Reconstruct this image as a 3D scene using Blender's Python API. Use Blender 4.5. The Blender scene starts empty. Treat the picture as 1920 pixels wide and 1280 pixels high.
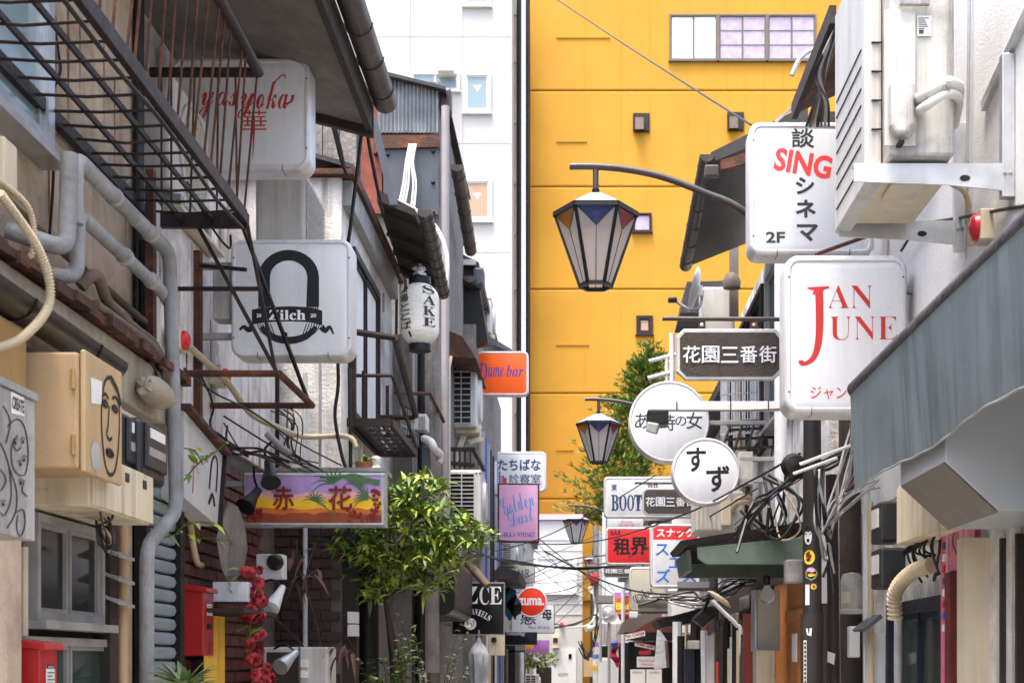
import bpy, bmesh, math, random
from mathutils import Vector, Matrix
R = random.Random(7)
SC = bpy.context.scene
COL = SC.collection
# ---------------------------------------------------------------- camera
F = 2667.0                       # focal length in photo pixels (50 mm on a 36 mm sensor)
VX, VY, EYE = 1080.0, 1240.0, 1.6
cam = bpy.data.cameras.new('camera'); cam.lens = 50; cam.sensor_width = 36
cam.shift_x = (960 - VX) / 1920; cam.shift_y = (VY - 640) / 1920
cam.clip_start = .1; cam.clip_end = 2000
cam.dof.use_dof = True; cam.dof.focus_distance = 8.0; cam.dof.aperture_fstop = 7.1
co = bpy.data.objects.new('camera', cam); COL.objects.link(co)
co.location = (0, 0, EYE); co.rotation_euler = (math.pi / 2, 0, 0); SC.camera = co
# ---------------------------------------------------------------- sky and sun
SUN_EL, SUN_AZ = math.radians(74), math.radians(212)     # azimuth from north (+Y), clockwise: sun stands behind the camera, a little left
wd = bpy.data.worlds.new('World'); SC.world = wd; wd.use_nodes = True
nt = wd.node_tree; bg = nt.nodes['Background']
sky = nt.nodes.new('ShaderNodeTexSky'); sky.sky_type = 'NISHITA'; sky.sun_disc = False
sky.sun_elevation = SUN_EL; sky.sun_rotation = SUN_AZ
sky.air_density = 1.0; sky.dust_density = 6.0; sky.ozone_density = 1.0
nt.links.new(sky.outputs[0], bg.inputs[0]); bg.inputs[1].default_value = .15
sl = bpy.data.lights.new('sun', 'SUN'); sl.energy = 1.1; sl.angle = math.radians(15); sl.color = (1, .95, .88)
so = bpy.data.objects.new('sun', sl); COL.objects.link(so)
d = Vector((math.sin(SUN_AZ) * math.cos(SUN_EL), math.cos(SUN_AZ) * math.cos(SUN_EL), math.sin(SUN_EL)))
so.rotation_euler = d.to_track_quat('Z', 'Y').to_euler(); so.location = (-8, -10, 30)
vs = SC.view_settings; vs.view_transform = 'Standard'; vs.look = 'None'; vs.gamma = 1; vs.exposure = 2.1; vs.use_curve_mapping = False
SC.cycles.max_bounces = 7; SC.cycles.diffuse_bounces = 4; SC.cycles.transparent_max_bounces = 10
# ---------------------------------------------------------------- helpers: photo pixel + distance -> metres
def U(px, D): return (px - VX) * D / F
def V(py, D): return EYE + (VY - py) * D / F
def P(px, py, D): return (U(px, D), D, V(py, D))
def DX(px, X): return X * F / (px - VX)                  # distance at which a wall plane x = X is met
def W(X):                                                # points on an alley-facing plane
    return lambda px, py: (X, DX(px, X), V(py, DX(px, X)))
def PL(D): return lambda px, py: P(px, py, D)            # points on a plane facing the camera

class MB:
    def __init__(s, nv=(0, -1e-4, 0)): s.v = []; s.f = []; s.nv = nv; s.ly = 0
    def lift(s, n0):                                     # later strokes of a drawing lie a hair above the earlier ones
        k = s.ly; s.ly += 1; s.v[n0:] = [(a + s.nv[0] * k, b + s.nv[1] * k, c + s.nv[2] * k) for a, b, c in s.v[n0:]]; return s
    def add(s, vs, fs):
        n = len(s.v); s.v += [tuple(p) for p in vs]; s.f += [tuple(i + n for i in f) for f in fs]; return s
    def box(s, x0, x1, y0, y1, z0, z1):
        x0, x1 = sorted((x0, x1)); y0, y1 = sorted((y0, y1)); z0, z1 = sorted((z0, z1))
        return s.add([(x0,y0,z0),(x1,y0,z0),(x1,y1,z0),(x0,y1,z0),(x0,y0,z1),(x1,y0,z1),(x1,y1,z1),(x0,y1,z1)],
                     [(0,3,2,1),(4,5,6,7),(0,1,5,4),(1,2,6,5),(2,3,7,6),(3,0,4,7)])
    def pbox(s, px0, py0, px1, py1, D, t, D0=None):      # box given by a pixel rectangle at distance D, t deep
        return s.box(U(px0, D), U(px1, D), D, D + t, V(py1, D), V(py0, D))
    def wbox(s, X, px0, px1, z0, z1, t):                 # box on an alley-facing wall, t towards the alley centre
        sg = -1 if X > 0 else 1
        return s.box(X, X + sg * t, DX(px0, X + sg * t), DX(px1, X + sg * t), z0, z1)
    def poly(s, pts): return s.add(pts, [tuple(range(len(pts)))])
    def slab(s, pts, vec):                               # polygon pushed along vec
        n = len(pts); q = [tuple(a + b for a, b in zip(p, vec)) for p in pts]
        return s.add(list(pts) + q, [tuple(range(n))[::-1], tuple(range(n, 2 * n))] + [(i, (i + 1) % n, (i + 1) % n + n, i + n) for i in range(n)])
    def tube(s, pts, r, n=8, cap=True):
        pts = [Vector(p) for p in pts]; m = len(pts); rs = r if isinstance(r, (list, tuple)) else [r] * m
        ref = None; rings = []
        for i, p in enumerate(pts):
            t = (pts[min(i + 1, m - 1)] - pts[max(i - 1, 0)])
            if t.length < 1e-9: t = Vector((0, 0, 1))
            t.normalize()
            if ref is None:
                ref = t.orthogonal().normalized()
            else:
                ref = ref - t * ref.dot(t)
                ref = ref.normalized() if ref.length > 1e-6 else t.orthogonal().normalized()
            b = t.cross(ref)
            rings.append([p + (ref * math.cos(2 * math.pi * k / n) + b * math.sin(2 * math.pi * k / n)) * rs[i] for k in range(n)])
        vs = [q for g in rings for q in g]
        fs = [(i * n + k, i * n + (k + 1) % n, (i + 1) * n + (k + 1) % n, (i + 1) * n + k) for i in range(m - 1) for k in range(n)]
        if cap: fs += [tuple(range(n))[::-1], tuple(range((m - 1) * n, m * n))]
        return s.add(vs, fs)
    def bar(s, a, b, w, h=None):                         # square bar between two points
        a, b = Vector(a), Vector(b); t = (b - a).normalized(); h = h or w
        up = Vector((0, 0, 1)) if abs(t.z) < .95 else Vector((0, 1, 0))
        x = t.cross(up).normalized() * w / 2; y = x.normalized().cross(t).normalized() * h / 2
        vs = [a - x - y, a + x - y, a + x + y, a - x + y, b - x - y, b + x - y, b + x + y, b - x + y]
        return s.add(vs, [(0,1,2,3)[::-1],(4,5,6,7),(0,1,5,4),(1,2,6,5),(2,3,7,6),(3,0,4,7)])
    def lathe(s, prof, n=24, o=(0, 0, 0), ax='z'):       # prof: (r, h)
        vs = []
        for r, h in prof:
            for k in range(n):
                a = 2 * math.pi * k / n; c, q = r * math.cos(a), r * math.sin(a)
                p = (c, q, h) if ax == 'z' else (c, h, q) if ax == 'y' else (h, c, q)
                vs.append((o[0] + p[0], o[1] + p[1], o[2] + p[2]))
        m = len(prof)
        fs = [(i * n + k, i * n + (k + 1) % n, (i + 1) * n + (k + 1) % n, (i + 1) * n + k) for i in range(m - 1) for k in range(n)]
        fs += [tuple(range(n))[::-1], tuple(range((m - 1) * n, m * n))]
        return s.add(vs, fs)
    def ribbon(s, fn, pts, w, smooth=3):                 # brush stroke in 2-D, mapped to 3-D by fn
        if smooth and len(pts) > 2: pts = spline(pts, smooth)
        m = len(pts); ws = w if callable(w) else (lambda t: w)
        L, Rr = [], []
        for i, p in enumerate(pts):
            a, b = pts[max(i - 1, 0)], pts[min(i + 1, m - 1)]
            tx, ty = b[0] - a[0], b[1] - a[1]; l = math.hypot(tx, ty) or 1
            k = ws(i / (m - 1)) / 2
            L.append(fn(p[0] - ty / l * k, p[1] + tx / l * k)); Rr.append(fn(p[0] + ty / l * k, p[1] - tx / l * k))
        n0 = len(s.v); s.add(L + Rr, [(i, i + 1, m + i + 1, m + i) for i in range(m - 1)]); return s.lift(n0)
    def build(s, name, m, parent=None, smooth=False, bevel=0, label=None, kind=None):
        o0 = origin(parent)
        me = bpy.data.meshes.new(name); me.from_pydata([(a - o0[0], b - o0[1], c - o0[2]) for a, b, c in s.v], [], s.f); me.update()
        me.materials.append(MT[m] if isinstance(m, str) else m)
        bm = bmesh.new(); bm.from_mesh(me); bmesh.ops.recalc_face_normals(bm, faces=bm.faces); bm.to_mesh(me); bm.free()
        if smooth:
            me.polygons.foreach_set('use_smooth', [True] * len(me.polygons)); me.set_sharp_from_angle(angle=math.radians(42))
        o = bpy.data.objects.new(name, me); COL.objects.link(o)
        if parent is not None: o.parent = parent
        if bevel:
            b = o.modifiers.new('bevel', 'BEVEL'); b.width = bevel; b.segments = 2; b.limit_method = 'ANGLE'; b.angle_limit = math.radians(50)
        if label: o['label'] = label
        if kind: o['kind'] = kind
        return o
def origin(o):
    q = Vector((0, 0, 0))
    while o is not None: q += o.location; o = o.parent
    return q
def spline(pts, k=4):                                    # Catmull-Rom, any dimension
    out = []; n = len(pts)
    for i in range(n - 1):
        a, b, c, e = pts[max(i - 1, 0)], pts[i], pts[i + 1], pts[min(i + 2, n - 1)]
        for j in range(k):
            t = j / k
            out.append(tuple(.5 * (2 * q1 + (q2 - q0) * t + (2 * q0 - 5 * q1 + 4 * q2 - q3) * t * t + (3 * q1 - q0 - 3 * q2 + q3) * t ** 3) for q0, q1, q2, q3 in zip(a, b, c, e)))
    out.append(tuple(pts[-1])); return out
def thing(name, label, cat, loc, group=None):
    o = bpy.data.objects.new(name, None); COL.objects.link(o); o.location = loc; o.empty_display_size = .1
    return tag(o, label, cat, group)
def tag(o, label, cat, group=None):
    o['label'] = label; o['category'] = cat
    if group: o['group'] = group
    return o
def struct(o): o['kind'] = 'structure'; return o
def copy_tree(o, parent=None):
    c = o.copy(); COL.objects.link(c); c.parent = parent
    for ch in list(o.children): copy_tree(ch, c)
    return c
def one(name, mb, m, label, cat, group=None, smooth=False, bevel=0):     # a thing that is a single mesh: origin at its base
    n = len(mb.v); base = Vector((sum(v[0] for v in mb.v) / n, sum(v[1] for v in mb.v) / n, min(v[2] for v in mb.v)))
    mb.v = [(a - base.x, b - base.y, c - base.z) for a, b, c in mb.v]
    o = mb.build(name, m, None, smooth, bevel); o.location = base
    return tag(o, label, cat, group)
# ---------------------------------------------------------------- materials
MT = {}
def mat(name, col, rough=.6, metal=0, var=.22, sc=5, streak=0, dirt=(.06, .05, .04), bump=.12, bsc=60, rust=0, rcol=(.12, .04, .018), spec=.4, blotch=0, island=0, coat=0, fine=.45):
    m = bpy.data.materials.new(name); m.use_nodes = True; t = m.node_tree; N = t.nodes; L = t.links
    b = N['Principled BSDF']; b.inputs['Roughness'].default_value = rough; b.inputs['Metallic'].default_value = metal
    b.inputs['Specular IOR Level'].default_value = spec
    if coat: b.inputs['Coat Weight'].default_value = coat; b.inputs['Coat Roughness'].default_value = .15
    tc = N.new('ShaderNodeTexCoord'); oi = N.new('ShaderNodeObjectInfo')
    ml = N.new('ShaderNodeVectorMath'); ml.operation = 'SCALE'; ml.inputs[0].default_value = (7.3, 3.1, 5.7); L.new(oi.outputs['Random'], ml.inputs['Scale'])
    ad = N.new('ShaderNodeVectorMath'); ad.operation = 'ADD'; L.new(tc.outputs['Object'], ad.inputs[0]); L.new(ml.outputs[0], ad.inputs[1]); vec = ad.outputs[0]
    def noise(scale, detail=5, rgh=.6, stretch=None):
        n = N.new('ShaderNodeTexNoise'); n.inputs['Scale'].default_value = scale; n.inputs['Detail'].default_value = detail; n.inputs['Roughness'].default_value = rgh
        if stretch:
            mp = N.new('ShaderNodeMapping'); mp.inputs['Scale'].default_value = stretch; L.new(vec, mp.inputs[0]); L.new(mp.outputs[0], n.inputs['Vector'])
        else: L.new(vec, n.inputs['Vector'])
        return n.outputs['Fac']
    def ramp(f, a, c):
        r = N.new('ShaderNodeMapRange'); r.inputs['From Min'].default_value = a; r.inputs['From Max'].default_value = c; L.new(f, r.inputs['Value']); return r.outputs[0]
    def mix(f, A, B):
        x = N.new('ShaderNodeMix'); x.data_type = 'RGBA'
        if isinstance(f, float): x.inputs[0].default_value = f
        else: L.new(f, x.inputs[0])
        for i, q in ((6, A), (7, B)):
            if isinstance(q, tuple): x.inputs[i].default_value = (*q, 1)
            else: L.new(q, x.inputs[i])
        return x.outputs[2]
    def mul(f, k):
        x = N.new('ShaderNodeMath'); x.operation = 'MULTIPLY'; L.new(f, x.inputs[0])
        if isinstance(k, float): x.inputs[1].default_value = k
        else: L.new(k, x.inputs[1])
        return x.outputs[0]
    dk = tuple(c * (1 - var) for c in col); lt = tuple(min(1, c * (1 + var)) for c in col)
    f = noise(sc)
    if island:
        g = N.new('ShaderNodeNewGeometry'); f = g.outputs['Random Per Island']
        c = mix(ramp(f, 0., 1.), dk, lt)
        if isinstance(island, tuple): c = mix(ramp(f, .55, 1.), c, island)
    else: c = mix(ramp(f, .32, .68), dk, lt)
    if blotch: c = mix(mul(ramp(noise(sc * .55, 7, .68), .47, .66), float(blotch)), c, dirt)
    if streak:
        s1 = ramp(noise(1, 5, .65, (13, 13, .55)), .48, .68); s2 = ramp(noise(1.7, 4), .35, .6)
        c = mix(mul(mul(s1, s2), float(streak)), c, dirt)
        c = mix(mul(ramp(noise(1, 3, .7, (45, 45, 1.6)), .55, .75), float(streak) * fine), c, dirt)
    if rust:
        rf = ramp(noise(9, 8, .7), .62 - rust * .25, .70 - rust * .2); c = mix(mul(rf, float(min(1, .4 + rust))), c, rcol)
    L.new(c, b.inputs['Base Color'])
    rr = N.new('ShaderNodeMapRange'); rr.inputs['To Min'].default_value = max(.03, rough - .12); rr.inputs['To Max'].default_value = min(1, rough + .12); L.new(noise(sc * 3), rr.inputs['Value']); L.new(rr.outputs[0], b.inputs['Roughness'])
    if bump:
        bp = N.new('ShaderNodeBump'); bp.inputs['Strength'].default_value = bump; bp.inputs['Distance'].default_value = .02
        L.new(noise(bsc, 4), bp.inputs['Height']); L.new(bp.outputs[0], b.inputs['Normal'])
    MT[name] = m; return m
G = (.05, .045, .04)
mat('stucco_beige', (.56, .45, .345), .9, streak=.32, dirt=(.16, .115, .08), bump=.6, blotch=.8, sc=2.4, fine=.1)
mat('stucco_white', (.72, .70, .67), .9, streak=.7, dirt=(.14, .12, .10), bump=.45, blotch=.55, sc=3.2, fine=.15)
mat('stucco_stained', (.74, .71, .68), .9, streak=.95, dirt=(.10, .085, .07), bump=.45, blotch=.7, sc=3.6, fine=.15)
mat('wall_bright', (.68, .68, .675), .9, var=.05, bump=.25, bsc=90, streak=.08, dirt=(.4, .39, .37))
mat('fascia_beige', (.36, .31, .24), .8, streak=.5, blotch=.4, dirt=(.12, .09, .06))
mat('tower_white', (.47, .458, .44), .85, var=.04, sc=.7, streak=.07, dirt=(.55, .52, .47), bump=.05)
mat('yellow', (.50, .246, .017), .75, var=.09, sc=.35, streak=.16, dirt=(.40, .17, .015), bump=.06, bsc=20)
mat('grey_soffit', (0.1584, 0.144, 0.1332), .85, streak=.3, dirt=(.05, .045, .04), blotch=.3)
mat('old_wood', (0.1872, 0.1716, 0.156), .9, streak=.8, dirt=(.05, .045, .04), bump=.5, bsc=25, sc=8)
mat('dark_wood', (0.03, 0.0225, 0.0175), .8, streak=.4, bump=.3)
mat('orange_wood', (.42, .15, .03), .5, streak=.6, dirt=(.16, .05, .01), sc=3)
mat('rust', (0.066, 0.03, 0.021), .8, metal=.2, rust=.5, rcol=(.16, .055, .022), bump=.4)
mat('rust_red', (.22, .055, .035), .8, rust=.4, rcol=(.09, .04, .03), streak=.4, bump=.2)
mat('brown_steel', (0.021, 0.0134, 0.0118), .55, metal=.3, rust=.25, rcol=(.1, .045, .03), bump=.2)
mat('steel_dark', (0.018, 0.0172, 0.0168), .45, metal=.5, bump=.15)
mat('zinc', (.42, .44, .46), .45, metal=.7, streak=.5, dirt=(.2, .2, .2), bump=.05)
mat('alu', (.55, .56, .57), .4, metal=.75, streak=.25, dirt=(.25, .24, .22), bump=.05)
mat('alu_dull', (0.3024, 0.3024, 0.2952), .6, metal=.2, streak=.4, dirt=(.15, .14, .12), bump=.1)
mat('gutter', (0.014, 0.0112, 0.0104), .35, var=.3, streak=.2, dirt=(.10, .09, .08), bump=.05)
mat('gutter_brown', (0.0413, 0.0319, 0.0286), .4, var=.3, streak=.4, dirt=(.16, .15, .14), bump=.08)
mat('navy_panel', (0.0595, 0.07, 0.0875), .5, var=.15, streak=.15, bump=.04)
mat('roof_dark', (0.0275, 0.026, 0.0275), .6, streak=.3, bump=.2)
mat('white_plastic', (.66, .66, .65), .4, var=.05, streak=.12, dirt=(.4, .38, .34), bump=.03)
mat('ac_white', (.54, .53, .50), .5, var=.06, streak=.45, dirt=(.18, .16, .13), bump=.04, blotch=.12)
mat('ac_dirty', (.48, .47, .44), .5, var=.06, streak=1., dirt=(.035, .033, .03), bump=.04, blotch=.55, sc=6)
mat('beige_plastic', (.60, .52, .38), .5, var=.08, streak=.4, dirt=(.22, .16, .1), bump=.05)
mat('beige_box', (.66, .58, .42), .55, var=.07, streak=.5, dirt=(.14, .11, .08), bump=.05, rust=.02)
mat('mustard', (.47, .33, .18), .6, var=.08, streak=.3, dirt=(.25, .13, .05), bump=.08)
mat('mustard_dark', (.34, .21, .08), .7, var=.15, streak=.4, bump=.1)
mat('grey_pipe', (0.288, 0.2952, 0.3024), .6, var=.2, streak=.5, dirt=(.10, .095, .09), bump=.35, bsc=40, blotch=.5)
mat('grey_panel', (0.41, 0.4018, 0.3854), .7, var=.12, streak=.8, dirt=(.10, .09, .08), bump=.15, blotch=.5)
mat('brown_pipe', (0.14, 0.1015, 0.07), .8, var=.3, streak=.3, blotch=.6, bump=.5, bsc=30)
mat('pipe_light', (.55, .57, .60), .45, var=.08, streak=.3, dirt=(.2, .2, .2))
mat('pipe_mauve', (.27, .245, .25), .5, var=.1, streak=.3)
mat('pole_paint', (0.027, 0.0234, 0.0225), .55, var=.15, streak=.35, dirt=(.12, .11, .10), bump=.1)
mat('pole_brown', (0.0303, 0.0198, 0.0187), .5, var=.15, streak=.25, bump=.1)
mat('lamp_metal', (0.06, 0.051, 0.0468), .4, metal=.5, var=.2, streak=.3, dirt=(.2, .17, .15), bump=.05)
mat('lamp_black', (0.012, 0.012, 0.0128), .45, metal=.3, var=.2)
mat('lamp_roof', (.26, .31, .36), .45, metal=.3, var=.15, streak=.25, dirt=(.12, .12, .12))
mat('sign_white', (.68, .695, .725), .3, var=.03, sc=2, streak=.30, dirt=(.36, .36, .36), blotch=.12, fine=.3, bump=0, spec=.5)
mat('sign_rim', (.64, .64, .65), .4, metal=.25, var=.08, streak=.35, dirt=(.22, .2, .18), bump=.03)
mat('sign_back', (.48, .48, .47), .6, var=.1, streak=.3, dirt=(.2, .18, .16))
mat('sign_brown', (0.0595, 0.0476, 0.0385), .75, var=.2, bump=.9, bsc=160, sc=20)
mat('sign_silver', (.50, .49, .48), .5, metal=.4, var=.15, streak=.3, dirt=(.22, .2, .2), bump=.1)
mat('sign_orange', (.86, .115, .012), .35, var=.06, streak=.12, dirt=(.55, .12, .03), bump=0)
mat('sign_red', (.70, .03, .035), .35, var=.06, bump=0)
mat('sign_zuma', (.80, .045, .012), .35, var=.04, bump=0)
mat('sign_pink', (.74, .40, .60), .4, var=.05, streak=.15, dirt=(.5, .3, .4), bump=0)
mat('sign_cream', (.56, .53, .45), .4, var=.05, streak=.15, dirt=(.35, .32, .26), bump=0)
mat('sign_black', (0.006, 0.0065, 0.008), .35, var=.2, bump=0)
mat('sign_navy', (0.0108, 0.0132, 0.024), .4, var=.2, bump=0)
mat('sign_purple', (.48, .20, .56), .45, var=.05, bump=0)
mat('sign_yellow', (.80, .40, .02), .45, var=.05, bump=0)
mat('sign_blue', (.03, .09, .36), .4, var=.05, bump=0)
mat('ink_black', (0.006, 0.006, 0.007), .5, var=.3, bump=0)
mat('ink_grey', (0.03, 0.033, 0.036), .5, var=.2, bump=0)
mat('ink_red', (0.495, 0.027, 0.027), .5, var=.1, bump=0)
mat('ink_bright_red', (.72, .05, .05), .5, var=.1, bump=0)
mat('ink_darkred', (.19, .012, .01), .5, var=.2, bump=0)
mat('ink_white', (.80, .80, .80), .5, var=.05, bump=0)
mat('ink_navy', (.02, .05, .12), .5, var=.1, bump=0)
mat('ink_blue', (.015, .13, .48), .5, var=.1, bump=0)
mat('ink_indigo', (.06, .035, .26), .5, var=.1, bump=0)
mat('ink_lightblue', (.10, .26, .55), .5, var=.1, bump=0)
mat('ink_yellow', (.80, .52, .03), .5, var=.1, bump=0)
mat('ink_gold', (.85, .62, .05), .5, var=.1, bump=0)
mat('ink_green', (.06, .14, .05), .5, var=.2, bump=0)
mat('red_box', (0.384, 0.0176, 0.0176), .38, var=.12, streak=.3, dirt=(.2, .012, .012), bump=.04, coat=.2)
mat('red_lens', (.62, .02, .03), .25, var=.05, bump=0)
mat('meter_black', (0.0158, 0.0171, 0.0189), .4, var=.2, streak=.15, dirt=(.1, .1, .1))
mat('awning_fabric', (.112, .142, .16), .75, var=.22, sc=2.2, streak=.8, dirt=(.06, .072, .08), bump=.1, bsc=140)
mat('awning_roll', (0.045, 0.0408, 0.0396), .5, var=.35, streak=.5, dirt=(.2, .19, .19), bump=.5, bsc=30)
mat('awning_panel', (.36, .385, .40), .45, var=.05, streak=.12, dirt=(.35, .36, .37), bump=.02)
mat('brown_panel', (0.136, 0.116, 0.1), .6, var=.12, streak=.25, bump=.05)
mat('brick', (0.0899, 0.026, 0.0223), .45, var=.35, sc=9, bump=.2, streak=.2)
mat('brick_dark', (0.0413, 0.0182, 0.0165), .5, var=.35, sc=9, bump=.2)
mat('mortar', (0.1105, 0.0943, 0.0845), .95, var=.3, blotch=.5)
mat('shutter', (0.24, 0.296, 0.32), .5, metal=.2, var=.12, streak=.3, dirt=(.13, .15, .16))
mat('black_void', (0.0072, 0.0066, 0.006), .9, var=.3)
mat('cable_black', (0.0072, 0.0072, 0.0072), .5, var=.3, bump=0)
mat('cable_grey', (.33, .33, .34), .5, var=.2, bump=0)
mat('cable_white', (.62, .60, .56), .5, var=.12, bump=0)
mat('cable_beige', (.48, .40, .27), .6, var=.15, bump=.1)
mat('green_paint', (0.105, 0.154, 0.119), .6, var=.15, streak=.4, dirt=(.07, .09, .07), bump=.12)
mat('pink_paint', (.55, .13, .20), .55, var=.3, streak=.9, dirt=(.75, .62, .62), bump=.1)
mat('red_wood', (0.14, 0.0245, 0.021), .5, var=.25, streak=.4)
mat('yellow_cloth', (.72, .42, .05), .8, var=.12, streak=.2, dirt=(.4, .2, .02))
mat('curtain_lilac', (.42, .36, .47), .9, var=.15)
mat('curtain_white', (.72, .74, .74), .9, var=.08)
mat('curtain_tan', (.45, .29, .20), .9, var=.08)
mat('lantern_paper', (.82, .80, .72), .8, var=.04, streak=.1, dirt=(.6, .55, .42), bump=.05)
mat('foil', (.75, .75, .76), .25, metal=.9, bump=.9, bsc=60)
mat('leaf', (.13, .23, .025), .45, var=.6, island=(.36, .38, .04), bump=0, spec=.5)
mat('leaf_dark', (.085, .15, .02), .5, var=.5, island=(.20, .25, .03), bump=0)
mat('leaf_pale', (.17, .24, .09), .5, var=.35, island=(.30, .34, .16), bump=0)
mat('leaf_dead', (.11, .06, .04), .8, var=.3, island=1, bump=0)
mat('bark', (0.0525, 0.0385, 0.028), .9, var=.3, bump=.6)
mat('petal', (0.231, 0.0084, 0.0154), .6, var=.5, island=(.50, .06, .07), bump=0)
mat('terracotta', (.32, .12, .06), .8)
mat('ceramic', (.75, .72, .66), .35)
mat('plastic_sheet', (.34, .36, .38), .3, var=.25, bump=.5, bsc=25)
mat('asphalt', (.055, .055, .055), .9, bump=.4)
mat('paving', (.34, .33, .31), .85, var=.2, bump=.3)
mat('paper', (.74, .73, .70), .8, var=.05)
mat('terrain', (.12, .12, .11), .95)
mat('cloth_red', (.40, .03, .05), .9, var=.3)
mat('cloth_blue', (.02, .13, .25), .8, var=.3)
def glass(name, col, rough, tr):
    m = bpy.data.materials.new(name); m.use_nodes = True; b = m.node_tree.nodes['Principled BSDF']; b.inputs['Specular IOR Level'].default_value = .3
    b.inputs['Base Color'].default_value = (*col, 1); b.inputs['Roughness'].default_value = rough; b.inputs['Transmission Weight'].default_value = tr; b.inputs['IOR'].default_value = 1.05 if tr else 1.5
    N = m.node_tree.nodes; n = N.new('ShaderNodeTexNoise'); n.inputs['Scale'].default_value = 5; bp = N.new('ShaderNodeBump'); bp.inputs['Strength'].default_value = .06
    m.node_tree.links.new(n.outputs['Fac'], bp.inputs['Height']); m.node_tree.links.new(bp.outputs[0], b.inputs['Normal']); MT[name] = m
glass('glass_dark', (.006, .007, .008), .12, 0)
glass('glass_green', (.035, .05, .045), .08, 0)
glass('glass_sky', (.25, .33, .36), .12, 0)
glass('glass_clear', (.9, .93, .95), .03, .9)
def frosted(name, col):
    m = bpy.data.materials.new(name); m.use_nodes = True; t = m.node_tree; t.nodes.clear(); N = t.nodes
    o = N.new('ShaderNodeOutputMaterial'); tl = N.new('ShaderNodeBsdfTranslucent'); df = N.new('ShaderNodeBsdfPrincipled'); x = N.new('ShaderNodeMixShader')
    n = N.new('ShaderNodeTexNoise'); n.inputs['Scale'].default_value = 30; bp = N.new('ShaderNodeBump'); bp.inputs['Strength'].default_value = .3
    t.links.new(n.outputs['Fac'], bp.inputs['Height']); t.links.new(bp.outputs[0], df.inputs['Normal'])
    tl.inputs[0].default_value = (*col, 1); df.inputs['Base Color'].default_value = (*(c * .75 for c in col), 1); df.inputs['Roughness'].default_value = .25; x.inputs[0].default_value = .36
    t.links.new(tl.outputs[0], x.inputs[1]); t.links.new(df.outputs[0], x.inputs[2]); tp_ = N.new('ShaderNodeBsdfTransparent'); y = N.new('ShaderNodeMixShader'); y.inputs[0].default_value = .22; t.links.new(x.outputs[0], y.inputs[1]); t.links.new(tp_.outputs[0], y.inputs[2]); t.links.new(y.outputs[0], o.inputs[0]); MT[name] = m
frosted('frost', (.90, .85, .82)); frosted('stain_blue', (.015, .07, .34)); frosted('stain_orange', (.80, .32, .01)); frosted('stain_red', (.55, .10, .09)); frosted('stain_red_deep', (.55, .02, .02))
# ---------------------------------------------------------------- lettering (built-in font, meshes)
_tc = {}
def glyphs(s, off=0, shear=0):
    k = (s, off, shear)
    if k not in _tc:
        c = bpy.data.curves.new('t', 'FONT'); c.body = s; c.offset = off; c.shear = shear; c.resolution_u = 3
        o = bpy.data.objects.new('t', c); me = bpy.data.meshes.new_from_object(o)
        v = [tuple(q.co) for q in me.vertices]; f = [tuple(q.vertices) for q in me.polygons]
        bpy.data.objects.remove(o); bpy.data.curves.remove(c); bpy.data.meshes.remove(me)
        x0, x1 = min(q[0] for q in v), max(q[0] for q in v); y0, y1 = min(q[1] for q in v), max(q[1] for q in v)
        _tc[k] = ([((a - x0) / (x1 - x0 + 1e-9), (b - y0) / (y1 - y0 + 1e-9)) for a, b, _ in v], f)
    return _tc[k]
def mathy(s, up, lo): return ''.join(chr(up + ord(c) - 65) if 'A' <= c <= 'Z' else chr(lo + ord(c) - 97) if 'a' <= c <= 'z' else c for c in s)
def serif(s): return mathy(s, 0x1D400, 0x1D41A)
def serif_it(s): return mathy(s, 0x1D468, 0x1D482)
def script(s): return mathy(s, 0x1D4D0, 0x1D4EA)
def write(mb, fn, s, x0, y0, x1, y1, off=0, shear=0, vert=False, rot=0):
    """lettering fitted to the rectangle x0,y0 (top left) .. x1,y1 in the 2-D frame of fn"""
    if vert:
        h = (y1 - y0) / len(s)
        for i, c in enumerate(s): write(mb, fn, c, x0, y0 + i * h + h * .04, x1, y0 + (i + 1) * h - h * .04, off, shear)
        return mb
    if off > .007 and any(ord(c) > 0x2E80 and ord(c) < 0x1D000 for c in s):      # embolden kanji and kana with overlaid copies
        w_, h_ = (x1 - x0) * off * 1.1 / max(1, len(s)), (y1 - y0) * off * 1.1
        for k in range(9):
            a = k * .785; dx, dy = (0, 0) if k == 8 else (w_ * math.cos(a), h_ * math.sin(a)); n0 = len(mb.v)
            write(mb, fn, s, x0 + w_ + dx, y0 + h_ + dy, x1 - w_ + dx, y1 - h_ + dy, 0, shear, False, rot); mb.v[n0:] = [tuple(p_ + q_ * .25 * k for p_, q_ in zip(v_, mb.nv)) for v_ in mb.v[n0:]]
        return mb
    v, f = glyphs(s, off, shear); cx, cy = (x0 + x1) / 2, (y0 + y1) / 2; c, q = math.cos(rot), math.sin(rot)
    pts = []
    for a, b in v:
        x, y = x0 + a * (x1 - x0), y1 - b * (y1 - y0)
        pts.append(fn(cx + (x - cx) * c - (y - cy) * q, cy + (x - cx) * q + (y - cy) * c))
    return mb.add(pts, f)
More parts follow.
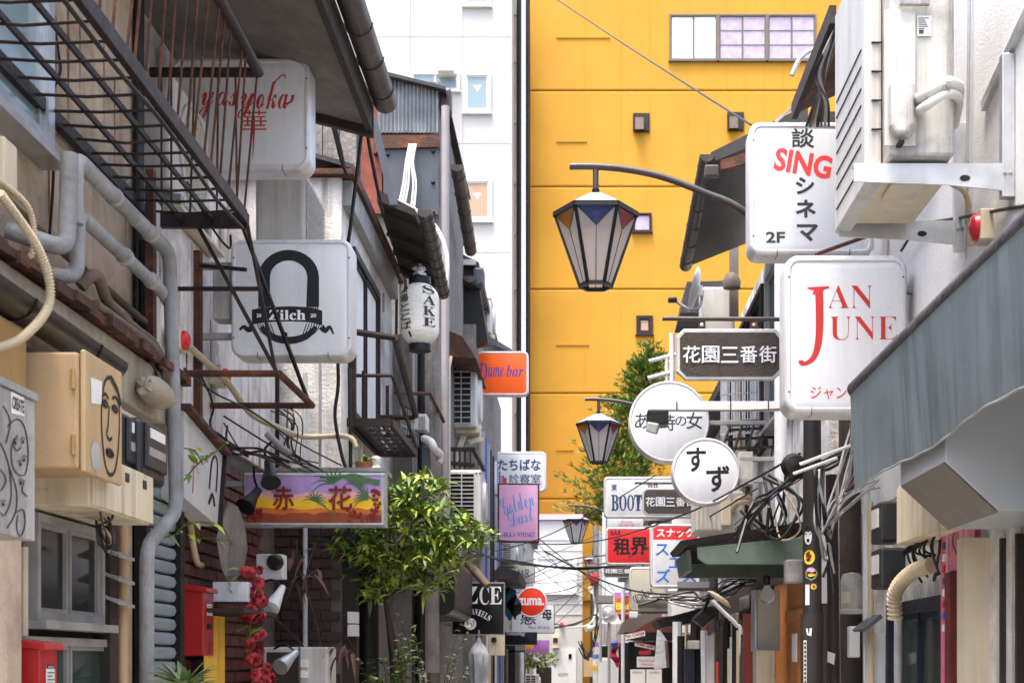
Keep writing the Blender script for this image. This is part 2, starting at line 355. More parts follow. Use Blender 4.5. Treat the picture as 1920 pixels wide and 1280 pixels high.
# ---------------------------------------------------------------- shop signs
def outline(x0, y0, x1, y1, r, ins=0, n=6):
    x0 += ins; y0 += ins; x1 -= ins; y1 -= ins; r = max(r - ins, 1)
    o = []
    for cx, cy, a0 in ((x1 - r, y0 + r, -90), (x1 - r, y1 - r, 0), (x0 + r, y1 - r, 90), (x0 + r, y0 + r, 180)):
        for k in range(n + 1):
            a = math.radians(a0 + 90 * k / n); o.append((cx + r * math.cos(a), cy + r * math.sin(a)))
    return o
def sign(name, label, x0, y0, x1, y1, D, face='sign_white', rim='sign_rim', r=14, t=.12, w=6, wall=None, cat='sign', group=None, back=None, n=6, by=None, bm='alu_dull'):
    """light-box sign facing down the alley: case with rolled rim, inset face panel, brackets to the wall"""
    root = thing(name, label, cat, P((x0 + x1) / 2, y1, D), group)
    m = MB(); L = []
    for ins, y in ((0, t), (0, .02), (w * .2, .006), (w * .45, 0), (w * .85, 0), (w, .008)):
        L.append([(U(a, D), D + y, V(b, D)) for a, b in outline(x0, y0, x1, y1, r, ins, n)])
    k = len(L[0]); m.add([q for l in L for q in l], [(i * k + j, i * k + (j + 1) % k, (i + 1) * k + (j + 1) % k, (i + 1) * k + j) for i in range(len(L) - 1) for j in range(k)] + [tuple(range(k))])
    m.build('case', rim, root, smooth=True)
    p = MB(); a = [(U(q, D), D + .008, V(b, D)) for q, b in outline(x0, y0, x1, y1, r, w * .95, n)]; b = [(U(q, D), D + .003, V(c, D)) for q, c in outline(x0, y0, x1, y1, r, w * 1.6, n)]
    p.add(a + b, [(j, (j + 1) % k, (j + 1) % k + k, j + k) for j in range(k)] + [tuple(range(k, 2 * k))])
    p.build('panel', face, root, smooth=True)
    if D < 9 and r > 14:                                  # screws and a seam in the rim
        for a, b in ((x0 + w * .65, y0 + r + 14), (x1 - w * .65, y0 + r + 14), (x0 + w * .65, y1 - r - 14), (x1 - w * .65, y1 - r - 14)): MB().lathe([(0, -.003), (.004, -.0025), (.005, .001)], 8, P(a, b, D), 'y').build('screw', 'steel_dark', root)
        for fx in (.22, .8): MB().pbox(x0 + (x1 - x0) * fx, y1 - w, x0 + (x1 - x0) * fx + 1.2, y1 + .3, D - .0006, .1).build('seam', 'steel_dark', root)
    if wall is not None:
        X = U(x1 if wall > 0 else x0, D)
        for fr in (by or (.2, .8)):
            z = V(y0 + (y1 - y0) * fr, D); MB().box(X, wall, D + t * .35, D + t * .65, z - .015, z + .015).build('bracket', bm, root, bevel=.003)
    return root
def letters(root, D, m, *items, name='lettering', eps=.001):
    """print on the face of a sign: each word or mark is a part of its own"""
    for i, it in enumerate(items):
        mb = MB(); fn = lambda x, y: (U(x, D), D + .0025 - eps * .35 - 6e-5 * i, V(y, D))
        if callable(it): it(mb, fn)
        else: write(mb, fn, *it[:5], **(it[5] if len(it) > 5 else {}))
        o = mb.build(name, m, root)
    return o
def disc(mb, fn, cx, cy, rx, ry=None, n=28):
    ry = ry or rx; n0 = len(mb.v); mb.add([fn(cx + rx * math.cos(2 * math.pi * k / n), cy + ry * math.sin(2 * math.pi * k / n)) for k in range(n)], [tuple(range(n))]); return mb.lift(n0)
def flat(mb, fn, pts): n0 = len(mb.v); mb.add([fn(*p) for p in pts], [tuple(range(len(pts)))]); return mb.lift(n0)
# ================================================================ setting
g = MB().box(-300, 300, -300, 300, -.5, -.004).build('ground', 'terrain'); struct(g)
g = MB().box(-2.3, 2.3, -8, 39, -.003, .0).build('road', 'asphalt'); struct(g)
for i in range(24):
    for j in range(3):
        MB().box(-1.2 + j * .8, -.408 + j * .8, i * 1.5 - 3, i * 1.5 - 1.508, .004, .016).build('paving_slab', 'paving', g)
def win(parent, pl, a0, a1, z0, z1, n=2, fm='alu', gm='glass_dark', fw=.04, dp=.06, rec=.03, sill=True, mid=0, name='window', pane_mats=None):
    """window: frame ring proud of the wall, n sashes with a pane each; pl = ('y', D) faces the camera, ('x', X) faces the alley"""
    sg = -1 if pl[0] == 'y' or pl[1] > 0 else 1
    def bx(mb, a, b, c0, c1, q0, q1):
        q0, q1 = pl[1] + sg * q0, pl[1] + sg * q1
        return mb.box(a, b, q0, q1, c0, c1) if pl[0] == 'y' else mb.box(q0, q1, a, b, c0, c1)
    a0, a1 = min(a0, a1), max(a0, a1)
    f = MB(); bx(f, a0, a1, z1 - fw, z1, 0.002, dp); bx(f, a0, a1, z0, z0 + fw, 0.002, dp); bx(f, a0, a0 + fw, z0 + fw, z1 - fw, 0.002, dp); bx(f, a1 - fw, a1, z0 + fw, z1 - fw, .002, dp)
    fo = f.build(name, fm, parent)
    w = (a1 - a0 - 2 * fw) / n
    for i in range(n):
        b0 = a0 + fw + i * w; b1 = b0 + w; s = fw * .5; off = .008 * (i % 2)
        pm = pane_mats[i] if pane_mats else gm
        bx(MB(), b0 + s, b1 - s, z0 + fw + s, z1 - fw - s, .012 + off, .016 + off).build('pane', pm, fo)
        q = MB(); bx(q, b0, b0 + s, z0 + fw, z1 - fw, .006 + off, .03 + off); bx(q, b1 - s, b1, z0 + fw, z1 - fw, .006 + off, .03 + off)
        bx(q, b0 + s, b1 - s, z0 + fw, z0 + fw + s, .006 + off, .03 + off); bx(q, b0 + s, b1 - s, z1 - fw - s, z1 - fw, .006 + off, .03 + off)
        for k in range(mid):
            z = z0 + fw + (z1 - z0 - 2 * fw) * (k + 1) / (mid + 1); bx(q, b0 + s, b1 - s, z - .008, z + .008, .018 + off, .03 + off)
        q.build('sash', fm, fo)
    if sill:
        bx(MB(), a0 - .03, a1 + .03, z0 - .03, z0 - .002, 0.002, dp + .04).build('sill', fm, fo)
    return fo
# ---------------------------------------------------------------- yellow building closing the view
DY = 42.0
yb = thing('yellow_building', 'tall yellow building with grooved facade closing the end of the alley', 'building', (3.4, DY, 0))
ys = [-60, 170, 350, 542, 737, 935, 1128]
x0y, x1y = U(993, DY), 9.5
for i in range(len(ys) - 1):
    MB().box(x0y, x1y, DY, DY + 6, V(ys[i + 1] - .9, DY), V(ys[i] + .9, DY)).build('wall_band', 'yellow', yb, bevel=.04)
MB().box(x0y + .03, x1y, DY + .06, DY + 6, 0, V(-60, DY)).build('wall_core', 'yellow', yb)
def fwin(parent, x0, y0, x1, y1, D, n=1, **k): return win(parent, ('y', D), U(x0, D), U(x1, D), V(y1, D), V(y0, D), n, **k)
fw_ = fwin(yb, 1255, 28, 1346, 115, DY, 2, fm='brown_panel', gm='curtain_white', fw=.05, mid=0)
fwin(yb, 1346, 28, 1438, 115, DY, 2, fm='brown_panel', gm='curtain_lilac', fw=.05, mid=2)
fwin(yb, 1438, 28, 1530, 115, DY, 2, fm='brown_panel', gm='curtain_lilac', fw=.05, mid=2)
fwin(yb, 1193, 592, 1224, 628, DY, 1, fm='brown_steel', gm='curtain_tan', fw=.09)
fwin(yb, 1186, 400, 1222, 436, DY, 1, fm='brown_steel', gm='curtain_lilac', fw=.05)
for x0, y0 in ((1187, 212), (1364, 210)):                 # vent hoods
    v = MB().pbox(x0, y0, x0 + 31, y0 + 35, DY - .06, .056).build('vent_frame', 'brown_steel', yb)
    MB().pbox(x0 + 3, y0 + 3, x0 + 28, y0 + 32, DY - .075, .014).build('vent_opening', 'dark_wood', v)
    h = MB(); h.slab([P(x0 + 4, y0 + 8, DY - .08), P(x0 + 20, y0 + 8, DY - .08), P(x0 + 20, y0 + 30, DY - .3), P(x0 + 4, y0 + 30, DY - .3)], (0, .2, 0)); h.build('hood', 'brown_steel', v)
for a, b, y in ((1043, 1144, 69), (1043, 1101, 264), (1043, 1105, 645), (1043, 1075, 842)):
    MB().pbox(a, y, b, y + 2, DY - .03, .027).build('drip_strip', 'yellow', yb)
for px in (1095, 1163, 1218, 1288, 1326, 1361, 1397, 1432, 1468, 1512, 1548):   # faint vertical panel seams
    for k in range(5):
        if R.random() < .8: MB().box(U(px, DY), U(px, DY) + .03, DY - .008, DY + .05, V(ys[k + 1] - 6, DY), V(ys[k] + 8, DY)).build('panel_seam', 'yellow', yb)
# ---------------------------------------------------------------- white tower
DT = 40.0
tw = thing('apartment_tower', 'tall white apartment tower behind the left-hand roofs', 'building', (-4, DT, 0))
for y0, y1 in ((-60, 70), (70, 270), (270, 474), (474, 680), (680, 1240)):
    for a, b in ((500, 770), (770, 868), (868, 958)) if y0 < 270 else ((500, 868), (868, 958)):
        MB().box(U(a, DT) + .005, U(b, DT) - .005, DT, DT + 3, V(y1, DT) + .005, V(y0, DT) - .005).build('wall_panel', 'tower_white', tw, bevel=.01)
MB().box(U(500, DT), U(957, DT), DT + .02, DT + 2.9, 0, V(-60, DT)).build('wall_core', 'tower_white', tw)
fwin(tw, 868, -60, 921, 13, DT, 1, fm='white_plastic', gm='glass_sky', fw=.09)
w1 = fwin(tw, 868, 136, 921, 213, DT, 1, fm='white_plastic', gm='glass_sky', fw=.09)
fwin(tw, 770, 136, 862, 172, DT, 2, fm='white_plastic', gm='glass_sky', fw=.06)
w2 = fwin(tw, 868, 335, 923, 416, DT, 1, fm='white_plastic', gm='curtain_tan', fw=.09)
for w, y in ((w1, 160), (w2, 362)):
    m = MB(); flat(m, PL(DT - .02), [(887, y), (903, y), (895, y + 12)]); m.build('triangle_mark', 'ink_white', w)
MB().pbox(820, 124, 850, 132, DT - .5, .5).build('vent_shelf', 'sign_cream', tw)
MB().box(U(957.5, DT), U(960, DT), DT - .1, DT + 3, 0, V(-60, DT)).build('corner_strip', 'sign_back', tw)
m = MB(); m.tube([(U(965, 41), 41.5, 0), (U(965, 41), 41.5, 21)], .075, 10); o = one('drain_pipe', m, 'sign_cream', 'cream drain pipe in the slot between white tower and yellow building', 'pipe', smooth=True)
for y in (0, 90, 205, 320, 415, 520, 640, 755, 860): MB().lathe([(.0, -.25), (.12, -.25), (.12, .25), (0, .25)], 10, (U(965, 41), 41.5, V(y, 41))).build('pipe_collar', 'sign_cream', None, smooth=True).parent = o
for ch in o.children: ch.location = -o.location
m = MB(); m.tube([(U(972.5, 41), 41.3, 0), (U(972.5, 41), 41.3, 21)], .07, 8); one('riser_pipe', m, 'steel_dark', 'thin black riser pipe next to the cream drain pipe', 'pipe')
m = MB(); m.tube([(U(989, 41), 41.3, 0), (U(989, 41), 41.3, 21)], .065, 8); one('downpipe', m, 'brown_steel', 'brown downpipe running up the left edge of the yellow building', 'pipe')
# ---------------------------------------------------------------- low white building at the T-junction
DE = 39.0
eb = thing('low_white_building', 'low white two storey building at the far end of the alley', 'building', (-1, DE, 0))
MB().box(U(930, DE), U(1092, DE), DE, DE + 2, 0, V(975, DE)).build('wall', 'tower_white', eb)
MB().box(U(930, DE), U(1093, DE), DE - .08, DE + 2, V(974, DE), V(964, DE)).build('parapet', 'sign_pink', eb)
fwin(eb, 1003, 1042, 1082, 1112, DE, 2, fm='white_plastic', gm='curtain_white', fw=.08)
dr = MB().pbox(1034, 1216, 1080, 1340, DE - .04, .038).build('door', 'white_plastic', eb)
MB().pbox(1066, 1225, 1072, 1234, DE - .06, .018).build('door_window', 'glass_dark', dr)
letters(dr, DE - .045, 'ink_grey', ('NO ENTRY', 1047, 1261, 1066, 1267))
bxm = MB().pbox(1035, 1192, 1048, 1214, DE - .2, .197).build('meter_box', 'beige_box', eb); MB().pbox(1037, 1195, 1046, 1204, DE - .22, .018).build('dial', 'meter_black', bxm)
m = MB().lathe([(0, -.16), (.05, -.14), (.065, -.05), (.065, .0)], 14, P(1053, 1170, DE - .002), 'y'); m.build('alarm_lamp', 'red_lens', eb, smooth=True)
for y in (1010, 1030, 1130, 1150): MB().pbox(932, y, 1091, y + 1.5, DE - .02, .018).build('siding_joint', 'sign_rim', eb)
# ---------------------------------------------------------------- left side houses
LB = thing('beige_house', 'near beige stained stucco house on the left under the fire escape', 'building', (-2.4, 4.2, 0))
MB().box(-4, -1.95, 1.5, 6.34, 2.83, 4.75).build('upper_wall', 'stucco_beige', LB)
MB().box(-4, -1.86, 1.5, 6.34, 0, 2.60).build('lower_wall', 'stucco_beige', LB)
MB().box(-4, -1.74, 1.5, 6.30, 2.60, 2.82).build('fascia', 'fascia_beige', LB, bevel=.01)
m = MB(); Y = 1.5
while Y < 6.3:                                            # ragged rusty flashing
    y1 = min(Y + R.uniform(.06, .16), 6.32); m.box(-1.97, -1.70 + R.uniform(-.012, .012), Y, y1, 2.825 + R.uniform(-.006, .006), 2.855 + R.uniform(-.004, .008)); Y = y1 + .002
m.build('flashing', 'rust', LB)
w = win(LB, ('x', -1.95), 3.6, DX(72, -1.95), 3.42, 4.9, 2, fm='alu', gm='glass_sky', fw=.06)
w = win(LB, ('x', -1.80), DX(42, -1.80), DX(172, -1.80), V(1165, 4.9), V(975, 4.9), 2, fm='alu_dull', gm='glass_dark', fw=.028, dp=.05)
win(LB, ('x', -1.80), DX(20, -1.80), DX(190, -1.80), .8, V(1195, 4.9), 2, fm='alu_dull', gm='glass_green', fw=.028, dp=.05, sill=False)
MB().box(-1.855, -1.80, 4.25, 5.45, 1.0, 2.12).build('window_panel', 'dark_wood', LB)
for i, y in enumerate((1030, 1075, 1118)):                # louvre boards right of the window
    a = W(-1.80); b = W(-1.62); m = MB(); m.slab([a(172, y - 8), a(204, y), (-1.70, DX(204, -1.80), V(y + 22, DX(204, -1.80))), (-1.70, DX(172, -1.80), V(y + 14, DX(172, -1.80)))], (0, 0, .012)); m.build('louvre_board', 'alu_dull', LB)
MB().box(-1.86, -1.74, DX(206, -1.74), DX(222, -1.74), .6, 2.45).build('door_post', 'dark_wood', LB)
MB().box(-1.86, -1.70, 3.3, DX(40, -1.70), 0, 2.1).build('plaster_pier', 'stucco_beige', LB)
# stained white house with the brick front
LC = thing('stained_white_house', 'streaked white stucco house with red brick ground floor beside the shutter', 'building', (-2.4, 7.6, 0))
MB().box(-4, -1.88, 6.36, 8.96, 2.76, 3.66).build('upper_wall', 'stucco_stained', LC); MB().box(-4, -2.2, 6.36, 8.96, 3.66, 4.9).build('set_back_wall', 'stucco_stained', LC)
MB().box(-4, -1.90, 6.36, 8.96, 0, 2.76).build('lower_wall', 'mortar', LC)
for px in (283, 372):                                      # rusted vertical battens
    D = DX(px, -1.86); MB().box(-1.88, -1.845, D - .02, D + .025, 2.8, 3.75 if px < 300 else 3.62).build('batten', 'rust', LC)
bm_ = MB().box(0, .022, 0, .196, 0, .051).build('brick', 'brick', None)
first = True; rows = 20
for r_ in range(rows):
    z = 1.36 + r_ * .066
    y = 6.60 - (.1 if r_ % 2 else 0)
    while y < 8.4:
        if y >= 6.55:
            o = bm_ if first else bm_.copy()
            if not first: COL.objects.link(o)
            first = False; o.parent = LC; o.location = Vector((-1.90 + R.uniform(-.001, .002), y, z)) - LC.location; o.scale = (1, 1, 1)
        y += .207
# louvred steel shutter
sh = thing('roller_shutter', 'blue grey roller shutter between the grey drainpipe and the brick wall', 'shutter', (-1.8, 6.2, 0))
sl0 = None
for i in range(19):
    z = 2.60 - i * .064
    m = MB(); prof = [(-1.845, z - .029), (-1.826, z - .022), (-1.818, z), (-1.826, z + .022), (-1.845, z + .029)]
    ya, yb_ = 6.02, 6.47; m.add([(x, ya, q) for x, q in prof] + [(x, yb_, q) for x, q in prof], [(k, k + 1, k + 6, k + 5) for k in range(4)])
    m.build('slat', 'shutter', sh, smooth=True)
MB().box(-1.88, -1.80, 6.475, 6.54, 1.0, 2.66).build('guide_rail', 'steel_dark', sh); MB().box(-1.88, -1.80, 5.96, 6.015, 1.0, 2.66).build('guide_rail', 'steel_dark', sh)
MB().box(-1.90, -1.852, 5.96, 6.54, 1.0, 2.72).build('shutter_back', 'steel_dark', sh)
# big eave overhead
ev = thing('eave_roof', 'dark overhanging eave with brown gutter above the white script sign', 'roof', (-1.6, 7, 4.6))
MB().add([(-1.2, 4.5, 4.66), (-1.2, 8.12, 4.66), (-2.6, 8.12, 5.02), (-2.6, 4.5, 5.02), (-1.2, 4.5, 4.76), (-1.2, 8.12, 4.76), (-2.6, 8.12, 5.3), (-2.6, 4.5, 5.3)], [(0,1,2,3),(4,5,6,7),(0,1,5,4),(1,2,6,5),(2,3,7,6),(3,0,4,7)]).build('soffit', 'grey_soffit', ev)
MB().box(-1.2, -1.165, 4.5, 8.16, 4.63, 4.80).build('fascia_board', 'dark_wood', ev)
MB().add([(-1.16, 8.125, 4.60), (-2.6, 8.125, 4.97), (-2.6, 8.125, 5.36), (-1.16, 8.125, 4.82), (-1.16, 8.17, 4.60), (-2.6, 8.17, 4.97), (-2.6, 8.17, 5.36), (-1.16, 8.17, 4.82)], [(0,1,2,3),(4,5,6,7),(0,1,5,4),(1,2,6,5),(2,3,7,6),(3,0,4,7)]).build('barge_board', 'dark_wood', ev)
def half_gutter(parent, X, z, y0, y1, r, m='gutter', z1=None, name='gutter', straps=0):
    z1 = z if z1 is None else z1; mb = MB(); n = 10; vs = []
    for (y, zz) in ((y0, z), (y1, z1)):
        for rr in (r, r * .9):
            for k in range(n + 1):
                a = math.pi + math.pi * k / n; vs.append((X + rr * math.cos(a), y, zz + rr * math.sin(a)))
    k1 = n + 1; fs = []
    for k in range(n): fs += [(k, k + 1, 2 * k1 + k + 1, 2 * k1 + k), (k1 + k, k1 + k + 1, 3 * k1 + k + 1, 3 * k1 + k)]
    fs += [tuple(range(k1))[::-1], tuple(range(2 * k1, 3 * k1)), (0, k1, 3 * k1, 2 * k1), (n, k1 + n, 3 * k1 + n, 2 * k1 + n)]
    mb.add(vs, fs); g_ = mb.build(name, m, parent, smooth=True)
    for s in range(straps):
        t = (s + .5) / straps; y = y0 + (y1 - y0) * t; zz = z + (z1 - z) * t; q = MB()
        q.tube([(X + r * 1.02 * math.cos(math.pi + math.pi * k / 8), y, zz + r * 1.02 * math.sin(math.pi + math.pi * k / 8)) for k in range(9)], .006, 5); q.build('strap', m, g_, smooth=True)
    return g_
half_gutter(ev, -1.09, 4.80, 4.5, 8.14, .068, 'gutter_brown', straps=9)
# white stucco house behind with bricks below
LD = thing('white_corner_house', 'white stucco corner house behind the long painted sign', 'building', (-2.2, 10.2, 0))
MB().box(-4, -1.485, 9.0, 11.5, 2.55, 4.66).build('upper_wall', 'stucco_white', LD)
MB().box(-4, -1.487, 9.03, 11.5, 0, 2.55).build('lower_wall', 'mortar', LD)
m = MB(); m.box(-4, -1.40, 8.94, 11.55, 4.665, 4.70); m.build('roof_cap', 'rust', LD)
MB().add([(-1.40, 8.95, 4.70), (-1.40, 11.6, 4.70), (-1.75, 11.6, 4.8), (-1.75, 8.95, 4.8), (-1.40, 8.95, 4.73), (-1.40, 11.6, 4.73), (-1.75, 11.6, 4.83), (-1.75, 8.95, 4.83)], [(0,1,2,3),(4,5,6,7),(0,1,5,4),(1,2,6,5),(2,3,7,6),(3,0,4,7)]).build('roof_slope', 'roof_dark', LD)
MB().box(-1.484, -1.425, 9.05, 11.4, 4.50, 4.66).build('eave_board', 'alu_dull', LD)
w = win(LD, ('x', -1.485), 9.25, 10.45, 3.18, 4.30, 2, fm='brown_steel', gm='curtain_white', fw=.05, dp=.05)
bk2 = MB().box(0, .118, 0, .02, 0, .052).build('brick', 'brick_dark', None); first = True
for r_ in range(18):
    z = 1.34 + r_ * .066; x = -2.12 - (.06 if r_ % 2 else 0)
    while x < -1.61:
        o = bk2 if first else bk2.copy()
        if not first: COL.objects.link(o)
        first = False; o.parent = LD; o.location = Vector((x, 9.005 + R.uniform(-.001, .002), z)) - LD.location; x += .127
for i in range(8):                                        # weathered boards of the set-back upper floor
    x = -2.45 + i * .118; MB().box(x, x + .112, 9.78 + R.uniform(0, .012), 9.83, 4.6, 5.62 + R.uniform(-.02, .02)).build('board', 'old_wood', LD)
MB().box(-4, -1.56, 9.84, 10.3, 4.5, 5.6).build('attic_wall', 'dark_wood', LD)
MB().add([(-1.42, 9.7, 5.35), (-1.36, 9.7, 5.30), (-1.22, 9.72, 4.72), (-1.27, 9.72, 4.72), (-1.42, 9.75, 5.35), (-1.36, 9.75, 5.30), (-1.22, 9.77, 4.72), (-1.27, 9.77, 4.72)], [(0,1,2,3),(4,5,6,7),(0,1,5,4),(1,2,6,5),(2,3,7,6),(3,0,4,7)]).build('barge_trim', 'navy_panel', LD)
# small eave over the paper lantern
er = thing('lantern_eave', 'small dark eave with wired gutter above the paper lantern', 'roof', (-1.3, 10.3, 4.5))
MB().add([(-1.13, 10.0, 4.73), (-1.06, 11.3, 4.52), (-1.38, 11.3, 4.66), (-1.40, 10.0, 4.84), (-1.13, 10.0, 4.78), (-1.06, 11.3, 4.57), (-1.38, 11.3, 4.74), (-1.40, 10.0, 4.92)], [(0,1,2,3),(4,5,6,7),(0,1,5,4),(1,2,6,5),(2,3,7,6),(3,0,4,7)]).build('soffit', 'dark_wood', er)
half_gutter(er, -1.06, 4.76, 9.95, 11.35, .052, 'gutter_brown', z1=4.54, straps=9)
for k in range(4): y = 10.15 + .32 * k; MB().bar((-1.12, y, 4.70 - .052 * k), (-1.39, y, 4.80 - .045 * k), .035, .04).build('rafter', 'dark_wood', er)
# rusty house with zinc sheet gable
LE = thing('zinc_gable_house', 'rust red house with corrugated zinc gable and slate blue panel', 'building', (-2.2, 14.5, 0))
DG = 13.5
MB().box(-4, -1.30, DG + .05, 16.4, 0, V(150, DG)).build('wall', 'old_wood', LE)
MB().box(-4, -1.33, 11.52, DG + .05, 0, 4.25).build('lean_to_wall', 'old_wood', LE)
MB().pbox(560, 165, 716, 400, DG, .045).build('rust_sheet', 'rust_red', LE)
m = MB(); n = 64; a0, a1 = 708, 822
tp = lambda px: 138 + (px - 708) * .16
vs = []
for i in range(n + 1):
    px = a0 + (a1 - a0) * i / n; dd = DG - .03 + .018 * math.sin(i * math.pi / 2 + .3); vs += [(U(px, DG), dd, V(tp(px), DG)), (U(px, DG), dd, V(251, DG))]
m.add(vs, [(2 * i, 2 * i + 2, 2 * i + 3, 2 * i + 1) for i in range(n)]); m.build('corrugated_sheet', 'zinc', LE, smooth=True)
m = MB(); m.slab([P(700, 128, DG - .12), P(835, 162, DG - .12), P(835, 168, DG - .12), P(700, 135, DG - .12)], (0, 3.2, 0)); m.build('roof', 'roof_dark', LE)
m = MB(); m.slab([P(700, 262, DG - .08), P(715, 253, DG - .08), P(822, 253, DG - .08), P(823, 275, DG - .08), P(720, 278, DG - .08), P(700, 288, DG - .08)], (0, .12, 0)); m.build('flashing', 'rust', LE)
MB().pbox(719, 276, 822, 402, DG - .05, .045).build('slate_panel', 'navy_panel', LE)
for px, y in ((727, 290), (812, 284), (812, 342), (812, 398), (727, 350)): MB().lathe([(0, -.02), (.016, -.014), (.02, .003)], 8, P(px, y, DG - .052), 'y').build('rivet', 'steel_dark', LE)
for i in range(7):
    px = 836 + i * 4.2; D = DX(px, -1.29); MB().box(-1.30, -1.282, D, min(16.3, DX(px + 4, -1.29)), 2.5, V(165, 13.6) - .1 * i).build('board', 'old_wood', LE)
half_gutter(LE, -1.14, 6.35, 13.6, 15.4, .065, 'gutter_brown', z1=6.05, straps=5)
MB().pbox(823, 165, 845, 205, 13.55, .2).build('hopper', 'gutter_brown', LE, bevel=.02)
# further left houses
LF = thing('dark_gable_house', 'dark house with sloping eave behind the orange sign', 'building', (-2, 19, 0))
MB().box(-5, -1.16, 16.45, 22.0, 0, 5.5).build('wall', 'old_wood', LF)
m = MB(); D = 16.5; m.slab([P(845, 465, D), P(898, 492, D), P(898, 505, D), P(845, 482, D)], (0, 4.5, 0)); m.build('roof', 'roof_dark', LF)
m = MB(); m.slab([P(845, 482, D + .05), P(893, 505, D + .05), P(915, 640, D + .05), P(845, 660, D + .05)], (0, .2, 0)); m.build('gable', 'steel_dark', LF)
MB().pbox(860, 486, 892, 496, 16.45, .04).build('gable_trim', 'tower_white', LF)
MB().pbox(887, 500, 907, 535, 16.4, .25).build('hopper', 'navy_panel', LF, bevel=.03)
half_gutter(LF, U(884, 16.6), V(530, 16.6), 16.3, 18.5, .075, 'gutter_brown', z1=V(620, 18.5), straps=6)
m = MB(); m.slab([P(893, 630, 18), P(905, 622, 18), P(960, 655, 18), P(955, 660, 18)], (0, 2, 0)); m.build('lower_roof', 'navy_panel', LF)
[MB().tube([(-1.12, 16.7 + k * .5, .5), (-1.12, 16.7 + k * .5, 4.3)], .05, 10).build('wall_pipe', ('pipe_mauve', 'sign_blue', 'pipe_mauve', 'sign_navy', 'steel_dark', 'pipe_light')[k % 6], LF, smooth=True) for k in range(9)]
LG = thing('far_left_house', 'grey far house on the left below the round red sign', 'building', (-2, 29, 0))
MB().box(-6, -1.12, 22.1, 37.5, 0, 4.55).build('wall', 'grey_panel', LG)
MB().box(-6, -1.0, 22.1, 37.5, 4.56, 4.7).build('roof', 'roof_dark', LG)
win(LG, ('x', -1.12), 23, 26, 2.6, 4.0, 2); win(LG, ('x', -1.12), 28, 30, 2.6, 4.0, 2)
# ---------------------------------------------------------------- right side houses
RA = thing('white_house', 'bright white stucco house on the right behind the air conditioner', 'building', (2.4, 5.5, 0))
MB().box(1.65, 4.5, 1.5, 8.4, 2.45, 6.5).build('upper_wall', 'wall_bright', RA)
MB().box(1.66, 4.5, 1.5, 8.4, 0, 2.45).build('lower_wall', 'stucco_white', RA)
RB = thing('narrow_grey_house', 'narrow house with steel windows behind the white round signs', 'building', (2.2, 10.6, 0))
MB().box(1.50, 4.5, 8.42, 12.9, 0, 4.75).build('wall', 'stucco_stained', RB)
win(RB, ('x', 1.50), 9.5, 10.9, 3.35, 4.55, 2, fm='alu_dull', gm='glass_dark'); win(RB, ('x', 1.50), 11.1, 12.6, 3.3, 4.55, 2, fm='brown_steel', gm='glass_dark')
win(RB, ('x', 1.50), 9.4, 10.6, 1.0, 2.2, 1, fm='dark_wood', gm='glass_dark', sill=False)
m = MB(); m.add([P(1322, 318, 9.6), P(1410, 288, 9.6), P(1480, 262, 9.6), P(1480, 430, 9.6), P(1300, 492, 11.2), P(1420, 455, 11.2), P(1480, 430, 11.2), P(1480, 470, 11.2)], [(0, 1, 5, 4), (1, 2, 6, 5)])
MB().add([(.90, 9.5, 4.93), (.90, 11.3, 4.74), (1.55, 11.3, 5.0), (1.55, 9.5, 5.2), (.90, 9.5, 5.0), (.90, 11.3, 4.80), (1.55, 11.3, 5.1), (1.55, 9.5, 5.32)], [(0,1,2,3),(4,5,6,7),(0,1,5,4),(1,2,6,5),(2,3,7,6),(3,0,4,7)]).build('eave', 'roof_dark', RB)
half_gutter(RB, .875, 4.98, 9.48, 11.35, .05, 'gutter_brown', z1=4.76, straps=6)
MB().pbox(1322, 308, 1348, 330, 9.42, .06).build('gutter_hopper', 'gutter_brown', RB, bevel=.01)
m = MB(); m.slab([P(1352, 300, 9.45), P(1480, 262, 9.45), P(1480, 285, 9.45), P(1352, 318, 9.45)], (0, .05, 0)); m.build('barge_board', 'rust', RB)
MB().pbox(1368, 450, 1385, 600, 11.6, .03).build('flashing_strip', 'brown_panel', RB)
RC = thing('grey_shop_row', 'grey house with barred balcony behind the round signs', 'building', (2.2, 15.5, 0))
MB().box(1.52, 4.5, 12.95, 18, 0, 4.05).build('wall', 'stucco_stained', RC)
MB().box(1.3, 4.5, 12.95, 18, 4.06, 4.16).build('roof', 'roof_dark', RC)
win(RC, ('x', 1.52), 13.4, 15.0, 2.7, 3.8, 2); win(RC, ('x', 1.52), 15.4, 17.4, 2.7, 3.8, 2)
RD = thing('far_right_house', 'far pale house on the right behind the red sign', 'building', (2.2, 27, 0))
MB().box(1.22, 5, 18.1, 36, 0, 3.6).build('wall', 'wall_bright', RD)
MB().box(1.05, 5, 18.1, 36, 3.61, 3.75).build('roof', 'roof_dark', RD)
win(RD, ('x', 1.22), 20, 22, 2.2, 3.3, 2); win(RD, ('x', 1.22), 24, 26, 2.2, 3.3, 2)
RE = thing('pale_corner_house', 'pale blue white corner house at the far right end of alley', 'building', (2, 37, 0))
MB().box(U(1122, 36.5), 5, 36.5, 38.5, 0, V(1000, 36.5)).build('wall', 'sign_white', RE)
MB().box(U(1116, 36.5), 5, 36.4, 38.5, V(1000, 36.5) + .005, V(996, 36.5)).build('roof', 'zinc', RE)
fwin(RE, 1138, 1180, 1170, 1205, 36.5, 1, fm='alu', gm='glass_dark')
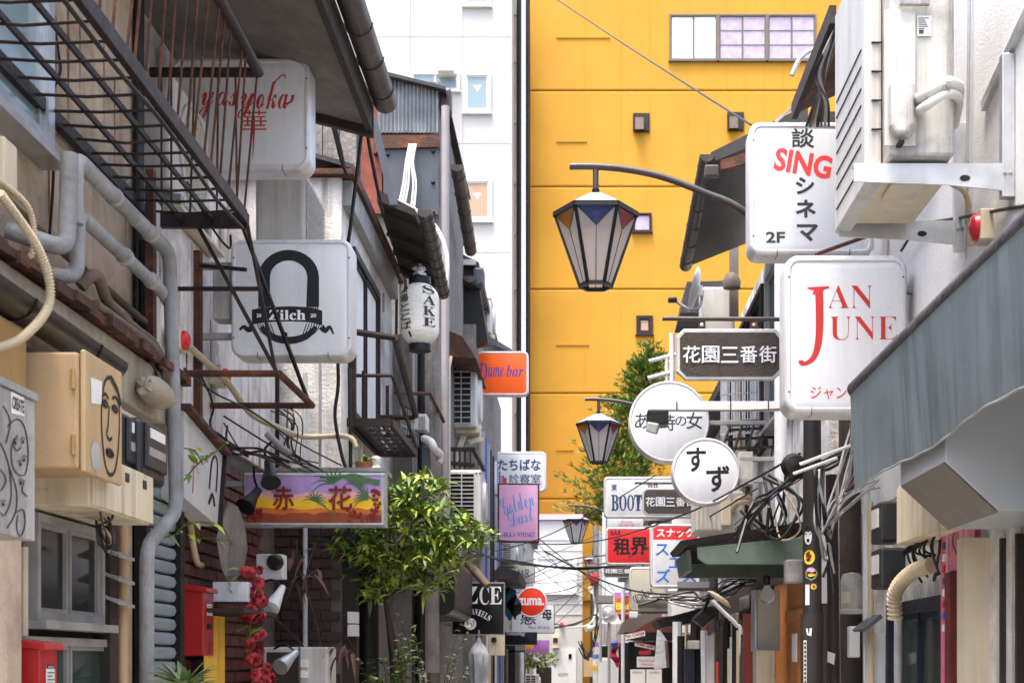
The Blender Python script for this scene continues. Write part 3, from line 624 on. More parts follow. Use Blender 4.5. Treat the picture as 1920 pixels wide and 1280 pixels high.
# rusty eave of the right hand house seen from below
rr_ = thing('rusty_eave', 'rusty steep eave hung with cables beside the near air conditioner', 'roof', (1.35, 6.9, 4.3))
MB().add([(1.14, 6.3, 4.40), (1.14, 7.25, 4.40), (1.62, 7.25, 4.62), (1.62, 6.3, 4.62), (1.12, 6.3, 4.45), (1.12, 7.25, 4.45), (1.62, 7.25, 4.74), (1.62, 6.3, 4.74)], [(0,1,2,3),(4,5,6,7),(0,1,5,4),(1,2,6,5),(2,3,7,6),(3,0,4,7)]).build('soffit', 'rust', rr_)
MB().bar((1.12, 6.2, 4.42), (1.12, 7.3, 4.42), .03, .08).build('edge_board', 'dark_wood', rr_)
MB().box(1.30, 1.60, 7.76, 7.80, 3.6, 4.6).build('end_sheet', 'rust', rr_)

# dark ground floor fronts
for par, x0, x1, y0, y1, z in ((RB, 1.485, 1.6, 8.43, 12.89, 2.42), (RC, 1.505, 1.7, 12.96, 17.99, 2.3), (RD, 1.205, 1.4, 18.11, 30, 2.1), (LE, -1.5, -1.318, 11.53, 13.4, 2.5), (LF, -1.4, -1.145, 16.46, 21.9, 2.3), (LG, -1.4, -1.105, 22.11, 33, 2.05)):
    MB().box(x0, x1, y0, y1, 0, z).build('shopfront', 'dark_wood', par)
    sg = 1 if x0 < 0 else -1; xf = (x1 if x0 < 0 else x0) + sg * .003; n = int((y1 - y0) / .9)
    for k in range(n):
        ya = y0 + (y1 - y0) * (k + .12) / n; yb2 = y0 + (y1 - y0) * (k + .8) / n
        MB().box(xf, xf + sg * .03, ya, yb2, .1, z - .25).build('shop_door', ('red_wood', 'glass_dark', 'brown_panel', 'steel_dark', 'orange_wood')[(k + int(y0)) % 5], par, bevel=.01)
# ================================================================ left side, near to far
# ---- fire escape balcony
fe = thing('fire_escape_balcony', 'rusty brown fire escape grating with leaning railing bars, upper left', 'fire escape', (-1.72, 5, 3.6))
zf = 3.60
MB().box(-1.512, -1.485, 3.0, 6.43, zf - .02, zf + .04).build('frame_rail', 'brown_steel', fe, bevel=.004)
MB().box(-1.93, -1.90, 3.0, 6.43, zf - .03, zf + .02).build('frame_rail', 'brown_steel', fe)
MB().box(-1.93, -1.485, 6.43, 6.465, zf - .035, zf + .03).build('frame_rail', 'brown_steel', fe)
for x in (-1.64, -1.78): MB().box(x - .006, x + .006, 3.0, 6.44, zf - .012, zf + .010).build('grating_bar', 'brown_steel', fe)
for i in range(24): 
    y = 6.29 - i * .143; z0 = R.uniform(-.006, .006)
    MB().tube([(-1.92, y + R.uniform(-.01, .01), zf - .005), (-1.72, y + R.uniform(-.008, .008), zf - .016 + z0), (-1.50, y, zf - .005)], .0055, 6).build('cross_rod', 'brown_steel', fe, smooth=True)
MB().tube([(-1.44, 3.0, 4.27), (-1.44, 6.45, 4.27)], .026, 10).build('handrail', 'brown_steel', fe, smooth=True)
MB().tube([(-1.93, 6.45, 4.27), (-1.44, 6.45, 4.27)], .022, 10).build('handrail', 'brown_steel', fe, smooth=True)
y = 6.40
while y > 3.4:
    MB().tube([(-1.50, y + R.uniform(-.03, .03), zf + .02), (-1.445, y + R.uniform(-.05, .05), 4.26)], .0058, 6).build('baluster', 'rust', fe, smooth=True); y -= R.uniform(.10, .15)
for x in (-1.9, -1.82, -1.73, -1.64, -1.55): MB().tube([(x + R.uniform(-.03, .03), 6.45, zf + .02), (x + R.uniform(-.02, .02), 6.45, 4.26)], .0058, 6).build('baluster', 'rust', fe, smooth=True)
MB().tube(spline([(-1.50, 3.6, 3.545), (-1.505, 4.6, 3.54), (-1.50, 5.2, 3.555), (-1.51, 5.9, 3.54), (-1.50, 6.4, 3.55)], 5), .008, 6).build('clipped_cable', 'cable_black', fe, smooth=True)
MB().lathe([(0, 0), (.03, 0), (.03, .05), (.018, .06), (.018, .1), (0, .1)], 12, (-1.50, 4.38, 3.66)).build('bolt_cap', 'alu', fe, smooth=True)
# hanging sign frame below the grating
hf = thing('hanging_steel_frame', 'empty triangular steel sign frame hanging below the fire escape', 'frame', (-1.5, 6.9, 2.91))
zb = 2.91
for a, b, r in (((-1.87, 6.47, zb), (-1.35, 6.47, zb), .016), ((-1.87, 7.28, zb), (-1.35, 7.28, zb), .016), ((-1.35, 6.47, zb), (-1.35, 7.28, zb), .017)):
    MB().tube([a, b], r, 8).build('frame_tube', 'rust', hf, smooth=True)
for a, b in (((-1.36, 7.27, zb), (-1.52, 6.5, 3.58)), ((-1.36, 6.49, zb), (-1.72, 6.47, 3.58)), ((-1.37, 6.5, zb), (-1.49, 6.45, 3.58)), ((-1.87, 6.49, 3.30), (-1.43, 6.49, 3.30)), ((-1.87, 7.0, 3.55), (-1.60, 6.9, 3.5))):
    MB().bar(a, b, .014, .018).build('stay_bar', 'brown_steel', hf)
# ---- left air conditioner behind the bars
def ac_unit(name, label, X, y0, y1, z0, z1, dpt=.27, side=1, m='ac_white', group=None, fan=True):
    """outdoor unit on a side wall: fan face towards the alley. side=+1 left wall (faces +x), -1 right wall"""
    root = thing(name, label, 'air conditioner', (X, (y0 + y1) / 2, z0), group)
    xf = X + side * dpt
    MB().box(X, xf, y0, y1, z0, z1).build('case', m, root, bevel=.018)
    cy, cz, r = y0 + (y1 - y0) * .55, (z0 + z1) / 2, min((z1 - z0), (y1 - y0)) * .43
    if fan:
        MB().lathe([(r * 1.04, -.004), (r * 1.04, .012), (r * .97, .018), (r * .97, .004)], 40, (xf, cy, cz), 'x').build('fan_ring', m, root, smooth=True)
        MB().lathe([(0, .002), (r * .97, .002), (r * .97, .003), (0, .003)], 40, (xf, cy, cz), 'x').build('fan_opening', 'steel_dark', root)
        for k in range(1, 11):
            q = r * .95 * k / 11; MB().tube([(xf + side * .014, cy + q * math.cos(a * math.pi / 12), cz + q * math.sin(a * math.pi / 12)) for a in range(25)], .003, 4, cap=False).build('guard_ring', 'sign_cream', root)
        for k in range(24):
            a = k * math.pi / 12; MB().tube([(xf + side * .015, cy + r * .1 * math.cos(a), cz + r * .1 * math.sin(a)), (xf + side * .015, cy + r * .96 * math.cos(a + .5), cz + r * .96 * math.sin(a + .5))], .003, 4).build('guard_spoke', 'sign_cream', root)
    for y in (y0 + .1, y1 - .1): MB().box(X, xf + side * .03, y - .03, y + .03, z0 - .05, z0 - .003).build('foot', 'alu_dull', root)
    for z in (z0 - .09,): 
        for y in (y0 + .1, y1 - .1): MB().box(X - side * (.39 if X == -1.80 else .02), xf + side * .03, y - .02, y + .02, z, z + .037).build('bracket_arm', 'alu_dull', root)
    return root
ac_unit('air_conditioner', 'cream air conditioner with round fan guard behind fire escape bars', -2.17, 6.55, 7.25, 3.78, 4.33, .30, group='air conditioners on the left wall')
m_ = MB(); m_.box(-2.19, -1.80, 6.5, 7.3, 3.67, 3.69); 
one('air_conditioner_shelf', m_, 'beige_plastic', 'cream steel shelf below the air conditioner with fan guard', 'shelf', bevel=.005)
ac = ac_unit('air_conditioner', 'white air conditioner directly above the arch logo sign', -1.80, 7.98, 8.6, 3.72, 4.37, .275, fan=False, group='air conditioners on the left wall')
for k in range(26): MB().box(-1.522, -1.515, 8.0 + .01, 8.59, 3.76 + k * .022, 3.767 + k * .022).build('slat', 'ac_white', ac)
# ---- script sign
s = sign('shop_sign', 'white light box sign with red script and kanji behind balcony bars', 318, 107, 581, 318, 7.42, r=26, t=.16, w=10, wall=-2.2)
letters(s, 7.42, 'ink_red', (script('ya'), 372, 172, 428, 222), (script('sy'), 428, 172, 478, 222), (script('oka'), 480, 152, 540, 204), ('華', 453, 206, 500, 250, dict(off=-.004)),
        lambda m, f: m.ribbon(f, [(476, 240), (475, 265), (474, 296)], lambda t: 4 * (1 - t) + 1), lambda m, f: m.ribbon(f, [(500, 205), (512, 160), (530, 140), (536, 146)], lambda t: 2.5), lambda m, f: m.ribbon(f, [(532, 196), (546, 190), (549, 178)], lambda t: 3 + 3 * t))
# ---- arch logo sign
D = 7.05
s = sign('shop_sign', 'white light box sign with black arch and ribbon logo', 432, 447, 660, 669, D, r=22, t=.15, w=9, wall=-1.88)
def arch(m, f):
    o = [(487, 590)] + [(541 + 57 * math.cos(a), 520 + 52 * math.sin(a)) for a in [math.pi + k * math.pi / 16 for k in range(17)]] + [(599, 590)]
    i = [(512, 590)] + [(541 + 35 * math.cos(a), 520 + 32 * math.sin(a)) for a in [math.pi + k * math.pi / 16 for k in range(17)]] + [(576, 590)]
    n = len(o); o[0] = (484, 575); i[0] = (506, 575); o[-1] = (598, 575); i[-1] = (574, 575)
    n0 = len(m.v); m.add([f(*p) for p in o + i], [(k, k + 1, n + k + 1, n + k) for k in range(n - 1)]); m.lift(n0)
    for x in (484, 574):
        for k in range(6): flat(m, f, [(x + k * 4, 574), (x + k * 4 + 2.4, 574), (x + k * 4 + 2.0, 583), (x + k * 4 + .6, 583)])
def rib(m, f):
    q = [(472, 580), (500, 576), (541, 574), (580, 576), (604, 582)]; top = spline(q, 4); n = len(top)
    n0 = len(m.v); m.add([f(x, y) for x, y in top] + [f(x, y + 28) for x, y in top], [(k, k + 1, n + k + 1, n + k) for k in range(n - 1)]); m.lift(n0)
    m.ribbon(f, [(474, 612), (465, 618), (457, 612), (449, 618)], lambda t: 9 * (1 - t) + 4); m.ribbon(f, [(602, 612), (610, 620), (618, 612), (625, 626)], lambda t: 9 * (1 - t) + 3)
    m.ribbon(f, [(490, 612), (508, 630), (541, 638), (574, 630), (592, 612)], lambda t: 8 + 6 * math.sin(math.pi * t))
    for k in range(6): m.ribbon(f, [(482 + k * 5, 606), (490 + k * 4.5, 622), (506 + k * 2, 632)], 1.8)
    for k in range(6): m.ribbon(f, [(600 - k * 5, 606), (592 - k * 4.5, 622), (576 - k * 2, 632)], 1.8)
    disc(m, f, 534, 627, 5)
letters(s, D, 'ink_black', arch, name='arch_logo'); letters(s, D, 'ink_black', rib, name='ribbon_logo', eps=.0015)
letters(s, D, 'ink_white', (serif('Zilch'), 504, 581, 573, 600, dict(off=.01)), ('20', 481, 588, 490, 595, dict(off=.02)), ('20', 582, 588, 593, 595, dict(off=.02)), eps=.012)
jb = MB(); jb.pbox(398, 505, 433, 598, 7.1, .12); one('sign_junction_box', jb, 'grey_panel', 'grey junction box mounted left of the arch logo sign', 'junction box', bevel=.008)
# ---- long painted sunset sign
D = 7.5
s = sign('painted_sign', 'long painted sunset sign with palms and red kanji, lower left', 455, 885, 722, 986, D, face='ink_white', rim='alu', r=2, t=.10, w=7, wall=-1.9)
def band(y0, y1, m, nm='paint_band', wob=3, e=.001, x0=462, x1=715):
    q = MB(); n = 18; f = lambda x, y: (U(x, D), D + .0025 - e * .3, V(y, D)); xs = [x0 + (x1 - x0) * k / n for k in range(n + 1)]
    t = [y0 + (R.uniform(-wob, wob) if y0 > 895 else 0) for _ in xs]
    q.add([f(x, y) for x, y in zip(xs, t)] + [f(x, y1) for x in xs], [(k, k + 1, n + 2 + k, n + 1 + k) for k in range(n)]); q.build(nm, m, s)
mat('paint_lilac', (.40, .26, .52), .6, var=.18, sc=9, bump=0); mat('paint_peach', (.72, .40, .34), .6, var=.15, sc=9, bump=0); mat('paint_yellow', (.85, .52, .02), .6, var=.15, sc=9, bump=0)
mat('paint_orange', (.62, .15, .02), .6, var=.2, sc=9, bump=0); mat('paint_earth', (.28, .055, .018), .6, var=.3, sc=14, bump=0)
band(892, 979, 'paint_lilac'); band(924, 979, 'paint_peach', e=.0015, wob=4); band(934, 979, 'paint_yellow', e=.002, wob=3); band(953, 979, 'paint_orange', e=.0025); band(962, 979, 'paint_earth', e=.003)
def palm(m, f, x, y, r, n=9, a0=-2.9, a1=.3):
    for k in range(n):
        a = a0 + (a1 - a0) * k / (n - 1); m.ribbon(f, [(x, y), (x + r * .55 * math.cos(a), y + r * .5 * math.sin(a)), (x + r * math.cos(a), y + r * math.sin(a) + r * .3)], lambda t: 3.2 * (1 - t) + .7)
def palms(m, f):
    palm(m, f, 590, 938, 24); m.ribbon(f, [(590, 938), (612, 952), (634, 972)], 2.2)
    palm(m, f, 625, 905, 44, 8, -3.3, -.6); palm(m, f, 665, 908, 20); m.ribbon(f, [(665, 908), (684, 925), (705, 940)], 2.4); palm(m, f, 690, 935, 30, 8, -3.4, -1.6); palm(m, f, 640, 893, 50, 6, -.2, .4)
    m.ribbon(f, [(600, 895), (650, 893), (712, 905)], lambda t: 3 + 8 * t)
letters(s, D, 'ink_green', palms, name='painted_palms', eps=.004)
def reds(m, f):
    for _ in range(70):
        x = R.choice((R.uniform(462, 492), R.uniform(650, 713), R.uniform(700, 713))); y = R.uniform(955, 977) if x < 695 else R.uniform(915, 975); flat(m, f, [(x + R.uniform(2, 5) * math.cos(k * 1.05), y + R.uniform(2, 5) * math.sin(k * 1.05)) for k in range(6)])
letters(s, D, 'ink_darkred', reds, name='painted_blossoms', eps=.014)
letters(s, D, 'ink_darkred', ('赤', 512, 911, 552, 956, dict(off=.02)), ('花', 616, 911, 661, 956, dict(off=.02)), eps=.034)
for px in (470, 503):                                      # clamp spotlights over the painted sign
    sp = thing('clamp_spotlight', 'black clamp spotlight hanging ' + ('by its dark red brick wall' if px < 490 else 'above the kanji of the painted sign'), 'spotlight', P(px, 950 if px < 490 else 905, 7.35))
    y0 = 915 if px < 490 else 868
    a, b = (P(484, 918, 7.4), P(460, 950, 7.3)) if px < 490 else (P(503, 865, 7.4), P(508, 905, 7.3))
    a, b = Vector(a), Vector(b); MB().tube([a, a + (b - a) * .35, a + (b - a) * .5, b], [.022, .026, .03, .052], 14).build('shade', 'lamp_black', sp, smooth=True)
    MB().tube(spline([tuple(a), (a.x - .02, a.y, a.z + .06), P(px + 6, y0 - 40, 7.4)], 4), .007, 6).build('arm', 'steel_dark', sp, smooth=True)
# ---- mail boxes
def mailbox(label, X, px0, px1, ztop, h, d):
    y0, y1 = DX(px0, X + d), DX(px1, X + d); r = thing('mail_box', label, 'mail box', (X, (y0 + y1) / 2, ztop - h), 'red mail boxes')
    MB().box(X, X + d, y0, y1, ztop - h, ztop - .022).build('body', 'red_box', r, bevel=.006)
    MB().add([(X, y0 - .008, ztop - .02), (X + d + .02, y0 - .008, ztop - .03), (X + d + .02, y1 + .008, ztop - .03), (X, y1 + .008, ztop - .02), (X, y0 - .008, ztop + .012), (X + d + .015, y0 - .008, ztop - .008), (X + d + .015, y1 + .008, ztop - .008), (X, y1 + .008, ztop + .012)], [(0,1,2,3),(4,5,6,7),(0,1,5,4),(1,2,6,5),(2,3,7,6),(3,0,4,7)]).build('lid', 'red_box', r, bevel=.003)
    f = lambda u, v: (X + d + .0015, y0 + (y1 - y0) * u, ztop - .02 - h * v)
    q = MB(); flat(q, f, [(.28, .16), (.8, .16), (.8, .36), (.28, .36)]); lb = q.build('label_plate', 'paper', r)
    q = MB((1e-5, 0, 0)); f2 = lambda u, v: (X + d + .003, y0 + (y1 - y0) * u, ztop - .02 - h * v); flat(q, f2, [(.28, .16), (.8, .16), (.8, .19), (.28, .19)]); [flat(q, f2, [(.34, .22 + k * .03), (.74 - .1 * (k % 2), .22 + k * .03), (.74 - .1 * (k % 2), .23 + k * .03), (.34, .23 + k * .03)]) for k in range(4)]; q.build('printing', 'ink_black', lb)
    q = MB(); write(q, lambda u, v: (X + d + .0045, y0 + (y1 - y0) * u, ztop - .02 - h * v), 'POST', .36, .166, .72, .185, .01); q.build('lettering', 'ink_white', lb)
    MB().box(X + d, X + d + .008, y0 + (y1 - y0) * .3, y0 + (y1 - y0) * .62, ztop - .02 - h * .56, ztop - .02 - h * .48).build('lock', 'steel_dark', r)
    q = MB((1e-4, 0, 0)); [q.ribbon(f, [(.35 + .12 * k, .92), (.5 + .12 * k, .72)], .03) for k in range(3)]; q.build('slots', 'ink_darkred', r)
    return r
mailbox('red steel mail box cut off at the lower left corner', -1.80, 76, 108, V(1202, 4.7), .36, .14)
mailbox('red steel mail box on the brick wall by the shutter', -1.90, 382, 401, V(1095, 6.7), .335, .12)
# ---- gutter, cabinets and meters on the near house
half_gutter(LB, -1.66, 2.70, 1.6, 5.08, .062, 'gutter', z1=2.665, straps=6)
cb = thing('utility_cabinet', 'mustard utility cabinet with a line drawing of a face', 'cabinet', (-1.7, 4.4, 2.15))
MB().box(-1.84, -1.66, 3.75, 4.30, 2.14, 2.60).build('back_box', 'mustard_dark', cb, bevel=.006)
xa = -1.50; y0, y1 = DX(162, xa), DX(228, xa)
MB().box(-1.86, xa - .02, y0 - .02, y1, 2.19, 2.545).build('case', 'mustard', cb, bevel=.008)
MB().box(xa - .018, xa, y0 - .008, y1 + .006, 2.18, 2.555).build('door', 'mustard', cb, bevel=.006)
for z in (2.26, 2.46): MB().tube([(xa - .03, y0 - .03, z - .03), (xa - .03, y0 - .03, z + .03)], .008, 8).build('hinge', 'mustard_dark', cb, smooth=True)
fc = lambda u, v: (xa + .0015, y0 + (y1 - y0) * u, 2.55 - .36 * v)
q = MB((1e-4, 0, 0))
q.ribbon(fc, [(.42, .30), (.40, .55), (.48, .85), (.62, .97), (.80, .90), (.90, .65), (.92, .35), (.84, .16), (.66, .10), (.5, .16), (.42, .30)], .035)
for u in (.5, .78):
    q.ribbon(fc, [(u - .09, .36), (u, .33), (u + .09, .36), (u, .385), (u - .09, .36)], .03); disc(q, fc, u, .36, .03, .013, 10)
q.ribbon(fc, [(.42, .31), (.5, .27), (.6, .30)], .03); q.ribbon(fc, [(.70, .28), (.8, .25), (.9, .29)], .03)
q.ribbon(fc, [(.62, .36), (.58, .55), (.54, .62), (.62, .66), (.70, .63)], .03); q.ribbon(fc, [(.52, .78), (.62, .755), (.74, .78), (.62, .80), (.52, .78)], .045); q.ribbon(fc, [(.66, .10), (.86, .18), (.96, .3)], .06)
q.build('face_drawing', 'ink_black', cb)
q = MB(); flat(q, fc, [(.1, .2), (.4, .18), (.42, .38), (.12, .42)]); q.build('torn_sticker', 'paper', cb)
q = MB(); flat(q, fc, [(.1, .82), (.2, .72), (.34, .76), (.40, .92), (.28, 1.0), (.14, .95)]); q.build('silver_sticker', 'grey_panel', cb)
gb = thing('graffiti_box', 'grey metal box covered in black line graffiti, left edge', 'cabinet', (-1.6, 3.4, 1.9))
xg = -1.45; y0, y1 = 3.0, DX(66, xg); zt, zb_ = V(738, y1), V(1014, y1)
MB().box(-1.86, xg, y0, y1, zb_, zt - .022).build('case', 'grey_panel', gb, bevel=.004); MB().box(-1.86, xg + .006, y0, y1 + .006, zt - .02, zt).build('top_edge', 'alu_dull', gb)
fg = lambda px, py: (xg + .0015, DX(px, xg), V(py, DX(px, xg)))
q = MB((1e-4, 0, 0))
for pts in ([(12, 800), (30, 785), (45, 800), (52, 850), (45, 890), (25, 880), (20, 840), (32, 815)], [(0, 830), (15, 870), (20, 930), (8, 965), (0, 960)], [(18, 880), (30, 920), (28, 960), (12, 990)], [(30, 960), (42, 955), (46, 980), (38, 1005), (30, 990), (32, 965)], [(5, 760), (18, 790), (10, 830)], [(24, 835), (30, 845), (38, 838)], [(44, 900), (40, 920), (50, 930)], [(0, 880), (10, 900), (0, 920)]): q.ribbon(fg, pts, 2.2)
for x, y in ((37, 905), (4, 945), (43, 862), (36, 870), (26, 830), (40, 828)):
    disc(q, fg, x, y, 2.5, 4, 8); [disc(q, fg, x - 3 + 3 * k, y - 8 + abs(k - 1) * 2, 1.2, 2, 6) for k in range(3)]
q.build('graffiti_lines', 'ink_black', gb)
q = MB(); flat(q, fg, [(19, 733), (44, 745), (44, 780), (20, 774)]); st = q.build('sticker', 'paper', gb)
fg2 = lambda px, py: (xg + .003, DX(px, xg), V(py, DX(px, xg)))
q = MB(); write(q, lambda a, b: fg2(21 + a * 22, 741 + b * 24 + a * 10), 'CREATE', 0, 0, 1, 1, .03); q.build('lettering', 'ink_black', st)
mb_ = thing('meter_cabinet', 'cream cabinet of three panels below the two electric meters', 'cabinet', (-1.7, 4.9, 2.1))
xm = -1.55; ym0, ym1 = DX(186, xm), DX(288, xm)
MB().box(-1.86, xm - .012, ym0 - .06, ym1, 2.10, 2.275).build('case', 'beige_box', mb_, bevel=.006)
for k in range(3):
    a = ym0 + (ym1 - ym0) * k / 3; b = a + (ym1 - ym0) / 3 - .004; pn = MB().box(xm - .012, xm, a - (.05 if k == 0 else 0), b, 2.105, 2.275).build('panel', 'beige_box', mb_, bevel=.003)
    MB().box(xm, xm + .003, (a + b) / 2 - .03, (a + b) / 2 + .01, 2.22, 2.25).build('nameplate', 'meter_black', pn)
MB().box(-1.86, -1.60, ym0 + .2, ym1 + .16, 2.275, 2.49).build('back_board', 'beige_plastic', mb_)
for i, (a, b) in enumerate(((231, 262), (266, 319))):
    X = -1.58 + .03 * i; r = thing('electric_meter', ('narrow black electric meter next to the mustard cabinet', 'wide black electric meter next to the grey drainpipe')[i], 'electric meter', (X, DX((a + b) / 2, X), 2.26), 'electric meters')
    ya, yc = DX(a, X), DX(b - 8, X)
    MB().box(-1.72, X, ya, yc, 2.275 - .02 * i, 2.475).build('case', 'meter_black', r, bevel=.018)
    MB().box(X, X + .012, ya + .02, yc - .02, 2.30, 2.46).build('cover', 'meter_black', r, bevel=.006)
    MB().box(X + .012, X + .015, ya + .06, yc - .06, 2.41, 2.445).build('display', 'paper', r); MB().box(X + .012, X + .015, ya + .05, yc - .05, 2.345, 2.375).build('label_plate', 'alu', r)
for k in range(5):
    m_ = MB().tube(spline([(-1.82, 4.02 + k * .04, 2.22), (-1.78, 4.08 + k * .05, 2.12 - .01 * k), (-1.77, 4.25 + k * .06, 2.06 - .008 * k), (-1.79, 4.7, 2.05 - .006 * k), (-1.83, 5.2, 2.07)], 5), .010, 7)
    m_.build('cabinet_cable', 'cable_black', mb_, smooth=True)
# broken plaster at the end of the fascia
m_ = MB(); m_.lathe([(0, -.16), (.035, -.15), (.055, -.08), (.06, .0), (.055, .08), (.035, .15), (0, .16)], 16, (-1.69, 5.72, 2.68), 'y'); 
for i, v in enumerate(m_.v): m_.v[i] = (v[0] + R.uniform(-.006, .006), v[1] + R.uniform(-.01, .01), v[2] + R.uniform(-.006, .006))
m_.build('plaster_lump', 'fascia_beige', LB, smooth=True)
# ---- pipes
def pipe(name, label, pts, r, m, k=0, n=10, cat='pipe', group=None, collars=0):
    p = spline(pts, k) if k else pts; mb = MB().tube(p, r, n); o = one(name, mb, m, label, cat, group, smooth=True); return o
def elbow(pts, rad=.06, k=5):                              # round off the corners of a polyline
    pts = [Vector(p) for p in pts]; out = [pts[0]]
    for i in range(1, len(pts) - 1):
        a, b, c = pts[i - 1], pts[i], pts[i + 1]; ra = min(rad, (a - b).length * .45, (c - b).length * .45)
        p, q = b + (a - b).normalized() * ra, b + (c - b).normalized() * ra
        for j in range(k + 1):
            t = j / k; out.append(p * (1 - t) ** 2 + b * 2 * t * (1 - t) + q * t * t)
    out.append(pts[-1]); return [tuple(p) for p in out]
pipe('lagged_pipe', 'thick grey lagged pipe running down beside the shutter', elbow([(-1.72, 4.88, 3.10), (-1.72, 4.88, 3.33), (-1.72, 6.02, 3.33), (-1.70, 6.05, 2.24), (-1.72, 5.70, 2.06), (-1.72, 5.70, 1.0)], .07), .030, 'grey_pipe', n=12, group='grey lagged pipes')
pipe('lagged_pipe', 'short grey lagged pipe looping left above the rusty flashing', elbow([(-1.90, 4.74, 3.04), (-1.72, 4.80, 2.99), (-1.72, 4.83, 3.32)], .05), .030, 'grey_pipe', n=12, group='grey lagged pipes')
pipe('lagged_pipe', 'lower grey lagged pipe joining the drainpipe below its bend', elbow([(-1.92, 4.85, 2.93), (-1.73, 4.93, 2.93), (-1.74, 4.97, 3.165), (-1.75, 6.0, 3.165), (-1.72, 6.07, 3.10)], .05), .026, 'grey_pipe', n=12, group='grey lagged pipes')
pipe('bound_pipe', 'rough brown bound pipe lying along the rusty flashing', [(-1.76, 5.05, 2.93), (-1.72, 5.1, 2.985), (-1.74, 5.3, 2.93), (-1.74, 5.6, 2.91), (-1.75, 5.9, 2.91), (-1.76, 6.15, 2.82)], .022, 'brown_pipe', 5, group='brown bound pipes')
pipe('bound_pipe', 'second brown bound pipe sagging below the first one', [(-1.73, 5.12, 2.885), (-1.72, 5.4, 2.88), (-1.71, 5.65, 2.875), (-1.72, 5.85, 2.86), (-1.74, 6.2, 2.7)], .018, 'brown_pipe', 5, group='brown bound pipes')
def flex(name, label, pts, r, m, pitch=.013, amp=.12):
    p = [Vector(q) for q in spline(pts, 10)]; L = [0]
    for a, b in zip(p, p[1:]): L.append(L[-1] + (b - a).length)
    n = int(L[-1] / pitch * 4); out = []; rs = []; j = 0
    for i in range(n + 1):
        s = L[-1] * i / n
        while j < len(L) - 2 and L[j + 1] < s: j += 1
        t = (s - L[j]) / max(L[j + 1] - L[j], 1e-9); out.append(tuple(p[j].lerp(p[j + 1], t))); rs.append(r * (1 + amp * (1 if i % 4 in (0, 1) else -1)))
    return one(name, MB().tube(out, rs, 12), m, label, 'conduit', 'corrugated conduits', smooth=False)
flex('corrugated_conduit', 'thick cream corrugated conduit arching in front of the black gutter', [(-1.60, 3.95, 2.90), (-1.56, 4.14, 2.79), (-1.555, 4.20, 2.66), (-1.58, 4.05, 2.52), (-1.62, 3.9, 2.45)], .0125, 'cable_beige', .010)
flex('corrugated_conduit', 'cream corrugated conduit dropping from the upper left junction box', [(-1.80, 4.40, 3.10), (-1.74, 4.52, 3.04), (-1.74, 4.56, 2.92), (-1.78, 4.55, 2.86)], .010, 'cable_beige', .009)
m_ = MB().box(-1.94, -1.80, DX(8, -1.8), DX(33, -1.8), V(365, 4.55), V(270, 4.55)); one('junction_box', m_, 'beige_box', 'cream junction box on beige wall, upper left edge', 'junction box', bevel=.006)
pipe('wall_conduit', 'rusty beige conduit running right from the cream junction box', [(-1.88, 4.7, 3.12), (-1.88, 5.2, 3.10), (-1.88, 6.2, 3.08)], .016, 'brown_pipe', 4)
for i, dx in enumerate((0, .028, .056)): pipe('riser_cable', ('left', 'middle', 'right')[i] + ' black riser cable of three on the house joint', [(-1.925, 6.24 + dx, 2.85), (-1.925, 6.24 + dx, 4.7)], .014, 'cable_black', group='riser cables')
for i, dx in enumerate((0, .04)): pipe('downpipe', ('black square', 'black round')[i] + ' downpipe below the riser cables', [(-1.90 + .02 * i, 6.26 + dx, 2.86), (-1.90 + .02 * i, 6.26 + dx, 3.45)], .022, 'steel_dark', n=(4, 10)[i])
pipe('conduit', 'cream vertical conduit on the near left house front', [(-1.75, DX(230, -1.75), 1.0), (-1.75, DX(230, -1.75), 2.16)], .02, 'mustard', group='front conduits')
pipe('conduit', 'thin beige conduit beside the lower left window', [(-1.78, DX(45, -1.78), 1.65), (-1.78, DX(45, -1.78), 1.97)], .013, 'beige_plastic', group='front conduits')
pipe('conduit', 'beige conduit zigzagging across the streaked white wall', [P(345, 640, 6.75), P(375, 668, 6.95), P(425, 715, 7.3), P(470, 775, 7.7), P(520, 800, 8.2), P(570, 818, 8.85), P(650, 818, 8.9), P(668, 838, 8.9)], .017, 'cable_beige', 6, group='wall conduits')
pipe('conduit', 'beige conduit bending into the brick wall above the mail box', [(-1.86, 6.75, 2.55), (-1.86, 6.85, 2.28), (-1.85, 6.92, 2.1), (-1.87, 7.1, 2.08)], .016, 'cable_beige', 5, group='wall conduits')
pipe('conduit', 'grey steel conduit rising behind the painted sign', [P(572, 700, 8.95), P(572, 1280, 8.95)], .016, 'pipe_light', group='wall conduits')
pipe('conduit', 'grey stub of steel conduit left of the painted sign top', elbow([P(500, 812, 7.9), P(528, 840, 7.9), P(545, 850, 8.9)], .04), .02, 'alu_dull', group='wall conduits')
# ---- fire alarms
for i, (px, py, X) in enumerate(((344, 638, -1.80), (421, 706, -1.82))):
    D = DX(px, X); r = thing('fire_alarm_lamp', ('round red alarm lamp on beige box beside the grey pipe', 'round red alarm lamp on the streaked wall left of arch sign')[i], 'alarm', (X, D, V(py + 20, D)), 'red alarm lamps')
    MB().box(X - .06, X, D - .08, D + .06, V(py, D) - .05, V(py, D) + .05).build('box', 'beige_box', r, bevel=.006)
    MB().lathe([(0, .03), (.025, .028), (.042, .015), (.045, 0), (0, 0)], 18, (X, D + .0, V(py, D)), 'x').build('lens', 'red_lens', r, smooth=True)
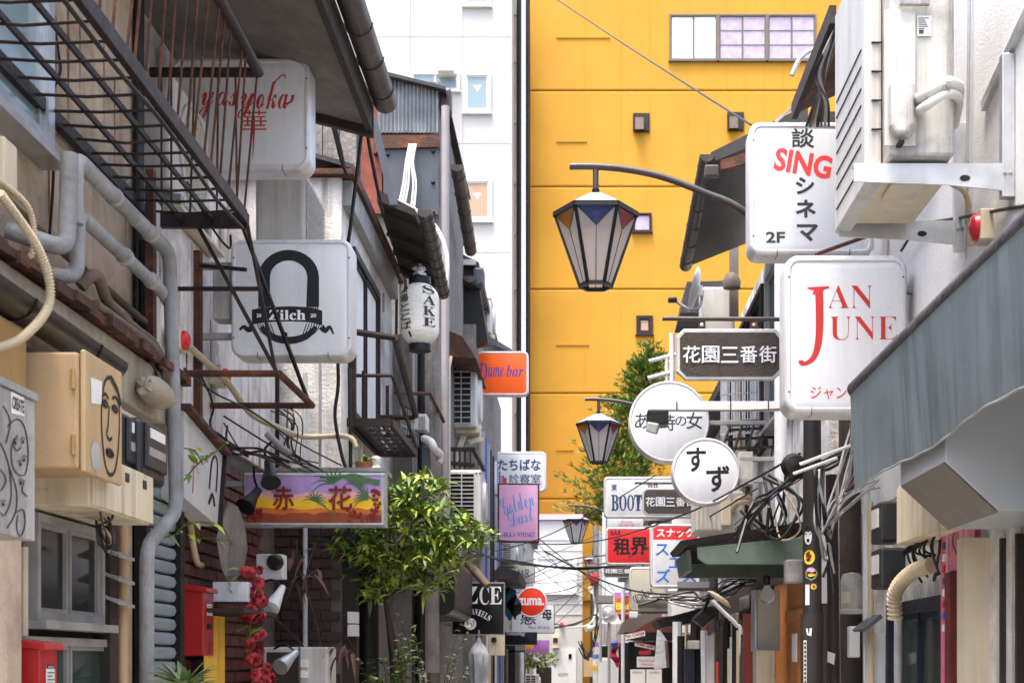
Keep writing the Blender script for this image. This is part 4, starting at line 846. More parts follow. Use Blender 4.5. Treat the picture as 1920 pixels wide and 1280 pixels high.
# ---- small sign boards and wood by the shutter
ob = thing('slanted_sign_board', 'small slanted display case hung under rusty frame above the shutter', 'sign', (-1.7, 6.5, 2.3))
xo = -1.72; y0, y1 = DX(345, xo), DX(418, xo)
MB().add([(xo, y0, 2.70), (xo, y1, 2.60), (xo, y1 - .1, 2.25), (xo, y0, 2.32), (xo - .1, y0, 2.70), (xo - .1, y1, 2.60), (xo - .1, y1 - .1, 2.25), (xo - .1, y0, 2.32)], [(0,1,2,3),(4,5,6,7),(0,1,5,4),(1,2,6,5),(2,3,7,6),(3,0,4,7)]).build('panel', 'sign_back', ob)
MB().bar((xo + .01, y0 - .02, 2.72), (xo + .01, y1 + .03, 2.615), .05, .02).build('top_frame', 'rust', ob); MB().bar((xo + .01, y1, 2.6), (xo + .01, y1 - .1, 2.25), .02).build('side_frame', 'steel_dark', ob)
q = MB((1e-4, 0, 0)); fo = lambda u, v: (xo + .002, y0 + (y1 - y0) * u, 2.68 - .36 * v); q.ribbon(fo, [(.62, .75), (.68, .4), (.78, .28), (.84, .4), (.80, .75)], .035); q.ribbon(fo, [(.6, .95), (.7, .8), (.76, .95)], .05); q.build('arch_drawing', 'ink_black', ob)
q = MB((1e-4, 0, 0)); q.ribbon(fo, [(.1, .5), (.2, .45), (.3, .52), (.4, .44)], .012); q.ribbon(fo, [(.15, .6), (.25, .55), (.35, .62)], .012); q.ribbon(fo, [(.22, .5), (.2, .9)], .015); q.build('red_scrawl', 'ink_red', ob)
wl = MB(); wl.lathe([(0, -.035), (.10, -.03), (.11, 0), (.10, .03), (0, .035)], 10, (0, 0, 0), 'y')
wl.v = [(-1.74 + x * .45 + R.uniform(-.012, .012), 7.2 + x * 1.1 + y * .8, 2.20 + z * 1.9 + R.uniform(-.02, .02)) for x, y, z in wl.v]
one('driftwood_slab', wl, 'old_wood', 'weathered grey driftwood slab fixed to the brick wall', 'driftwood')
wb = MB().box(-1.82, -1.64, 7.12, 7.42, 1.90, 2.0); one('white_box', wb, 'sign_white', 'small white metal box below the driftwood slab', 'box', bevel=.004)
sf = MB().box(-1.88, -1.60, 6.85, 7.6, 1.84, 1.86); one('wall_shelf', sf, 'dark_wood', 'dark shelf below the small white metal box', 'shelf')
yc = MB(); n = 12
for i in range(n + 1): yy = 6.88 + .40 * i / n; xx = -1.80 + .012 * math.sin(i * 1.9); yc.v += [(xx, yy, 1.83), (xx, yy, .7)]
yc.f = [(2 * i, 2 * i + 2, 2 * i + 3, 2 * i + 1) for i in range(n)]; one('door_curtain', yc, 'yellow_cloth', 'yellow door curtain right of the red mail box', 'curtain', smooth=True)
# fuse and speaker boxes under the painted sign
sp = thing('wall_speaker', 'white speaker box with black round cone below the painted sign', 'speaker', P(500, 1085, 7.9)); MB().pbox(480, 1038, 530, 1084, 7.9, .12).build('box', 'white_plastic', sp, bevel=.006); MB().lathe([(0, -.05), (.03, -.05), (.045, -.03), (.045, .0), (0, 0)], 18, P(517, 1054, 7.9), 'y').build('cone', 'steel_dark', sp, smooth=True)
for i, (a, b) in enumerate((((530, 1100), (508, 1140)), ((555, 1222), (525, 1250)))):
    r = thing('spotlight', ('white spotlight pointing down beside the red flowers', 'silver spotlight above the white cabinet, bottom left')[i], 'spotlight', P(b[0], b[1], 7.7)); A, B = Vector(P(*a, 7.75)), Vector(P(*b, 7.6)); MB().tube([A, A.lerp(B, .3), A.lerp(B, .6), B], [.018, .024, .034, .045], 14).build('shade', 'alu' if i else 'white_plastic', r, smooth=True)
    MB().tube(spline([tuple(A), (A.x - .06, A.y, A.z + .04), (A.x - .14, A.y + .1, A.z + .02)], 4), .006, 6).build('arm', 'steel_dark', r, smooth=True)
wc = thing('white_cabinet', 'white outdoor cabinet with grille and switches, bottom left', 'cabinet', P(550, 1280, 8.2)); MB().pbox(493, 1212, 614, 1330, 8.2, .3).build('case', 'ac_white', wc, bevel=.01); MB().pbox(500, 1222, 560, 1325, 8.19, .008).build('grille', 'dark_wood', wc); MB().pbox(560, 1210, 563, 1325, 8.185, .012).build('green_trim', 'green_paint', wc)
for y in (1236, 1256): MB().pbox(563, y, 577, y + 14, 8.18, .018).build('switch', 'ceramic', wc, bevel=.003)
fb = thing('fuse_box', 'small white fuse box on a dark post below the tree', 'fuse box', P(661, 1192, 8.9)); MB().pbox(651, 1146, 671, 1168, 8.95, .06).build('lid', 'white_plastic', fb, bevel=.004); MB().pbox(651, 1170, 671, 1192, 8.95, .06).build('lid', 'white_plastic', fb, bevel=.004)
dp = MB().pbox(642, 1000, 668, 1420, 9.05, .12); one('door_post', dp, 'dark_wood', 'dark post at the corner of the brick wall', 'post')
gp = MB().tube([P(690, 1000, 9.6), P(690, 1420, 9.6)], .075, 16); one('black_column', gp, 'steel_dark', 'shiny black round column behind the tree trunks', 'column', smooth=True)
# ================================================================ left side, middle distance
# ---- small steel balcony under the lantern
bal = thing('small_steel_balcony', 'small rusty steel balcony below the paper lantern', 'balcony', (-1.35, 9.9, 3.15))
for a, b in (((-1.484, 9.22, 3.15), (-1.2, 9.22, 3.15)), ((-1.484, 10.6, 3.15), (-1.2, 10.6, 3.15)), ((-1.2, 9.22, 3.15), (-1.2, 10.6, 3.15)), ((-1.47, 9.22, 3.15), (-1.47, 10.6, 3.15))): MB().bar(a, b, .03, .05).build('floor_frame', 'brown_steel', bal)
for k in range(1, 4): MB().bar((-1.47 + .068 * k, 9.23, 3.15), (-1.47 + .068 * k, 10.59, 3.15), .012, .03).build('floor_bar', 'brown_steel', bal)
for k in range(6): MB().bar((-1.47, 9.4 + k * .2, 3.16), (-1.2, 9.4 + k * .2, 3.16), .012).build('floor_rod', 'brown_steel', bal)
MB().tube([(-1.484, 9.3, 3.76), (-1.2, 9.4, 3.74)], .022, 8).build('handrail', 'brown_steel', bal, smooth=True)
MB().tube([(-1.2, 9.4, 3.74), (-1.2, 10.65, 3.44)], .024, 8).build('handrail', 'brown_steel', bal, smooth=True)
for a, b, r in (((-1.484, 9.3, 3.47), (-1.2, 9.3, 3.47), .012), ((-1.2, 9.3, 3.47), (-1.2, 10.7, 3.2), .014), ((-1.484, 10.6, 3.42), (-1.2, 10.6, 3.42), .02), ((-1.484, 10.6, 3.28), (-1.22, 10.6, 3.28), .014)): MB().tube([a, b], r, 8).build('rail', 'brown_steel', bal, smooth=True)
for x, y in ((-1.39, 9.3), (-1.30, 9.8)): MB().tube([(x, y, 3.15), (x, y, 3.5)], .013, 6).build('post', 'brown_steel', bal)
pp = thing('potted_plant', 'potted grassy plant on the ledge above the painted sign', 'plant', P(683, 890, 9.0)); MB().lathe([(0, 0), (.045, 0), (.06, .09), (.05, .09), (0, .08)], 14, P(683, 893, 9.0)).build('pot', 'terracotta', pp, smooth=True)
def blades(n, o, L, w, tilt=(.4, 1.2), drop=.5, up=(0, 0, 1)):
    mb = MB()
    for _ in range(n):
        a = R.uniform(0, 6.28); t = R.uniform(*tilt); l = L * R.uniform(.6, 1.1); pts = []
        dx, dy = math.cos(a), math.sin(a); sx, sy = -dy, dx
        for k in range(5):
            s = k / 4; h = l * s * math.cos(t) - drop * l * s * s; rr = l * s * math.sin(t); ww = w * (1 - abs(s - .35) / .75) if s < 1 else 0; ww = max(ww, .001)
            c = Vector((o[0] + dx * rr, o[1] + dy * rr, o[2] + h)); pts.append((c - Vector((sx, sy, 0)) * ww, c + Vector((0, 0, -ww * .5)), c + Vector((sx, sy, 0)) * ww))
        mb.add([tuple(q) for p in pts for q in p], [(3 * k + j, 3 * k + j + 1, 3 * k + j + 4, 3 * k + j + 3) for k in range(4) for j in (0, 1)])
    return mb
x, y, z = P(683, 868, 9.0); blades(26, (x, y, z), .16, .010, (.2, 1.0), .7).build('leaves', 'leaf', pp, smooth=True)
fig = MB().lathe([(0, 0), (.03, .0), (.035, .03), (.022, .05), (.034, .075), (.03, .1), (0, .11)], 14, P(705, 886, 9.0)); one('cat_figurine', fig, 'ceramic', 'tiny white ceramic figurine beside the potted plant', 'figurine', smooth=True)
lg = MB().pbox(455, 890, 735, 897, 9.0, -.35); one('ledge', lg, 'alu_dull', 'grey ledge carrying the potted plant and figurine', 'ledge')
# ---- paper lantern
la = thing('paper_lantern', 'white ribbed paper lantern lettered SAKE under the small eave', 'lantern', P(790, 650, 10.6))
DL = 10.6; cx = U(787, DL); rl = U(823, DL) - cx; zt_, zb2 = V(533, DL), V(646, DL); H = zt_ - zb2
def lr(t): return rl * min(1, (1 - max(0, abs(2 * t - 1) - .52) ** 2 / .48 ** 2 * .62) ** .8) 
pr = []; N_ = 84
for i in range(N_ + 1): t = i / N_; pr.append((lr(t) * (1 + (.013 if i % 3 == 0 else -.004)), zb2 + H * t))
MB().lathe(pr, 40, (cx, DL, 0)).build('paper_shade', 'lantern_paper', la, smooth=True)
for zz, nm, h in ((zt_, 'top_ring', .05), (zb2 - .05, 'bottom_ring', .05)): MB().lathe([(rl * .52, 0), (rl * .58, 0), (rl * .58, h), (rl * .52, h)], 24, (cx, DL, zz)).build(nm, 'lamp_black', la, smooth=True)
def wrap(u, v):                                           # u: angle (rad, 0 = towards camera), v: 0 top .. 1 bottom
    t = 1 - v; r = lr(t) * 1.03 + .002; return (cx + r * math.sin(u), DL - r * math.cos(u), zb2 + H * t)
q = MB()
for i, c in enumerate('SAKE'): write(q, wrap, serif(c), .26, .07 + i * .18, .98, .22 + i * .18)
q.build('lettering', 'ink_grey', la)
q = MB()
for i, c in enumerate('魚場ととば'): write(q, wrap, c, -1.22 + .04 * i, .07 + i * .15, -.55 + .06 * i, .2 + i * .15, off=.01)
write(q, wrap, 'I', -.55, .84, -.42, .92, off=.03); q.build('lettering', 'ink_black', la)
fo = MB()
fo.lathe([(0, 0), (.05, .01), (.055, .03), (.02, .05), (.05, .075), (.0, .10)], 11, (cx, DL, zt_ + .045)); fo.v = [(a + R.uniform(-.016, .016), b + R.uniform(-.016, .016), c + R.uniform(-.012, .012)) for a, b, c in fo.v]; fo.build('foil_wrap', 'foil', la)
MB().tube(spline([(cx, DL, zt_ + .12), (cx - .05, DL, zt_ + .16), (cx - .2, DL + .1, zt_ + .17)], 5), .008, 6).build('hanger', 'brown_steel', la, smooth=True)
# ---- posts and pipes around the lantern
pl_ = MB().tube([P(803, 520, 11.6), P(803, 1260, 11.6)], .09, 16); one('timber_post', pl_, 'old_wood', 'weathered round post behind the paper lantern', 'post', smooth=True)
pl_ = MB().tube([P(790, 640, 11.4), P(790, 1260, 11.4)], .03, 12); one('black_post', pl_, 'steel_dark', 'slim black post directly below the paper lantern', 'post', smooth=True)
for i, (px, m_, r) in enumerate(((744, 'cable_black', .012), (752, 'cable_beige', .015), (760, 'cable_black', .012), (767, 'old_wood', .018), (774, 'pipe_light', .012))):
    pipe('riser_conduit', ('black cable', 'cream conduit', 'dark cable', 'brown conduit', 'pale conduit')[i] + ' rising left of the paper lantern, ' + ('first', 'second', 'third', 'fourth', 'fifth')[i] + ' from the window', [P(px, 520, 11.55), P(px + R.uniform(-2, 2), 700, 11.55), P(px, 1000, 11.55)], r, m_, 3, group='riser conduits by the lantern')
pipe('downpipe', 'mauve grey downpipe right of the paper lantern', [P(835, 200, 13.2), P(835, 545, 13.2), P(834, 1060, 13.2)], .038, 'pipe_mauve', n=12)
pipe('conduit', 'thin cream conduit running beside the mauve downpipe', [P(846, 668, 13.3), P(842, 690, 13.25), P(842, 960, 13.25)], .014, 'cable_beige')
for i in range(5): pipe('white_cable', ('outer left', 'left', 'middle', 'right', 'outer right')[i] + ' white cable hanging from the zinc gable', [P(768 + i * 3, 270, 13.36), P(764 + i * 3.4 - 3, 305, 13.34), P(756 + i * 5 + (4 if i > 2 else 0), 345, 13.34), P(746 + i * 5.5 + (8 if i > 2 else 0), 392, 13.3)], .010, 'cable_white', 4, group='white cables on the slate panel')
pipe('lagged_cable', 'grey lagged cable curving along the gutter by the zinc gable', [P(712, 378, 12.8), P(745, 378, 12.8), P(785, 398, 12.4), P(820, 430, 12), P(838, 480, 11.6), P(838, 545, 11.5)], .018, 'cable_grey', 5)
# ---- birdcage-like wire rack and basket
wr = thing('wire_rack', 'white wire rack with plastic basket below the lantern post', 'rack', P(800, 845, 11.2))
for i in range(16): MB().tube([P(752 + i * 4.6, 758 + i * 2.2, 10.9 + i * .06), P(752 + i * 4.6, 815 + i * 3.2, 10.9 + i * .06)], .005, 5).build('wire', 'alu_dull', wr)
for y in (0, .33, .66, 1): MB().tube([P(752, 758 + 57 * y, 10.9), P(822, 792 + 70 * y, 11.8)], .007, 5).build('rail', 'rust' if y in (0, 1) else 'alu_dull', wr)
MB().tube([P(742, 736, 10.8), P(806, 738, 11.2), P(832, 790, 11.8)], .015, 8).build('top_rail', 'rust', wr, smooth=True)
bs = MB().pbox(770, 775, 800, 805, 11.2, .2).build('basket', 'white_plastic', wr, bevel=.01)
for i in range(5):
    for j in range(3): MB().pbox(785 + j * 4.5, 781 + i * 4.4, 788 + j * 4.5, 784 + i * 4.4, 11.19, .008).build('hole', 'grey_panel', bs)
hs = MB().tube(spline([P(795, 822, 11.1), P(808, 828, 11.0), P(815, 842, 11.0), P(825, 852, 11.2), P(822, 868, 11.2)], 8), .03, 10); one('drain_hose', hs, 'cable_white', 'white bound hose below the wire rack', 'hose', smooth=True)
gp = MB().slab([P(791, 830, 11.1), P(806, 842, 11.1), P(812, 1050, 11.1), P(791, 1060, 11.1)], (0, .4, 0)); one('slate_sheet', gp, 'navy_panel', 'slate grey metal sheet left of the lower air conditioner', 'sheet')
# ---- air conditioners seen end on
def ac_end(label, x0, y0, x1, y1, D, ln, cols=2, rows=10, side=7, m='ac_white'):
    r = thing('air_conditioner', label, 'air conditioner', P((x0 + x1) / 2, y1, D), 'air conditioners on the left wall')
    MB().pbox(x0, y0, x1, y1, D, ln).build('case', m, r, bevel=.02)
    a, b, c, d_ = x0 + (x1 - x0) * .06, x1 - (x1 - x0) * .2, y0 + (y1 - y0) * .07, y1 - (y1 - y0) * .06
    MB().pbox(a, c, b, d_, D - .003, .002).build('vent_opening', 'steel_dark', r)
    for k in range(rows + 1):
        y = c + (d_ - c) * k / rows; MB().pbox(a, y - .8, b, y + .8, D - .02, .016).build('slat', m, r)
    for k in range(cols + 1):
        x = a + (b - a) * k / cols; MB().pbox(x - .9, c, x + .9, d_, D - .022, .006).build('mullion', m, r)
    for x in (x1 - (x1 - x0) * .14, x1 - 2): MB().lathe([(0, -.006), (.008, -.004), (.009, .002)], 6, P(x, y0 + 7, D), 'y').build('screw', 'steel_dark', r)
    MB().lathe([(0, 0), ((y1 - y0) * .36 * D / F, 0), ((y1 - y0) * .33 * D / F, .03), (0, .032)], 24, (U(x1, D), D + ln * .5, V((y0 + y1) / 2, D)), 'x').build('fan_guard', m, r, smooth=True)
    for yy in (.12, ln - .12): MB().box(U(x0 - 8, D), U(x1 + 6, D), D + yy - .02, D + yy + .02, V(y1 + 8, D), V(y1, D) - .003).build('bracket_arm', 'beige_plastic', r)
    return r
ac_end('white slatted air conditioner left of the orange sign', 843, 677, 893, 800, 15.0, .8)
ac_end('white slatted air conditioner beside the tree crown', 838, 880, 902, 984, 13.6, .75, rows=12)
ac_end('small air conditioner high under the dark gable eave', 886, 553, 921, 624, 18.6, .8, cols=3, rows=14)
ac_end('small air conditioner below the pink whisky sign', 925, 1016, 966, 1052, 20.5, .8, rows=9)
m_ = MB(); m_.slab([P(838, 618, 14.3), P(866, 630, 14.3), P(893, 672, 14.3), P(845, 668, 14.3)], (0, 1.6, 0)); one('rusty_canopy', m_, 'rust', 'rusty little canopy above the slatted air conditioner', 'canopy')
for a, b in (((845, 815), (903, 800)), ((880, 830), (903, 822)), ((870, 815), (848, 880))):
    m_ = MB().bar(P(*a, 15.2), P(*b, 15.2), .05, .05); one('bracket_beam', m_, 'beige_plastic', 'cream steel bracket beam under the air conditioner, ' + ('upper' if a[0] == 845 else 'lower' if a[0] == 880 else 'slanting'), 'bracket')
rl2 = thing('dark_railing', 'dark steel railing between the two slatted air conditioners', 'railing', P(880, 880, 14.5))
for a, b in (((845, 842, 14.5), (888, 842, 14.5)), ((888, 842, 14.5), (908, 880, 16.0)), ((845, 868, 14.5), (890, 872, 14.5))): MB().bar(P(*a), P(*b), .04).build('rail', 'brown_steel', rl2)
for px in (852, 862, 872, 882): MB().bar(P(px, 842, 14.5), P(px, 878, 14.5), .02).build('baluster', 'brown_steel', rl2)
# ---- projecting signs on the left
s = sign('shop_sign', 'orange light box sign lettered Dume bar', 893, 658, 991, 741, 17.0, face='sign_orange', r=10, w=4, wall=-1.2)
letters(s, 17.0, 'ink_indigo', (serif_it('D'), 896, 680, 914, 713), (serif_it('ume'), 915, 688, 944, 706), (serif_it('bar'), 949, 684, 982, 706))
s = sign('shop_sign', 'white light box sign with blue Japanese clinic lettering', 924, 846, 1024, 921, 21.0, r=9, w=4, wall=-1.16)
letters(s, 21.0, 'ink_navy', ('たちばな', 933, 860, 1014, 882, dict(off=.03)), ('診察室', 954, 888, 1014, 908, dict(off=.01)))
letters(s, 21.0, 'ink_red', lambda m, f: flat(m, f, [(934, 895), (938, 895), (938, 891), (945, 891), (945, 895), (950, 895), (950, 908), (934, 908)]), name='house_mark')
sm = MB().pbox(907, 866, 925, 895, 21.0, .1); one('sign_bracket_box', sm, 'sign_rim', 'small grey box left of the blue clinic lettering', 'junction box')
s = sign('shop_sign', 'pink vertical sign with blue script above whisky lettering', 933, 905, 1011, 1016, 19.0, face='sign_pink', rim='rust', r=2, w=3, wall=-1.16)
letters(s, 19.0, 'ink_lightblue', (script('Golden'), 938, 924, 1000, 958, dict(rot=-.35)), (script('Dust'), 952, 952, 1000, 982, dict(rot=-.3)))
letters(s, 19.0, 'ink_indigo', (serif('NIKKA WHISKY'), 938, 997, 1004, 1006))
s = sign('road_sign', 'narrow blue sign half hidden behind the pink sign', 917, 950, 952, 986, 20.0, face='sign_blue', rim='alu', r=4, w=2, wall=-1.16); letters(s, 20.0, 'ink_white', ('RO', 920, 957, 934, 965), ('1', 926, 970, 931, 983, dict(off=.03)))
s = sign('bar_sign', 'black bar sign with whiskey lettering below the tree', 846, 1091, 946, 1190, 14.0, face='sign_black', rim='alu_dull', r=2, w=2, wall=-1.34)
letters(s, 14.0, 'ink_white', (serif('I'), 858, 1099, 868, 1131), (serif('Z'), 870, 1099, 896, 1131), (serif('C'), 899, 1099, 917, 1133), (serif('E'), 918, 1099, 941, 1132))
def arc_text(mb, f, s_, cx_, cy_, r, a0, a1, h, fnc):
    n = len(s_)
    for i, c in enumerate(s_):
        if c == ' ': continue
        a = a0 + (a1 - a0) * (i + .5) / n; ww = r * (a1 - a0) / n * .44
        rot_fn = lambda x, y, a=a: f(cx_ + (r - y) * math.sin(a) + x * math.cos(a), cy_ - (r - y) * math.cos(a) + x * math.sin(a))
        write(mb, rot_fn, fnc(c), -ww, -h / 2, ww, h / 2)
letters(s, 14.0, 'ink_white', lambda m, f: arc_text(m, f, 'JACK DANIELS', 880, 1205, 60, -.62, .72, 11, serif))
letters(s, 14.0, 'ink_white', lambda m, f: disc(m, f, 882, 1169, 11), name='emblem'); letters(s, 14.0, 'ink_black', (serif('No7'), 874, 1163, 890, 1175), name='emblem_lettering', eps=.004)
s = sign('shop_sign', 'round red sign lettered zuma', 968, 1099, 1026, 1157, 22.0, face='sign_zuma', rim='sign_white', r=29, w=3, wall=-1.14, n=10); letters(s, 22.0, 'ink_white', ('zuma.', 973, 1120, 1020, 1134, dict(off=.03)))
s = sign('shop_sign', 'grey white sign with black brush kanji behind the round red sign', 958, 1131, 1040, 1187, 24.0, face='sign_white', rim='alu_dull', r=2, w=2, wall=-1.14); letters(s, 24.0, 'ink_black', ('悪', 975, 1148, 1005, 1170, dict(off=.012)), ('母', 1016, 1142, 1035, 1162, dict(off=.03))); letters(s, 24.0, 'ink_navy', (script('Chou Kitchen'), 990, 1172, 1030, 1178))
s = sign('shop_sign', 'pale narrow sign lettered BAR above the round red sign', 956, 1058, 1003, 1092, 26.0, face='sign_cream', rim='alu_dull', r=2, w=1.5, wall=-1.14); letters(s, 26.0, 'ink_grey', (serif('BAR'), 966, 1066, 993, 1081))
s = sign('shop_sign', 'navy banner sign at the foot of the kanji sign', 946, 1184, 1007, 1208, 21.0, face='sign_navy', rim='sign_navy', r=1, w=1, wall=-1.14, t=.05); letters(s, 21.0, 'ink_white', (serif_it('Shang'), 949, 1182.5, 985, 1192))
s = sign('shop_sign', 'small purple sign far down the left side', 985, 1199, 1030, 1224, 29.0, face='sign_purple', rim='sign_purple', r=1, w=1, wall=-1.14, t=.05)
s = sign('shop_sign', 'small orange yellow sign left of the purple sign', 970, 1207, 1001, 1216, 27.0, face='sign_yellow', rim='sign_yellow', r=1, w=1, wall=-1.14, t=.05)
# ---- bits along the lower left
dk = MB(); o_ = outline(745, 1035, 852, 1152, 20)
dk.slab([P(a, b, 11.6) for a, b in o_], (0, 2.0, 0)); one('rounded_duct', dk, 'steel_dark', 'dark rounded metal duct box behind the tree crown', 'duct', bevel=.02)
m_ = MB(); m_.slab([P(938, 1060, 19), P(975, 1072, 19), P(972, 1086, 19), P(910, 1084, 19)], (0, 2.5, 0)); one('shop_awning', m_, 'roof_dark', 'small dark awning above the black bar sign', 'awning')
m_ = MB(); m_.slab([P(852, 1078, 14.5), P(888, 1086, 14.5), P(880, 1094, 14.5), P(850, 1092, 14.5)], (0, 1, 0)); one('blue_tarp', m_, 'cloth_blue', 'blue tarpaulin edge on top of the black bar sign', 'tarpaulin')
pipe('leaning_log', 'leaning brown duct arm above the black bar sign', [P(862, 1046, 13.8), P(890, 1070, 13.7), P(915, 1098, 13.6)], [.03, .045, .035], 'brown_pipe', 0)
um = thing('furled_umbrella', 'grey furled plastic umbrella hanging below the black bar sign', 'umbrella', P(898, 1330, 13.4))
m_ = MB(); n = 16; prf = [(.012, 1195), (.02, 1203), (.055, 1212), (.085, 1225), (.075, 1250), (.06, 1290), (.04, 1340)]
for r_, y in prf:
    for k in range(n): a = 6.283 * k / n; q_ = r_ * (1 + .28 * (k % 2) + R.uniform(-.08, .08)); m_.v.append((U(898, 13.4) + q_ * math.cos(a), 13.4 + q_ * math.sin(a), V(y + (6 * (k % 3) if y in (1203, 1212) else 0), 13.4)))
m_.f = [(i * n + k, i * n + (k + 1) % n, (i + 1) * n + (k + 1) % n, (i + 1) * n + k) for i in range(len(prf) - 1) for k in range(n)]; m_.build('cover', 'plastic_sheet', um, smooth=True); MB().tube([P(898, 1180, 13.4), P(898, 1350, 13.4)], .008, 6).build('shaft', 'alu', um)
hb = thing('hanging_cloth', 'dark blue and black cloth bundle hanging left of the round red sign', 'cloth', P(958, 1165, 20.5))
m_ = MB(); m_.lathe([(0, 0), (.06, .06), (.11, .2), (.12, .32), (.07, .42), (0, .45)], 12, P(955, 1160, 20.5)); m_.v = [(a + R.uniform(-.03, .03), b, c + R.uniform(-.03, .03)) for a, b, c in m_.v]; m_.build('bundle', 'cloth_blue', hb); m_ = MB(); m_.lathe([(0, 0), (.07, .08), (.1, .2), (.06, .3), (0, .32)], 10, P(965, 1158, 20.4)); m_.v = [(a + R.uniform(-.03, .03), b, c + R.uniform(-.03, .03)) for a, b, c in m_.v]; m_.build('wrap', 'sign_black', hb)
eb_ = thing('intercom_box', 'beige intercom box below the black bar sign', 'intercom', P(931, 1232, 15)); MB().pbox(918, 1190, 946, 1228, 15, .1).build('case', 'beige_box', eb_, bevel=.005); MB().lathe([(0, -.01), (.03, -.01), (.03, .002)], 14, P(926, 1199, 15), 'y').build('dial', 'meter_black', eb_)
for i in range(14):
    px = 905 + i * 5.0; D = 15.5 + i * .9; m_ = MB().tube([P(px, 1180 + R.uniform(-30, 10), D), P(px + R.uniform(-1, 1), 1300, D)], R.uniform(.02, .04), 8); one('front_pipe', m_, ('old_wood', 'pipe_light', 'cable_beige', 'brown_pipe', 'zinc')[i % 5], 'thin ' + ('grey wooden', 'pale blue', 'cream', 'brown', 'zinc')[i % 5] + ' pipe standing low on the far left fronts, ' + ('1st 2nd 3rd 4th 5th 6th 7th 8th 9th 10th 11th 12th 13th 14th'.split()[i]) + ' from the umbrella', 'pipe', 'pipes along the far left fronts')
dr2 = MB().pbox(700, 1150, 760, 1420, 12.2, .05); one('louvred_door', dr2, 'dark_wood', 'dark door behind the tree trunks', 'door')
for i, px in enumerate((735, 752)): 
    m_ = MB().pbox(px, 1150, px + 10, 1420, 12.1, .06); one('door_frame', m_, ('old_wood', 'red_wood')[i], ('grey', 'dark red')[i] + ' door frame post behind the tree trunks', 'post')
for i in range(14): MB().pbox(744, 1155 + i * 9, 756, 1162 + i * 9, 12.05, .03).build('vent_slat', 'alu_dull', LE)
# ================================================================ right side
# ---- stained glass street lamps
DLp, PX_ = 7.74, 1.285
def lp(px, py): return (U(px, DLp) - PX_, 0, V(py, DLp))
lamp = thing('street_lamp', 'nearest street lamp, large stained glass lantern before the yellow wall', 'street lamp', (PX_, DLp, 0), 'stained glass street lamps')
def LM(mb, name, m, smooth=False, parent=None, bevel=0):
    mb.v = [(a + PX_, b + DLp, c) for a, b, c in mb.v]; return mb.build(name, m, parent or lamp, smooth, bevel)
LM(MB().tube([(0, 0, 0), (0, 0, 1.86)], .062, 20), 'pole_base', 'pole_paint', True); LM(MB().tube([(0, 0, 1.86), (0, 0, 3.75)], [.052, .045], 20), 'pole', 'pole_paint', True)
LM(MB().tube(spline([lp(1068, 312), lp(1110, 312), lp(1170, 317), lp(1240, 331), lp(1320, 361), lp(1400, 400), (0, 0, 3.68)], 6), .0185, 12), 'arm', 'lamp_metal', True)
lx = U(1117, DLp) - PX_; zr, zb0, zt0 = V(402, DLp), V(536, DLp), V(366, DLp)
LM(MB().tube([(lx, 0, V(318, DLp)), (lx, 0, zt0)], .0165, 12), 'stem', 'lamp_metal', True)
for k in range(3): LM(MB().lathe([(.0, -.0025), (.021, -.0025), (.021, .0025), (0, .0025)], 12, (lx, 0, zt0 + .014 + .008 * k)), 'stem_ring', 'lamp_black', True)
rt, rb = .228, .088; hx = lambda r, k, z: (lx + r * math.cos(math.pi / 3 * k), r * math.sin(math.pi / 3 * k), z)
m_ = MB(); 
for k in range(6):
    m_.add([hx(rt + .006, k, zr + .012), hx(rt + .006, k + 1, zr + .012), hx(.055, k + 1, zt0), hx(.055, k, zt0)], [(0, 1, 2, 3)])
m_.add([hx(.055, k, zt0) for k in range(6)], [tuple(range(6))]); LM(m_, 'roof', 'lamp_roof')
m_ = MB(); 
for k in range(6): m_.bar(hx(rt, k, zr), hx(rt, k + 1, zr), .014, .026)
LM(m_, 'rim', 'lamp_black')
m_ = MB()
for k in range(6): m_.bar(hx(rb, k, zb0), hx(rb, k + 1, zb0), .016, .02)
LM(m_, 'bottom_ring', 'lamp_black')
for k in range(6): LM(MB().bar(hx(rt - .004, k, zr), hx(rb, k, zb0), .015, .015), 'corner_bar', 'lamp_black')
def face(k, u, v, ins=.004):                              # u across, v down one of the six faces
    r = rt - ins + (rb - rt) * v; a, b = Vector(hx(r, k, zr + (zb0 - zr) * v)), Vector(hx(r, k + 1, zr + (zb0 - zr) * v)); return tuple(a.lerp(b, u))
stc = ['stain_red', 'stain_orange', 'stain_red', 'stain_orange', 'stain_blue', 'stain_red']   # faces 3,4,5 look at the camera
for k in range(6):
    m_ = MB(); m_.add([face(k, .5, .27), face(k, .0, .02), face(k, 0, 1), face(k, .5, 1)], [(0, 1, 2, 3)]); pn = LM(m_, 'glass_pane', 'frost')
    m_ = MB(); m_.add([face(k, .5, .27), face(k, 1, .02), face(k, 1, 1), face(k, .5, 1)], [(0, 1, 2, 3)]); LM(m_, 'glass_pane', 'frost')
    m_ = MB(); m_.add([face(k, .06, .03, .003), face(k, .94, .03, .003), face(k, .5, .27, .003)], [(0, 1, 2)]); LM(m_, 'stained_triangle', stc[k])
    m_ = MB(); m_.bar(face(k, .5, .27, .002), face(k, .5, 1, .002), .0035); m_.bar(face(k, .05, .03, .002), face(k, .5, .27, .002), .0035); m_.bar(face(k, .95, .03, .002), face(k, .5, .27, .002), .0035); LM(m_, 'lead_line', 'lamp_black')
LM(MB().lathe([(0, -.15), (.02, -.15), (.026, -.1), (.022, .02), (.03, .04), (0, .05)], 12, (lx, 0, zr - .03)), 'bulb', 'ceramic', True)
